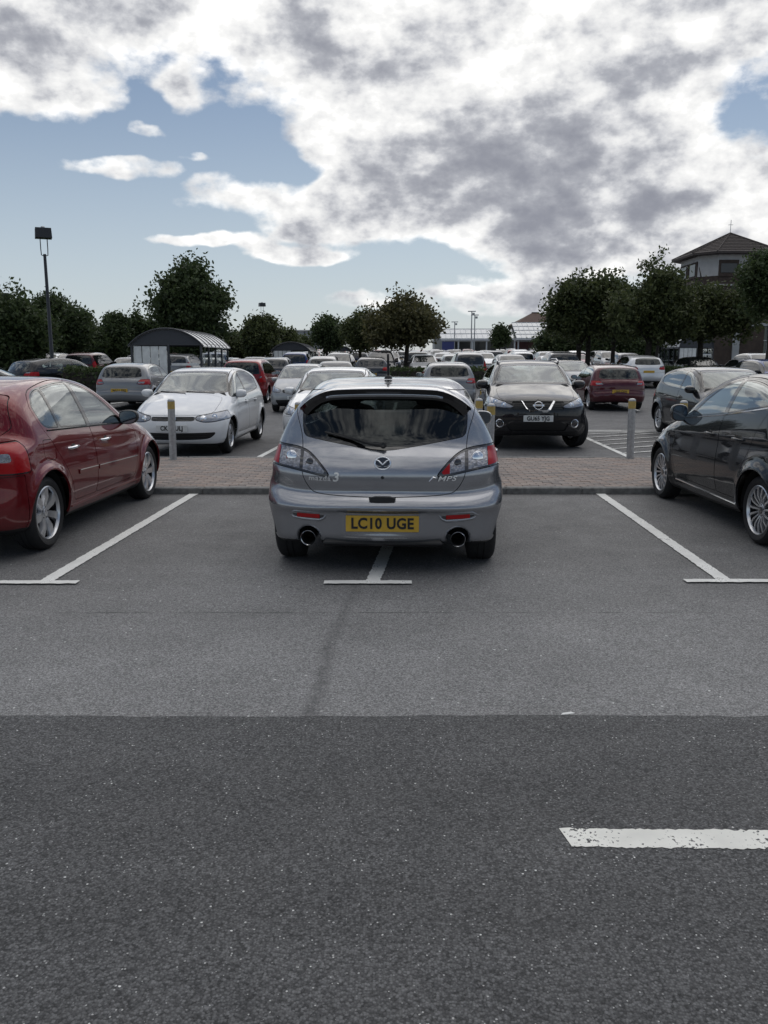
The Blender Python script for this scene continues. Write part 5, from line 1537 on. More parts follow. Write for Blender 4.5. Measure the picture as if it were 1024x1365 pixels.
def black_crossover():
    sp = SP_CROSS
    sp['panels'] = STD_DOORS(-.9, -.13, .9, 1.08, 1.53, .40) + [
        ('bonnet', top_g([(-.1, 1.1), (.66, 1.1), (.70, 1.3), (.66, 1.85), (.48, 2.04), (-.1, 2.09)], .86), None),
        ('front_bumper', (lambda V, N: np.maximum(1.62 - V[:, 1], V[:, 2] - .80)), None)]
    root, S, lamps, out = build_car('parked_car', sp, paint('black_paint', (.006, .0065, .009), .0, .5), .026,
        'black crossover facing the camera with a V-shaped chrome grille and steered front wheels')
    add_wheels(root, sp, 'five', .225, .215, steer=R(22))
    tail_lamps(root, lamps, []); head_lamps(root, S, lamps, [(.60, .80, .045), (.74, .85, .045)])
    yb = surf_y(S, 0, .79, True)
    b = MB()
    for sx in (-1, 1):
        pts = [(sx * .285, .872), (sx * .19, .725), (sx * .15, .70), (0, .695)]
        vs_ = []
        for (x, z), w in zip(pts, (.020, .026, .026, .024)):
            y = surf_y(S, abs(x), z, True)
            vs_ += [(x - w * .7, y - .01, z + .0 - w * .4), (x - w * .7, y + .016, z - w * .4), (x + w * .7, y + .016, z + w * .4), (x + w * .7, y - .01, z + w * .4)]
        vs_[12:16] = [(0, yb - .01, .675), (0, yb + .022, .675), (0, yb + .022, .715), (0, yb - .01, .715)]
        if True:
            (x, z), w = pts[2], .026; y = surf_y(S, abs(x), z, True)
            vs_[8:12] = [(x, y - .01, .677), (x, y + .018, .677), (x, y + .018, .718), (x, y - .01, .718)]
        fs_ = [(k * 4 + i, k * 4 + (i + 1) % 4, k * 4 + 4 + (i + 1) % 4, k * 4 + 4 + i) for k in range(3) for i in range(4)] + [(0, 1, 2, 3)]
        b.add(vs_, fs_)
    b.build('grille_surround', M_CHROME, root)
    b = MB(); ring = [(.072 * math.cos(a), 0, .066 * math.sin(a)) for a in np.linspace(0, 2 * math.pi, 29)]; b.path(ring, .009, 8); b.box((0, 0, 0), (.20, .016, .034), bev=.005)
    o = b.build('badge', M_CHROME, root, (0, yb + .014, .79), smooth=50); o.rotation_euler = (R(8), 0, 0)
    lettering('lettering', 'NISSAN', .026, M_INK, o, (0, .009, 0), (R(90), 0, R(180)), .0004, 1.3)
    bars(root, 'grille_bar', S, .42, .72, .86, 4, M_GRILLE, True, .005)
    plate(root, 'GU65 YJG', surf_y(S, 0, .565, True) + .008, .565, True, white=True)
    for sx in (-1, 1):
        y = surf_y(S, .66, .47, True)
        b = MB(); b.lathe([(.075, -.03), (.078, .004), (.066, .010), (.06, 0), (.045, -.006), (.0001, -.008)], (0, 0, 0), 'y', 24)
        o = b.build('fog_lamp', M_CHROME, root, (sx * .66, y, .47), smooth=50); o.rotation_euler = (0, 0, -sx * R(22))
        c = MB(); c.lathe([(.058, .002), (.03, .006), (.0001, .007)], (0, 0, 0), 'y', 20); c.build('lens', M_LAMPDARK, o)
        mirror(root, sx * .82, .66, 1.11, MATS['black_paint'], s=1.1)
    handles(out['doors'], S, (-.75, .06), .95, MATS['black_paint'])
    b = MB()
    for sx in (-1, 1):
        b.path([(sx * .60, y, float(z)) for y, z in [(-.05, 1.50), (.0, 1.545), (-.3, 1.60), (-1.0, 1.60), (-1.5, 1.56), (-1.55, 1.52)]], .016, 8)
    b.build('roof_rail', mat('satin_rail', (.5, .5, .52), .35, .9), root, smooth=60)
    strip(root, 'wheel_arch_trim', M_BLACK, S, [(y, .36) for y in np.linspace(-.85, .85, 10)], .09, .010)
    return root, sp

# ---- plain shapes for the cars further back
def gen_spec(kind):
    base = dict(bu=.045, tc=.12, kb=.05, zmid=.58, bowf=[(.2, .28), (.6, .30), (.9, .24), (1.4, .13)], bowr=[(.2, .22), (.6, .26), (.95, .25), (1.4, .17)],
                edge=[(-2.3, .12), (-1.2, .12), (0, .12), (1.2, .13), (2.3, .18)], crown=.05, rw=.31, rz=.31, ra=.36, flare=.03, fs=.06, zub=.27, tumble=[(-2, .52), (-1.0, .44), (.3, .42), (1.2, .5)],
                plan=[(-2.2, -.05), (-1.3, 0), (.8, 0), (2.2, -.06)], ws_y=.15)
    if kind == 'hatch':
        base.update(W=.87, yf=1.29, yr=-1.29,
            prof=[(1.95, .2), (2.06, .30), (2.10, .48), (2.06, .65), (1.9, .77), (1.4, .91), (1.05, .99), (.95, 1.03), (.55, 1.23), (.22, 1.38), (-.08, 1.43), (-.5, 1.45), (-1.0, 1.43), (-1.42, 1.38), (-1.62, 1.34), (-1.76, 1.15), (-1.87, .98), (-1.96, .9), (-1.99, .76), (-1.99, .63), (-2.04, .57), (-2.05, .42), (-1.98, .28), (-1.7, .22), (1.6, .18)],
            belt=[(-2, 1.02), (-1.0, 1.0), (.2, .96), (1.2, .93), (2.2, .9)],
            windows=[[(-1.30, 1.1), (-.9, 1.03), (-.16, .99), (-.16, 1.36), (-.6, 1.38), (-1.05, 1.34), (-1.32, 1.22)], [(-.10, .985), (.86, .955), (.54, 1.17), (.2, 1.32), (-.10, 1.358)]],
            rearwin=[(0, 1.33), (.46, 1.32), (.57, 1.25), (.63, 1.02), (.5, .99), (0, .98), (-.01, .98), (-.01, 1.33)], rw_y=-1.2,
            windscreen=[(0, 1.385), (.47, 1.37), (.54, 1.35), (.68, 1.03), (.6, 1.02), (0, 1.03), (-.01, 1.03), (-.01, 1.385)],
            lamps={'tail_lamp': ([(.50, .80), (.62, .77), (1.0, .77), (1.0, .95), (.60, .945)], -1.55, False), 'headlamp': ([(.40, .63), (.55, .60), (.95, .66), (.95, .80), (.74, .77), (.42, .69)], 1.3, True)},
            grilles={'grille': ([(-.01, .60), (.36, .605), (.38, .68), (-.01, .69)], 1.2, True, M_GRILLE, .012), 'lower_intake': ([(-.01, .25), (.5, .25), (.6, .38), (-.01, .40)], 1.2, True, M_GRILLE, .02)},
            cabin=(-1.3, .92, .95, .68, ((-.08,), (-.85,))), pz=(.46, .44, .60))
    elif kind == 'mpv':
        base.update(W=.87, yf=1.30, yr=-1.30, rw=.31,
            prof=[(1.88, .22), (2.0, .32), (2.03, .5), (2.0, .68), (1.88, .82), (1.5, 1.0), (1.2, 1.10), (1.1, 1.14), (.68, 1.38), (.35, 1.55), (.05, 1.61), (-.5, 1.635), (-1.2, 1.62), (-1.65, 1.57), (-1.82, 1.52), (-1.93, 1.25), (-1.99, 1.05), (-2.02, .9), (-2.02, .68), (-2.06, .6), (-2.06, .42), (-1.98, .28), (-1.7, .24), (1.6, .2)],
            belt=[(-2, 1.07), (-1.0, 1.05), (.2, 1.03), (1.2, 1.02), (2.2, .98)], tumble=[(-2, .40), (-1.0, .34), (.3, .36), (1.2, .45)],
            windows=[[(-1.62, 1.1), (-1.0, 1.08), (-1.0, 1.48), (-1.4, 1.47), (-1.62, 1.42)], [(-.94, 1.08), (-.16, 1.06), (-.16, 1.51), (-.94, 1.49)], [(-.10, 1.06), (.98, 1.04), (.66, 1.28), (.35, 1.46), (-.10, 1.51)]], front_win=2,
            rearwin=[(0, 1.5), (.5, 1.49), (.60, 1.42), (.66, 1.08), (.5, 1.06), (0, 1.05), (-.01, 1.05), (-.01, 1.5)], rw_y=-1.4,
            windscreen=[(0, 1.56), (.52, 1.545), (.59, 1.52), (.71, 1.13), (.62, 1.12), (0, 1.14), (-.01, 1.14), (-.01, 1.56)],
            lamps={'tail_lamp': ([(.62, .75), (1.0, .75), (1.0, 1.22), (.70, 1.2), (.66, 1.0)], -1.65, False), 'headlamp': ([(.46, .70), (.6, .66), (.95, .72), (.95, .92), (.78, .88), (.5, .78)], 1.3, True)},
            grilles={'grille': ([(-.01, .66), (.42, .665), (.44, .76), (-.01, .77)], 1.2, True, M_GRILLE, .012), 'lower_intake': ([(-.01, .26), (.6, .26), (.68, .42), (-.01, .44)], 1.2, True, M_GRILLE, .02)},
            cabin=(-1.6, 1.05, 1.02, .70, ((.0,), (-.85,))), pz=(.52, .53, .72))
    elif kind == 'suv':
        base.update(W=.90, yf=1.33, yr=-1.33, rw=.345, rz=.345, ra=.40, zub=.33, zmid=.64,
            prof=[(2.0, .26), (2.12, .36), (2.16, .55), (2.14, .75), (2.02, .90), (1.5, 1.02), (1.10, 1.10), (1.0, 1.13), (.6, 1.33), (.25, 1.50), (-.05, 1.555), (-.5, 1.58), (-1.1, 1.56), (-1.6, 1.49), (-1.82, 1.44), (-2.0, 1.2), (-2.1, 1.05), (-2.16, .92), (-2.17, .72), (-2.2, .62), (-2.2, .45), (-2.12, .32), (-1.8, .28), (1.7, .25)],
            belt=[(-2, 1.13), (-1.0, 1.10), (.2, 1.06), (1.2, 1.04), (2.2, 1.0)],
            windows=[[(-1.45, 1.2), (-.95, 1.13), (-.16, 1.09), (-.16, 1.48), (-.6, 1.505), (-1.1, 1.45), (-1.45, 1.31)], [(-.10, 1.088), (.88, 1.06), (.55, 1.28), (.22, 1.43), (-.10, 1.478)]],
            rearwin=[(0, 1.43), (.46, 1.42), (.56, 1.36), (.62, 1.13), (.5, 1.11), (0, 1.10), (-.01, 1.10), (-.01, 1.43)], rw_y=-1.35,
            windscreen=[(0, 1.505), (.48, 1.49), (.555, 1.47), (.69, 1.13), (.62, 1.12), (0, 1.135), (-.01, 1.135), (-.01, 1.505)],
            lamps={'tail_lamp': ([(.48, .90), (.62, .86), (1.0, .88), (1.0, 1.06), (.58, 1.04)], -1.65, False), 'headlamp': ([(.46, .74), (.6, .71), (1.0, .78), (1.0, .92), (.8, .90), (.5, .82)], 1.3, True)},
            grilles={'grille': ([(-.01, .64), (.40, .66), (.43, .82), (-.01, .84)], 1.2, True, M_GRILLE, .015), 'lower_intake': ([(-.01, .34), (.5, .34), (.6, .46), (-.01, .47)], 1.2, True, M_GRILLE, .02)},
            cabin=(-1.5, 1.0, 1.04, .70, ((-.08,), (-.9,))), pz=(.60, .56, .78))
    elif kind == 'estate':
        base.update(W=.885, yf=1.36, yr=-1.36,
            prof=[(2.15, .2), (2.28, .30), (2.32, .48), (2.28, .65), (2.1, .78), (1.55, .91), (1.15, .99), (1.05, 1.02), (.65, 1.22), (.32, 1.37), (.0, 1.425), (-.5, 1.455), (-1.2, 1.45), (-1.75, 1.41), (-1.95, 1.37), (-2.12, 1.12), (-2.2, .98), (-2.27, .88), (-2.28, .65), (-2.33, .57), (-2.33, .42), (-2.25, .28), (-1.8, .22), (1.8, .18)],
            belt=[(-2.3, 1.0), (-1.0, .98), (.2, .95), (1.2, .93), (2.2, .9)],
            windows=[[(-1.9, 1.06), (-1.12, 1.0), (-1.12, 1.36), (-1.6, 1.34), (-1.86, 1.25)], [(-1.06, 1.0), (-.16, .98), (-.16, 1.365), (-.6, 1.385), (-1.06, 1.37)], [(-.10, .975), (.95, .95), (.62, 1.17), (.3, 1.31), (-.10, 1.36)]], front_win=2,
            rearwin=[(0, 1.36), (.48, 1.35), (.58, 1.28), (.65, 1.02), (.5, 1.0), (0, .99), (-.01, .99), (-.01, 1.36)], rw_y=-1.5,
            windscreen=[(0, 1.385), (.47, 1.37), (.54, 1.35), (.68, 1.02), (.6, 1.01), (0, 1.025), (-.01, 1.025), (-.01, 1.385)],
            lamps={'tail_lamp': ([(.58, .74), (1.0, .74), (1.0, 1.02), (.66, 1.0)], -1.9, False), 'headlamp': ([(.40, .63), (.55, .60), (.95, .66), (.95, .80), (.74, .77), (.42, .69)], 1.5, True)},
            grilles={'grille': ([(-.01, .58), (.36, .59), (.38, .68), (-.01, .69)], 1.2, True, M_GRILLE, .012), 'lower_intake': ([(-.01, .25), (.5, .25), (.6, .38), (-.01, .40)], 1.2, True, M_GRILLE, .02)},
            cabin=(-1.9, .98, .94, .68, ((-.05,), (-.9,))), pz=(.46, .44, .66))
    else:  # saloon
        base.update(W=.885, yf=1.38, yr=-1.38,
            prof=[(2.12, .2), (2.25, .30), (2.29, .48), (2.25, .65), (2.08, .77), (1.5, .89), (1.1, .97), (1.0, 1.0), (.6, 1.2), (.25, 1.36), (-.05, 1.41), (-.5, 1.43), (-.95, 1.39), (-1.3, 1.25), (-1.65, 1.08), (-1.8, 1.04), (-2.1, 1.02), (-2.26, .98), (-2.28, .85), (-2.26, .65), (-2.31, .57), (-2.31, .42), (-2.22, .28), (-1.8, .22), (1.8, .18)],
            belt=[(-2.3, .96), (-1.0, .96), (.2, .94), (1.2, .92), (2.2, .88)],
            windows=[[(-1.32, 1.02), (-1.0, .985), (-.16, .97), (-.16, 1.34), (-.5, 1.36), (-.9, 1.31), (-1.3, 1.12)], [(-.10, .965), (.9, .94), (.6, 1.13), (.25, 1.29), (-.10, 1.335)]],
            rearwin=[(0, 1.32), (.46, 1.30), (.55, 1.26), (.66, 1.06), (.5, 1.05), (0, 1.05), (-.01, 1.05), (-.01, 1.32)], rw_y=-.9,
            windscreen=[(0, 1.37), (.47, 1.355), (.54, 1.33), (.68, 1.0), (.6, .99), (0, 1.005), (-.01, 1.005), (-.01, 1.37)],
            lamps={'tail_lamp': ([(.44, .78), (1.0, .78), (1.0, .95), (.48, .93)], -1.85, False), 'headlamp': ([(.40, .61), (.55, .58), (.95, .64), (.95, .78), (.74, .75), (.42, .67)], 1.5, True)},
            grilles={'grille': ([(-.01, .55), (.36, .56), (.38, .67), (-.01, .68)], 1.2, True, M_GRILLE, .012), 'lower_intake': ([(-.01, .25), (.5, .25), (.6, .38), (-.01, .40)], 1.2, True, M_GRILLE, .02)},
            cabin=(-1.35, .95, .93, .68, ((-.05,), (-.85,))), pz=(.46, .44, .72))
    return base

def plain_car(kind, pm, h, wheel='five', near=True, full=True, rails=False):
    """one car of the plain kinds with all its parts; doors only when it stands close enough for them to show"""
    sp = gen_spec(kind)
    if full:
        zb = float(curve(sp['belt'])(.0)); zt = max(z for _, z in sp['prof'])
        sp['panels'] = STD_DOORS(sp['yr'] + .40, -.13, .9, zb + .0, zt - .05, sp['zub'] + .06) + [
            ('rear_bumper', (lambda V, N: np.maximum(V[:, 1] - (sp['yr'] - .42), V[:, 2] - sp['pz'][0] - .14)), None),
            ('front_bumper', (lambda V, N: np.maximum(sp['yf'] + .42 - V[:, 1], V[:, 2] - sp['pz'][0] - .14)), None)]
    root, S, lamps, out = build_car('parked_car', sp, pm, h, glass=M_GLASS if full else M_GLASS_FAR, rear_glass=M_GLASS_TINT if full else M_GLASS_FAR, inside=full)
    add_wheels(root, sp, wheel, sp['rw'] - .10, .195, near=near)
    if full:
        tail_lamps(root, lamps, [('clear_lens', M_CLEAR, lambda V: np.abs(np.abs(V[:, 2] - sp['pz'][2] - .24) ) - .03 + 9 * (np.abs(V[:, 0]) > .74))])
        head_lamps(root, S, lamps, [(.62, sp['lamps']['headlamp'][0][0][1] + .05, .045)])
        handles(out.get('doors', []), S, (sp['yr'] + .5, .03), float(curve(sp['belt'])(.0)) - .13, pm)
    else:
        for side in (0, 1):
            lamps['tail_lamp'][side].moved(.004).build('tail_lamp', M_RED, root)
            lamps['headlamp'][side].moved(.004).build('headlamp', M_CLEAR, root)
    for sx in (-1, 1):
        mirror(root, sx * (sp['W'] - .085), .66, float(curve(sp['belt'])(.6)) + .05, pm if full else M_BLACK, glass_back=full)
    zf = sp['pz'][0] - .02; zr = sp['pz'][2]
    plate(root, '', surf_y(S, 0, zf, True) + .006, zf, True, white=True)
    plate(root, '', surf_y(S, 0, zr, False) - .006, zr, False)
    return root, sp, S

def join_tree(root, name):
    """all parts of a car as one mesh, for cars too far off to show their parts"""
    bm = bmesh.new(); mats = []
    def walk(o, M):
        M = M @ o.matrix_basis if o is not root else Matrix()
        if o.type == 'MESH':
            t = o.data.copy(); t.transform(M)
            mp = []
            for m in o.data.materials:
                if m not in mats: mats.append(m)
                mp.append(mats.index(m))
            idx = np.zeros(len(t.polygons), np.int32); t.polygons.foreach_get('material_index', idx)
            t.polygons.foreach_set('material_index', np.array(mp, np.int32)[np.clip(idx, 0, len(mp) - 1)])
            bm.from_mesh(t); bpy.data.meshes.remove(t)
        for c in o.children: walk(c, M)
    walk(root, Matrix())
    me = bpy.data.meshes.new(name); bm.to_mesh(me); bm.free()
    for m in mats: me.materials.append(m)
    me.shade_smooth(); me.set_sharp_from_angle(angle=R(38))
    return me

def drop(root):
    for c in list(root.children): drop(c)
    bpy.data.objects.remove(root)
# ------------------------------------------------------------------ trees
M_BARK = mat('bark', (.045, .038, .032), .95, noise=.35, nscale=12, bump=.5, bscale=30)
def leaf_mat(name, c1, c2):
    m = bpy.data.materials.new(name); m.use_nodes = True
    nt = m.node_tree; N = nt.nodes; L = nt.links; b = N['Principled BSDF']; out = N['Material Output']
    ge = N.new('ShaderNodeNewGeometry'); rp = N.new('ShaderNodeValToRGB'); L.new(ge.outputs['Random Per Island'], rp.inputs[0])
    rp.color_ramp.elements[0].color = (*c1, 1); rp.color_ramp.elements[1].color = (*c2, 1)
    L.new(rp.outputs[0], b.inputs['Base Color']); b.inputs['Roughness'].default_value = .55; b.inputs['Specular IOR Level'].default_value = .3
    tr = N.new('ShaderNodeBsdfTranslucent'); L.new(rp.outputs[0], tr.inputs[0])
    ms = N.new('ShaderNodeMixShader'); ms.inputs[0].default_value = .38; L.new(b.outputs[0], ms.inputs[1]); L.new(tr.outputs[0], ms.inputs[2])
    L.new(ms.outputs[0], out.inputs['Surface'])
    return m
M_LEAF = [leaf_mat('leaves_dark', (.034, .052, .022), (.085, .118, .046)), leaf_mat('leaves_mid', (.045, .060, .026), (.112, .132, .05)), leaf_mat('leaves_olive', (.058, .062, .028), (.135, .125, .052))]

def leaf_cloud(r, blobs, n, size, shell=.55):
    """leaf quads spread through a union of ellipsoids, denser in small clumps"""
    w = np.array([b[3] * b[4] * b[5] for b in blobs]) ** .75; w /= w.sum()
    nc = max(30, n // 22)
    k = r.choice(len(blobs), nc, p=w); B = np.array(blobs)[k]
    v = r.normal(size=(nc, 3)); v /= np.linalg.norm(v, axis=1, keepdims=True)
    rad = (shell + (1 - shell) * r.random(nc) ** .6)[:, None] * np.where(r.random((nc, 1)) < .3, r.random((nc, 1)), 1)
    C = B[:, :3] + v * B[:, 3:6] * rad
    # stray sprigs beyond the outline
    st = r.random(nc) < .17; C[st] += v[st] * B[st, 3:6] * .30 * r.random((st.sum(), 1))
    kk = r.integers(0, nc, n); cs = size * 1.9
    P = C[kk] + r.normal(size=(n, 3)) * cs * np.array([1, 1, .8])
    a = r.normal(size=(n, 3)); a /= np.linalg.norm(a, axis=1, keepdims=True)
    b_ = np.cross(a, r.normal(size=(n, 3))); b_ /= np.linalg.norm(b_, axis=1, keepdims=True)
    s = size * r.uniform(.6, 1.25, (n, 1))
    q = np.stack([P - a * s, P + b_ * s * .55, P + a * s, P - b_ * s * .55], 1)
    # larger leaf sprays deep inside close the crown
    m = n // 6; k2 = r.choice(len(blobs), m, p=w); B2 = np.array(blobs)[k2]
    v2 = r.normal(size=(m, 3)); v2 /= np.linalg.norm(v2, axis=1, keepdims=True)
    P2 = B2[:, :3] + v2 * B2[:, 3:6] * (.72 * r.random((m, 1)) ** .5)
    a2 = r.normal(size=(m, 3)); a2 /= np.linalg.norm(a2, axis=1, keepdims=True)
    b2 = np.cross(a2, r.normal(size=(m, 3))); b2 /= np.linalg.norm(b2, axis=1, keepdims=True)
    s2 = size * r.uniform(1.6, 2.6, (m, 1))
    q2 = np.stack([P2 - a2 * s2, P2 + b2 * s2 * .7, P2 + a2 * s2, P2 - b2 * s2 * .7], 1)
    q = np.concatenate([q, q2])
    return q.reshape(-1, 3), np.arange(4 * len(q)).reshape(len(q), 4)

def tree(name, px, d, width, top, base, label, seed, n=6500, leaf=.13, style='round', trunk_h=None, mats=0, group='trees around the car park', depth=None, trunks=1):
    """px: where it stands across the picture; sizes in metres"""
    r = np.random.default_rng(seed)
    X = (px - 512) / FPX * d * .972
    root = empty(name, (X, d, gz(d))); tag(root, label, 'tree', group); top = top - gz(d); n = int(n * 1.7)
    h = top - base; w = width / 2; dp = (depth or width) / 2
    blobs = []
    if style == 'round':
        blobs.append((0, 0, base + h * .48, w * .74, dp * .74, h * .46))
        for i in range(11):
            a = r.uniform(0, 6.28); e = r.uniform(-.6, .95)
            rr = r.uniform(.26, .42)
            blobs.append((math.cos(a) * w * .62 * math.sqrt(1 - min(.9, e * e)), math.sin(a) * dp * .62 * math.sqrt(1 - min(.9, e * e)), base + h * (.48 + .36 * e), w * rr, dp * rr, h * rr * .72))
    elif style == 'oval':
        for i in range(15):
            t = i / 14; ww = math.sin(math.pi * (.12 + .80 * t)) ** .7
            a = r.uniform(0, 6.28); off = .36 * ww
            blobs.append((math.cos(a) * w * off, math.sin(a) * dp * off, base + h * (.10 + .80 * t), w * .62 * ww + .1, dp * .62 * ww + .1, h * .17))
    elif style == 'peaks':
        for i in range(9):
            a = r.uniform(-1, 1); hh = r.uniform(.5, 1.0) * (1 - .35 * abs(a))
            blobs.append((a * w * .72, r.uniform(-.5, .5) * dp, base + h * hh * .45, w * .34, dp * .5, h * hh * .46))
        blobs.append((0, 0, base + h * .32, w * .85, dp * .8, h * .30))
    V, F = leaf_cloud(r, blobs, n, leaf)
    V = V[:]; keep = V.reshape(-1, 4, 3)[:, :, 2].min(1) > max(.3, base - .5)
    F = F[keep]
    o = link('crown', np_mesh('crown', V, F, M_LEAF[mats]), root)
    for t_ in range(trunks):
        b = MB(); tr = .035 * h ** .85 + .03
        ox = (t_ - (trunks - 1) / 2) * .55
        th = base + h * .55
        b.path([(ox, 0, -.05), (ox + r.normal(0, .04), r.normal(0, .04), base * .6), (ox * .8 + r.normal(0, .1), r.normal(0, .1), base + h * .25), (ox * .5 + r.normal(0, .15), r.normal(0, .15), th), (r.normal(0, .2), r.normal(0, .2), base + h * .85)], [tr * 1.35, tr, tr * .8, tr * .45, tr * .12], 9)
        for i in range(9):
            bl = blobs[r.integers(len(blobs))]; z0 = base * .8 + h * r.uniform(0.02, .5)
            e = Vector((bl[0], bl[1], max(bl[2], z0 + .3))); s_ = Vector((ox * .7, 0, z0)); m_ = s_.lerp(e, .5) + Vector((0, 0, .15 * h * r.random()))
            b.path([s_, m_, e], [tr * .42, tr * .25, tr * .06], 6)
        b.build('trunk', M_BARK, root, smooth=60)
    return root

tree('tree', 257, 48, 5.3, 6.95, 1.5, 'tallest round tree on the left, dense and dark, behind the nearest trolley shelter', 1, 11000, .12, 'oval', mats=0)
tree('tree', 543, 52, 5.8, 6.35, 2.0, 'centre tree with a bare lower trunk and open leaf edges, above the parked cars', 2, 8000, .13, 'peaks', mats=2)
tree('tree', 4, 40, 4.6, 5.4, .6, 'dark tree cut off by the left edge of the picture', 3, 8500, .115, 'round')
tree('tree', 78, 50, 4.2, 5.15, .8, 'broad dark tree right behind the left lamp post', 4, 8000, .12, 'round')
tree('tree', 38, 52, 4.2, 5.0, .5, 'tree filling the gap left of the lamp post', 24, 5000, .12, 'round')
tree('tree', 118, 58, 2.6, 3.9, .4, 'small low tree right of the left lamp post', 5, 3500, .12, 'round')
tree('tree', 152, 60, 2.7, 4.75, .4, 'left tree of the pair behind the trolley shelter roof', 6, 4000, .13, 'round')
tree('tree', 187, 62, 2.9, 4.7, .4, 'right tree of the pair behind the trolley shelter roof', 7, 4000, .13, 'round')
tree('tree', 130, 70, 5, 3.6, .3, 'low bushy tree far back between lamp post and shelter', 8, 3500, .15, 'round')
tree('tree', 344, 62, 3.5, 4.5, .8, 'rounded tree directly right of the tall dark tree', 9, 5000, .13, 'round', mats=1)
tree('tree', 318, 66, 2.6, 3.8, .6, 'low tree filling in behind the shelter\'s right end', 19, 3000, .13, 'round', mats=1)
tree('tree', 378, 72, 2.6, 4.2, .7, 'smaller tree below the distant lamp, above the second trolley shelter', 10, 3500, .14, 'round', mats=1)
tree('tree', 435, 70, 2.8, 5.25, 1.6, 'slim tree left of the centre, first of the two beside the centre tree', 11, 4500, .135, 'round', mats=0)
tree('tree', 480, 62, 3.1, 4.9, 1.6, 'bushy tree touching the left side of the centre tree', 12, 5000, .13, 'round', mats=1)
tree('tree', 668, 112, 2.5, 5.9, 2.0, 'small round clipped tree in front of the glass canopy', 13, 2500, .17, 'round', mats=0)
tree('tree', 780, 50, 5.2, 6.65, 2.0, 'left tree of the big group on the right, over two thin trunks', 14, 9500, .12, 'round', mats=1, trunks=2)
tree('tree', 868, 46, 5.3, 7.5, 2.3, 'tallest pointed tree of the big group on the right', 15, 11000, .115, 'peaks', mats=1)
tree('tree', 938, 48, 5.2, 7.35, 2.4, 'tree of the right group standing in front of the hip-roofed tower', 16, 9500, .12, 'peaks', mats=1)
tree('tree', 822, 54, 5.2, 6.3, 2.1, 'lower tree in the shaded middle of the right group', 17, 6000, .13, 'round', mats=0)
tree('tree', 1030, 42, 3.9, 6.9, 2.9, 'tree cut off by the right edge, below the tower roof', 18, 8000, .115, 'round', mats=0)

tree('tree', 880, 62, 4.4, 5.6, 2.3, 'low spreading tree behind the right group, hiding the shop front', 25, 6000, .13, 'round', mats=1)
tree('tree', 745, 84, 5.5, 4.3, .5, 'low dark tree far behind the double-trunked tree', 41, 3500, .16, 'round')
tree('tree', 800, 82, 6.0, 4.8, .5, 'broad dark tree filling the shade behind the right group', 42, 4000, .16, 'round')
tree('tree', 850, 80, 5.5, 4.5, .5, 'dark tree behind the tallest pointed tree', 43, 3500, .16, 'round')
tree('tree', 98, 66, 4.5, 4.6, .3, 'bushy tree closing the gap right behind the left lamp post', 26, 4500, .14, 'round')
tree('tree', 222, 68, 4.5, 5.0, .3, 'dark tree behind the tall one and above the shelter roof', 27, 4500, .14, 'round')
tree('tree', 400, 95, 3.6, 3.9, .6, 'faint low tree far away left of the slim tree', 28, 2500, .17, 'round', mats=1)

def hedge(x0, x1, y, dpt, h, label, seed, n=4500):
    r = np.random.default_rng(seed)
    root = empty('hedge', ((x0 + x1) / 2, y, gz(y))); tag(root, label, 'hedge', 'clipped hedges in the car park')
    P = np.stack([r.uniform(-(x1 - x0) / 2, (x1 - x0) / 2, n), r.uniform(-dpt / 2, dpt / 2, n), h * r.random(n) ** .7], 1)
    P += r.normal(size=P.shape) * .04
    a = r.normal(size=(n, 3)); a /= np.linalg.norm(a, axis=1, keepdims=True)
    b_ = np.cross(a, r.normal(size=(n, 3))); b_ /= np.linalg.norm(b_, axis=1, keepdims=True)
    s = .075 * r.uniform(.6, 1.3, (n, 1))
    q = np.stack([P - a * s, P + b_ * s * .6, P + a * s, P - b_ * s * .6], 1).reshape(-1, 3)
    link('foliage', np_mesh('foliage', q, np.arange(4 * n).reshape(n, 4), M_LEAF[0]), root)
    m = MB(); m.box((0, 0, h * .42), (x1 - x0 - .1, dpt - .12, h * .84)); m.build('stems', M_BARK, root)
hedge(-11.9, -9.2, 31.5, 1.2, 1.18, 'clipped dark hedge behind the grey hatchback on the left', 31, 5000)
hedge(.3, 4.8, 40.2, 1.2, .95, 'low planted hedge around the foot of the centre tree', 32, 5000)
hedge(13.5, 15.0, 41.5, 1.3, .95, 'low dark shrub at the foot of the right trees', 33, 3000)

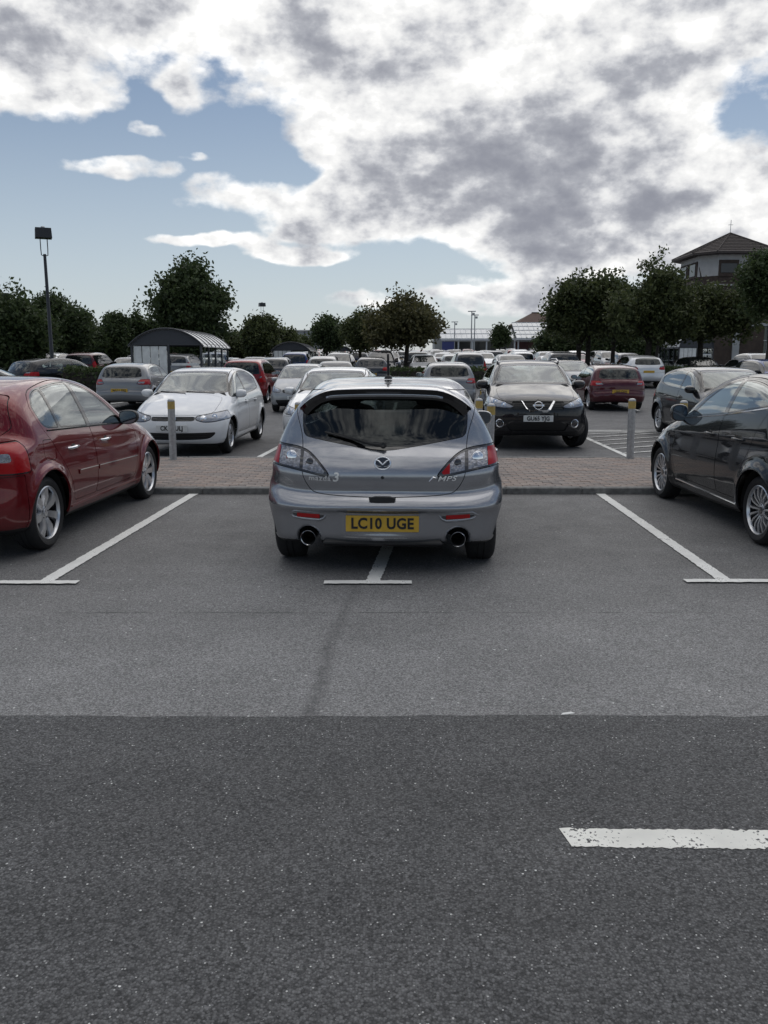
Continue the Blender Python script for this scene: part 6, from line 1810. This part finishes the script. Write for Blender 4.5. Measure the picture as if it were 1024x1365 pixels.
# ------------------------------------------------------------------ lamp posts
M_POST = mat('dark_post_paint', (.022, .024, .03), .45)
def lamp_post(px, d, top, label, head=.58, grp='lamp posts in the car park'):
    X = (px - 512) / FPX * d
    root = empty('lamp_post', (X, d, 0), R(24)); tag(root, label, 'lamp post', grp)
    hz = top - .42
    b = MB(); b.lathe([(.10, 0), (.10, .9), (.075, .95), (.055, hz - .6), (.055, hz - .58), (.0001, hz - .58)], (0, 0, 0), 'z', 14); b.build('post', M_POST, root, smooth=40)
    for sx in (-1, 1):
        b = MB(); b.path([(0, 0, hz - .66), (sx * .115, 0, hz - .62), (sx * .125, 0, hz - .4), (sx * .125, 0, hz + .05)], .018, 8); b.build('bracket', M_POST, root)
    b = MB(); s = head / 2
    b.add([(-s, -s, hz), (s, -s, hz), (s, s, hz), (-s, s, hz), (-s * .94, -s * .94, hz + .36), (s * .94, -s * .94, hz + .36), (s * .94, s * .94, hz + .36), (-s * .94, s * .94, hz + .36)],
          [(3, 2, 1, 0), (4, 5, 6, 7), (0, 1, 5, 4), (1, 2, 6, 5), (2, 3, 7, 6), (3, 0, 4, 7)])
    b.build('lantern', M_POST, root)
    b = MB(); b.lathe([(.08, 0), (.075, .06), (.05, .08), (.0001, .085)], (0, 0, hz + .36), 'z', 12); b.build('photocell', M_STEEL, root)
    b = MB(); b.box((0, 0, hz - .004), (head * .82, head * .82, .006)); b.build('lamp_glass', M_LAMPDARK, root)
    return root
lamp_post(77, 33, 6.55, 'tall dark lamp post with a square lantern head, standing at the left', .60)
lamp_post(354, 88, 7.35, 'distant lamp post whose square head shows above the trees', .62)
def mast(px, d, top, label):
    X = (px - 512) / FPX * d
    root = empty('lamp_mast', (X, d, 0)); tag(root, label, 'lamp mast', 'thin masts over the glass canopy')
    b = MB(); b.lathe([(.11, 0), (.07, top), (.0001, top)], (0, 0, 0), 'z', 8); b.build('mast', M_STEEL, root)
    b = MB(); b.box((0, 0, top), (1.1, .3, .12)); b.box((.25, 0, top - .35), (.3, .3, .3)); b.build('lamp_head', M_STEEL, root)
mast(626, 120, 8.2, 'thin grey mast with a flat head above the canopy')
mast(630, 124, 7.9, 'second thin grey mast close behind the taller one')
mast(604, 140, 7.6, 'shortest thin mast above the left part of the canopy')

# ------------------------------------------------------------------ trolley shelters
M_FRAME = mat('shelter_frame', (.06, .062, .07), .45, .3)
M_GABLE = mat('shelter_gable', (.05, .053, .062), .5, noise=.1)
M_ROOFP = mat('roof_sheet', (.74, .75, .74), .35, noise=.15, nscale=6)
M_FROST = mat('frosted_panel', (.78, .79, .77), .5, noise=.15, nscale=4)
M_PANE = glass_mat('shelter_pane', (.72, .77, .76))
def shelter(X, Y, w, ln, eave, apex, label, rz=0.0, frost=True, group='trolley shelters'):
    """front gable faces -y; X, Y = front left corner"""
    root = empty('trolley_shelter', (X, Y, gz(Y)), rz); tag(root, label, 'shelter', group)
    n = 16; rad = ((w / 2) ** 2 + (apex - eave) ** 2) / (2 * (apex - eave)); a0 = math.asin(min(1, (w / 2 + .12) / rad))
    arc = [(w / 2 + rad * math.sin(-a0 + 2 * a0 * i / n), apex - rad + rad * math.cos(-a0 + 2 * a0 * i / n)) for i in range(n + 1)]
    nb = 7
    for k in range(nb):
        y0 = -.1 + (ln + .2) * k / nb + .03; y1 = -.1 + (ln + .2) * (k + 1) / nb - .03
        b = MB(); vs_ = [(x, y, z + dz) for y in (y0, y1) for dz in (0, .03) for x, z in arc]; m = n + 1
        fs_ = []
        for i in range(n):
            fs_ += [(i, i + 1, 2 * m + i + 1, 2 * m + i), (m + i, 3 * m + i, 3 * m + i + 1, m + i + 1), (i, m + i, m + i + 1, i + 1), (2 * m + i, 2 * m + i + 1, 3 * m + i + 1, 3 * m + i)]
        b.add(vs_, fs_); b.build('roof_panel', M_ROOFP, root, smooth=40)
    for k in range(nb + 1):
        y = -.1 + (ln + .2) * k / nb
        b = MB(); b.path([(x, y, z + .03) for x, z in arc], .034, 6); b.build('roof_rib', M_FRAME, root)
    for y in (0, ln):
        b = MB(); b.prism([(x, z - .01) for x, z in arc[1:-1]] + [(w, eave - .04), (0, eave - .04)], y - .02, y + .02, 'y'); b.build('gable', M_GABLE, root)
    for x, y in [(0, 0), (w, 0), (0, ln), (w, ln), (w * .53, 0)] + [(sx * w, ln * t) for sx in (0, 1) for t in (.25, .5, .75)]:
        b = MB(); b.box((x, y, eave / 2), (.08, .08, eave)); b.build('post', M_FRAME, root)
    b = MB()
    for z in (eave - .03, .25):
        for x in (0, w): b.box((x, ln / 2, z), (.07, ln, .07))
    b.build('side_rail', M_FRAME, root)
    b = MB(); b.box((w / 2, 0, eave - .03), (w, .075, .07)); b.build('front_rail', M_FRAME, root)
    for k in range(4):
        x0 = .06 + (w * .53 - .12) * k / 4
        b = MB(); b.box((x0 + (w * .53 - .12) / 8, 0, eave * .53), ((w * .53 - .12) / 4 - .03, .012, eave * .84)); b.build('panel', M_FROST if frost else M_PANE, root)
    for sx in (0, 1):
        for k in range(8):
            y0 = .05 + (ln - .1) * k / 8
            b = MB(); b.box((sx * w, y0 + (ln - .1) / 16, eave * .53), (.012, (ln - .1) / 8 - .05, eave * .80)); pn = b.build('pane', M_PANE, root)
            if k % 2 == 0:
                b = MB(); ring = [(sx * w + .01, y0 + .36 + .16 * math.cos(a), eave * .72 + .19 * math.sin(a)) for a in np.linspace(0, 2 * math.pi, 15)]; b.path(ring, .014, 5); b.build('marking_ring', M_FROST, pn)
    b = MB(); b.box((w * .76, .05, 1.25), (w * .40, .03, .10)); b.build('sign_board', M_FROST, root)
    return root
def at(px, d): return (px - 512) / FPX * d * .982
shelter(at(176, 33.5), 33.5, 2.75, 5.6, 2.06, 2.62, 'nearest trolley shelter with a curved ribbed roof and frosted front panels')
shelter(at(364, 58), 58, 2.45, 6.0, 1.75, 2.22, 'second trolley shelter, further back, above the silver people carrier')
shelter(at(433, 80), 80, 2.4, 6, 1.6, 2.05, 'third trolley shelter, small and far back below the slim tree')
shelter(at(905, 74), 74, 3.0, 5, 1.9, 3.3, 'round-topped pale shelter under the right trees near the shop entrance', frost=True)

# ------------------------------------------------------------------ buildings
M_WHITEWALL = mat('white_render', (.46, .45, .44), .7, noise=.08, nscale=2)
M_BROWN = mat('brown_brick', (.060, .043, .034), .85, noise=.25, nscale=3)
M_TILE = mat('brown_roof_tile', (.055, .044, .040), .8, noise=.25, nscale=5)
M_CANOPY = mat('canopy_glazing', (.50, .52, .53), .25, .2, .5, noise=.12, nscale=.8)
M_STEELW = mat('white_steel', (.58, .59, .60), .5)
M_SHOPDARK = mat('shop_shadow', (.02, .02, .022), .3, 0, .5)
M_SHOPRED = mat('red_shopfront', (.09, .03, .032), .5)
M_BLUE = mat('blue_banner', (.05, .06, .20), .5)
M_TEAL = glass_mat('teal_glazing', (.18, .34, .32))
M_GREYWALL = mat('pale_cladding', (.36, .37, .37), .6, noise=.1, nscale=1)

def tower():
    d = 92; cx = at(962, d)
    root = empty('tower', (cx, d, 0)); tag(root, 'square brown tower with a tiled pyramid roof and white window band, above the right trees', 'tower')
    w = 4.1; ch = 1.5
    oct_ = [(-w + ch, -w), (w - ch, -w), (w, -w + ch), (w, w - ch), (w - ch, w), (-w + ch, w), (-w, w - ch), (-w, -w + ch)]
    b = MB(); b.prism(oct_, 0, 10.0, 'z'); b.build('wall', M_BROWN, root)
    b = MB(); b.prism([(x * 1.006, y * 1.006) for x, y in oct_], 10.0, 12.1, 'z'); b.build('white_band', M_WHITEWALL, root)
    b = MB(); b.prism([(x * 1.03, y * 1.03) for x, y in oct_], 9.0, 9.16, 'z'); b.build('string_course', M_WHITEWALL, root)
    for x0, x1 in ((-2.58, -.55), (.75, 2.58)):
        b = MB(); b.box(((x0 + x1) / 2, -w - .02, 10.75), (x1 - x0, .16, 1.62)); f = b.build('window', M_BROWN, root)
        b = MB(); b.box(((x0 + x1) / 2, -w - .12, 10.75), (x1 - x0 - .4, .06, .9)); b.build('pane', M_SHOPDARK, f)
    for sy in (-1.3, 1.3):
        b = MB(); b.box((-w - .02, sy, 10.75), (.16, 2.4, 1.62)); f = b.build('window', M_BROWN, root)
        b = MB(); b.box((-w - .12, sy, 10.75), (.06, 1.5, 1.2)); b.build('pane', M_SHOPDARK, f)
    e = 1.22
    b = MB(); vs_ = [(x * e, y * e, 12.1) for x, y in oct_] + [(x * e, y * e, 12.32) for x, y in oct_] + [(0, 0, 14.75)]
    fs_ = [(i, (i + 1) % 8, 8 + (i + 1) % 8, 8 + i) for i in range(8)] + [(8 + i, 8 + (i + 1) % 8, 16) for i in range(8)] + [tuple(range(7, -1, -1))]
    b.add(vs_, fs_); rf = b.build('roof', M_TILE, root)
    b = MB()
    for i in range(8): b.path([(oct_[i][0] * e, oct_[i][1] * e, 12.34), (0, 0, 14.78)], .07, 5)
    b.build('hip_tile', M_TILE, rf)
    b = MB()
    for k in range(1, 12):
        t = k / 12
        b.path([(x * e * (1 - t), y * e * (1 - t), 12.32 + 2.43 * t + .02) for x, y in oct_ + oct_[:1]], .035, 4)
    tag(b.build('tile_course', M_TILE, rf), kind='stuff')
    b = MB(); b.tube((0, 0, 14.7), (0, 0, 16.1), .03); b.box((0, 0, 15.6), (.5, .04, .04)); b.build('finial', M_STEEL, root)
tower()

def shop_right():
    root = empty('shop_building', (at(960, 96), 96, 0)); tag(root, 'long shop building with colonnade and green glazed entrance behind the right trees', 'shop building')
    b = MB(); b.box((11, 8, 3.2), (38, 8, 6.4)); b.build('wall', M_GREYWALL, root)
    b = MB(); b.box((11, 4.6, 6.5), (39, 3, .35)); b.build('parapet', M_WHITEWALL, root)
    b = MB(); b.box((6, .6, 3.9), (28, 2.6, .35)); b.build('canopy', M_WHITEWALL, root)
    for k in range(13):
        b = MB(); b.box((-7 + k * 2.3, -.4, 1.9), (.35, .35, 3.7)); b.build('column', M_WHITEWALL, root)
    for k in range(12):
        b = MB(); b.box((-5.9 + k * 2.3, 3.93, 1.7), (1.9, .1, 3.0)); f = b.build('shop_window', M_FRAME, root)
        b = MB(); b.box((-5.9 + k * 2.3, 3.86, 1.7), (1.7, .05, 2.8)); b.build('pane', M_SHOPDARK, f)
    e = empty('glazed_entrance'); e.parent = root
    b = MB(); ex = at(1006, 88) - at(960, 96)
    for k in range(5):
        for j in range(3):
            m = MB(); m.box((ex - 1.2 + k * .95, -8 + .02 * k, 1.2 + j * 1.5), (.87, .04, 1.42)); m.build('pane', M_TEAL, root)
    m = MB()
    for k in range(6): m.box((ex - 1.675 + k * .95, -8, 2.5), (.07, .1, 5))
    for j in range(4): m.box((ex + .7, -8, .48 + j * 1.5), (4.8, .1, .07))
    m.build('entrance_frame', M_STEELW, root)
    m = MB(); m.box((ex + .7, -4.4, 5.1), (5.4, 7.6, .3)); m.build('entrance_roof', M_GREYWALL, root)
    m = MB(); m.box((ex + .7, -5.5, 2.4), (4.6, .1, 4.6)); m.build('entrance_back_wall', M_FROST, root)
    m = MB(); m.box((ex - 2.1, -7.9, 2.6), (.7, .7, 5.2)); m.build('pier', M_GREYWALL, root)
    bpy.data.objects.remove(e)
shop_right()

def canopy_building():
    d = 140; root = empty('shop_building', (at(590, d), d, 0)); tag(root, 'distant shopping building with sloping white glass canopies on posts, in the centre', 'shop building')
    x1 = at(686, d) - at(590, d); x2 = at(748, d) - at(590, d)
    def glazed(xa, xb, y0, z0, y1, z1, nx, nz, nm):
        for i in range(nx):
            for j in range(nz):
                a0, a1 = xa + (xb - xa) * i / nx + .04, xa + (xb - xa) * (i + 1) / nx - .04
                t0, t1 = j / nz + .01, (j + 1) / nz - .01
                q = [(a0, y0 + (y1 - y0) * t0, z0 + (z1 - z0) * t0), (a1, y0 + (y1 - y0) * t0, z0 + (z1 - z0) * t0), (a1, y0 + (y1 - y0) * t1, z0 + (z1 - z0) * t1), (a0, y0 + (y1 - y0) * t1, z0 + (z1 - z0) * t1)]
                b = MB(); b.add(q + [(x, y, z - .08) for x, y, z in q], [(0, 1, 2, 3), (7, 6, 5, 4), (0, 4, 5, 1), (1, 5, 6, 2), (2, 6, 7, 3), (3, 7, 4, 0)]); b.build('roof_pane', M_CANOPY, root)
        b = MB()
        for i in range(nx + 1):
            x = xa + (xb - xa) * i / nx; b.path([(x, y0, z0), (x, y1, z1)], .05, 4)
        for j in range(nz + 1):
            t = j / nz; b.path([(xa, y0 + (y1 - y0) * t, z0 + (z1 - z0) * t + .02), (xb, y0 + (y1 - y0) * t, z0 + (z1 - z0) * t + .02)], .06, 4)
        b.build(nm, M_STEELW, root)
    glazed(-.3, x1, 0, 4.9, 4, 6.6, 14, 2, 'glazing_bars')
    glazed(x1 + .15, x2, -1, 4.95, 5, 7.7, 9, 4, 'glazing_bars')
    b = MB(); b.box((x1 / 2, -.1, 4.75), (x1 + .6, .25, .3)); b.build('fascia', M_STEELW, root)
    b = MB(); b.box(((x1 + x2) / 2, -1.1, 4.8), (x2 - x1, .25, .3)); b.build('fascia', M_STEELW, root)
    b = MB(); b.box((x2 / 2, 9, 3.2), (x2 + 2, 6, 6.4)); b.build('wall', M_GREYWALL, root)
    b = MB(); b.box((x1 / 2 + 1, 5.9, 2.3), (x1 - 1, .1, 4.4)); b.build('shopfront', M_SHOPDARK, root)
    b = MB(); b.box((x1 + 2.6, 5.8, 2.3), (3.6, .2, 4.4)); b.build('red_shopfront', M_SHOPRED, root)
    b = MB(); b.box((x1 + 6.0, 5.8, 2.3), (2.8, .2, 4.2)); b.build('shopfront', M_TEAL, root)
    for x in list(np.linspace(.3, x1, 6)) + [x1 + .6, x1 + 3.4, x1 + 6]:
        b = MB(); b.tube((x, .1, 0), (x, .1, 4.8), .13, n=8); b.build('post', M_STEELW, root)
    b = MB(); b.box((.9, -.05, 3.6), (2.0, .1, 1.7)); b.build('blue_banner', M_BLUE, root)
canopy_building()
def hip_house():
    d = 165; x = at(712, d); root = empty('shop_building', (x, d, 0)); tag(root, 'brown tiled hipped roof rising behind the glass canopy', 'shop building')
    b = MB(); b.box((0, 0, 4), (9, 9, 8)); b.build('wall', M_BROWN, root)
    b = MB(); s = 4.9; b.add([(-s, -s, 8), (s, -s, 8), (s, s, 8), (-s, s, 8), (-.6, 0, 10.4), (.6, 0, 10.4)], [(0, 1, 5, 4), (1, 2, 5), (2, 3, 4, 5), (3, 0, 4), (3, 2, 1, 0)]); rf = b.build('roof', mat('red_roof_tile', (.10, .06, .047), .8, noise=.2, nscale=3), root)
    b = MB(); b.box((0, 0, 10.42), (1.4, .3, .2)); b.build('ridge_tile', M_TILE, rf)
hip_house()
def far_store():
    d = 175; x = at(425, d); root = empty('store_building', (x, d, 0)); tag(root, 'pale flat-roofed store far away between the left and centre trees', 'store building')
    b = MB(); b.box((-1, 0, 3.5), (11, 14, 7)); b.build('wall', M_GREYWALL, root)
    b = MB(); b.box((-1, 0, 7.12), (11.6, 14.6, .24)); b.build('parapet', M_WHITEWALL, root)
    for k in range(4):
        b = MB(); b.box((-5 + k * 2.75, -7.06, 3.6), (.14, .12, 6.8)); b.build('cladding_joint', M_FRAME, root)
    b = MB(); b.box((0, -7.1, 1.5), (5, .2, 2.8)); b.build('doors', M_SHOPDARK, root)
far_store()
# ------------------------------------------------------------------ the cars, placed
c, sp = silver_hatch(); rear_axle_place(c, sp, .02, 6.68, R(-3.0))
c, sp = red_hatch(); rear_axle_place(c, sp, -3.70, 6.99, R(-2.6))
c, sp = black_hatch(); rear_axle_place(c, sp, 4.09, 7.14, R(.8))
c, sp = white_hatch(); front_axle_place(c, sp, -3.46, 14.45, R(180 - 3.3))
c, sp = black_crossover(); front_axle_place(c, sp, 2.78, 15.5, R(180 - 4))

FLEET = paint('fleet_paint', (.5, .5, .5), .35, .35, True)
COLS = {'silver': (.36, .37, .38), 'white': (.70, .71, .72), 'black': (.011, .012, .015), 'dark grey': (.055, .058, .065), 'light grey': (.22, .225, .235), 'blue': (.018, .045, .16), 'dark blue': (.010, .016, .05), 'red': (.22, .012, .014), 'maroon': (.075, .007, .014)}
WORD = {'hatch': 'hatchback', 'mpv': 'people carrier', 'suv': 'SUV', 'estate': 'estate car', 'saloon': 'saloon'}
full = {}
def detailed(kind, wheel='five'):
    k = (kind, wheel)
    if k not in full:
        full[k] = [plain_car(kind, FLEET, .036, wheel, True, True), False]
    (root, sp, S), used = full[k]
    if used: root = copy_tree(root)
    full[k][1] = True
    return root, sp
def set_color(o, c):
    o.color = (*c, 1)
    for ch in o.children: set_color(ch, c)
taken = []
def put(kind, px, d, yaw, col, label, rear=True, wheel='five', group='cars parked behind the island', scale=(1, 1, 1), txt=None):
    """rear=True: d is the distance of the rear axle, otherwise of the front axle"""
    o, sp = detailed(kind, wheel)
    (rear_axle_place if rear else front_axle_place)(o, sp, (px - 512) / FPX * d * .985, d, R(yaw))
    o.scale = scale; o.location.z = gz(d)
    set_color(o, COLS[col]); tag(o, label, 'car', group)
    taken.append((o.location.x, o.location.y))
    if txt:
        for ch in o.children:
            if ch.name.startswith('number_plate') and ((ch.location.y < 0) == (txt[1] == 'rear')):
                s = -1 if txt[1] == 'rear' else 1
                lettering('lettering', txt[0], .103, M_INK, ch, (0, s * .0055, -.001), (R(90), 0, 0 if s < 0 else R(180)), .0016, .84, 0, 1.06)
    return o
put('hatch', 440, 15.2, 177, 'white', 'white hatchback half hidden behind the left side of the silver hatchback', False, 'five', scale=(.97, .96, 1.0))
put('hatch', 1000, 15.9, 180, 'black', 'black hatchback facing the camera, hidden up to its windows by the right-edge hatchback', False, 'ten')
put('hatch', 821, 26.3, 0, 'maroon', 'maroon hatchback seen from behind, between the crossover and the right bollard', True, 'five', scale=(.98, .98, .97), txt=('LS07 OJW', 'rear'))
put('hatch', 168, 26.6, -2, 'light grey', 'grey hatchback seen from behind, left of the white small hatchback', True, 'five', scale=(1, 1, 1.0), txt=('WU11 EKE', 'rear'))
put('mpv', 396, 25.4, 178, 'silver', 'silver people carrier with a dark bumper, facing the camera near the second shelter', False, 'steel_cover', scale=(.92, .9, .88), txt=('EF58 KVU', 'front'))
put('mpv', 326, 29.5, -3, 'red', 'red people carrier seen from behind over the white small hatchback\'s roof', True, 'five', scale=(.95, .95, .94))
put('hatch', 598, 27.3, 0, 'light grey', 'grey hatchback with a wide black rear window, behind the silver hatchback\'s roof', True, 'five', scale=(1, 1, 1.01))
put('suv', 858, 40.5, 1, 'white', 'white coupe-like SUV seen from behind, right of the maroon hatchback', True, 'ten', scale=(1.0, 1, .98))
put('suv', 44, 32.0, -34, 'black', 'black SUV standing at an angle in front of the left trees', True, 'five', scale=(1, 1, .97))
put('hatch', 768, 32.5, 180, 'dark grey', 'dark grey hatchback facing the camera, seen over the crossover\'s right shoulder', False, 'five')
put('saloon', -78, 27.0, -75, 'white', 'low white car at the left edge beyond the red hatchback\'s roof', True, 'five', scale=(1, .95, .97))

# rows of the car park behind
far_mesh = {}; mid_root = {}
def mid(kind):
    if kind not in mid_root:
        r_, sp_, S_ = plain_car(kind, FLEET, .055, 'five', False, False); mid_root[kind] = [r_, False]
    if kind not in far_mesh: far_mesh[kind] = join_tree(mid_root[kind][0], 'far_' + kind)
    r_, used = mid_root[kind]
    mid_root[kind][1] = True
    return copy_tree(r_) if used else r_
rr = random.Random(5)
KINDS_ = ['hatch'] * 9 + ['suv'] * 4 + ['mpv'] * 3 + ['estate'] * 2 + ['saloon'] * 2
CN = ['silver'] * 6 + ['white'] * 6 + ['black'] * 5 + ['dark grey'] * 4 + ['light grey'] * 3 + ['blue'] * 2 + ['dark blue'] * 2 + ['red'] * 3 + ['maroon']
ROWS = [(14.6 + 2.2, 1, 'same row as the crossover'), (27.6, 0, 'first row beyond the lane'), (32.4, 1, 'second row beyond the lane'), (43.8, 0, 'third row beyond the lane'), (48.6, 1, 'fourth row beyond the lane'), (60, 0, 'fifth row back'), (64.8, 1, 'sixth row back'), (76.2, 0, 'seventh row back'), (81, 1, 'eighth row back'), (92.4, 0, 'ninth row back'), (97.2, 1, 'tenth row back'), (108.6, 0, 'eleventh row back'), (113.4, 1, 'twelfth row back'), (124.8, 0, 'last row but one'), (129.6, 1, 'last row, under the glass canopy')]
avoid = [(at(858, 32), 31, 2.2, 7.0), (at(176, 33.5) + 1.4, 36.5, 2.4, 5.2), (at(364, 58) + 1.2, 61, 2.3, 5.4), (at(433, 80) + 1.2, 83, 2.3, 5.4), (at(905, 74) + 1.5, 76.5, 2.6, 5.0), (-11.2, 31.5, 3.4, 3.2), (2.5, 40.2, 2.9, 3.0), (14.2, 41.5, 1.6, 2.9),
         (at(541, 52), 52, 1.4, 2.8), (at(780, 50), 50, 1.6, 2.8), (at(868, 46), 46, 1.3, 2.8), (at(938, 48), 48, 1.3, 2.8), (at(256, 48), 48, 1.4, 2.8), (at(480, 62), 62, 1.2, 2.7), (at(435, 70), 70, 1.2, 2.7), (at(66.5, 33), 33, 1.2, 2.6), (at(354, 88), 88, 1.2, 2.6), (at(668, 112), 112, 1.2, 2.6), (at(626, 120), 120, 1.2, 2.6), (at(825, 56), 56, 1.5, 2.6), (at(630, 124), 124, 1.2, 2.6), (at(344, 62), 62, 1.2, 2.6), (at(318, 66), 66, 1.2, 2.6), (at(378, 72), 72, 1.2, 2.6)]
count = 0; used_l = set()
def where(u):
    for a, s in ((100, 'at the far left'), (175, 'left of the shelter'), (300, 'behind the nearest shelter'), (430, 'near the second shelter'), (485, 'below the slim tree'), (600, 'below the centre tree'), (690, 'in line with the canopy'), (760, 'right of the canopy'), (860, 'under the right trees')):
        if u < a: return s
    return 'below the tower'
for ri, (yc, face, rname) in enumerate(ROWS):
    lo, hi = -.30 * yc if yc < 40 else -.47 * yc, .49 * yc
    if yc > 50: lo, hi = -.30 * yc, .30 * yc
    if yc > 70: lo, hi = -.20 * yc, .27 * yc
    if yc > 90: lo, hi = -.14 * yc, .25 * yc
    if ri == 0: lo, hi = 8.2, 10.5
    row = []; x = lo + rr.uniform(0, 1)
    while x < hi:
        kind = rr.choice(KINDS_); col = rr.choice(CN)
        X = x + rr.uniform(-.12, .12); Y = yc + rr.uniform(-.25, .3)
        ok = rr.random() < (.9 if yc < 50 else .985)
        for (tx, ty) in taken:
            if abs(X - tx) < 2.25 and abs(Y - ty) < 4.6: ok = False
        for (ax, ay, hw, hl) in avoid:
            if abs(X - ax) < hw and abs(Y - ay) < hl: ok = False
        if ok: row.append((X, Y, kind, col, face if rr.random() < .82 else 1 - face))
        x += 2.42
    for i, (X, Y, kind, col, fc) in enumerate(row):
        u = 512 + 1104 * X / Y
        yaw = (0 if fc == 0 else 180) + rr.uniform(-2.2, 2.2) - 1.5
        if yc < 50:
            o = mid(kind); set_color(o, COLS[col])
        else:
            mid(kind) if kind not in far_mesh else None
            o = link('parked_car', far_mesh[kind]); o.color = (*COLS[col], 1)
        o.name = 'parked_car'
        o.location = (X, Y, gz(Y) - .012); o.rotation_euler = ((.0145 if Y > 26 else 0) * math.cos(R(yaw)), 0, R(yaw)); s = rr.uniform(.95, 1.04); o.scale = (s, s * rr.uniform(.97, 1.03), s * rr.uniform(.97, 1.04))
        def nb(j):
            return '%s %s' % (row[j][3], WORD[row[j][2]])
        side = ('between a %s and a %s' % (row[i - 1][3] + ' one', nb(i + 1))) if 0 < i < len(row) - 1 else ('beside a ' + nb(i + 1) if i == 0 and len(row) > 1 else 'beside a ' + nb(i - 1) if len(row) > 1 else 'alone')
        txt = '%s %s in the %s, %s, %s' % (col, WORD[kind], rname, where(u), side)
        wds = txt.split()
        if txt in used_l: wds = ['x'] * 17
        if len(wds) > 16: txt = '%s %s, %s, %s' % (col, WORD[kind], rname, side)
        if len(txt.split()) > 16: txt = ' '.join(txt.split()[:16])
        if txt in used_l: txt = '%s %s with its %s to the camera, %s, %s' % (col, WORD[kind], 'tail' if fc == 0 else 'nose', rname, where(u))
        if len(txt.split()) > 16: txt = ' '.join(txt.split()[:16])
        used_l.add(txt)
        tag(o, txt, 'car', 'cars in the ' + rname)
        count += 1
for kind, (r_, used) in list(mid_root.items()):
    if not used: drop(r_)
print('row cars', count)
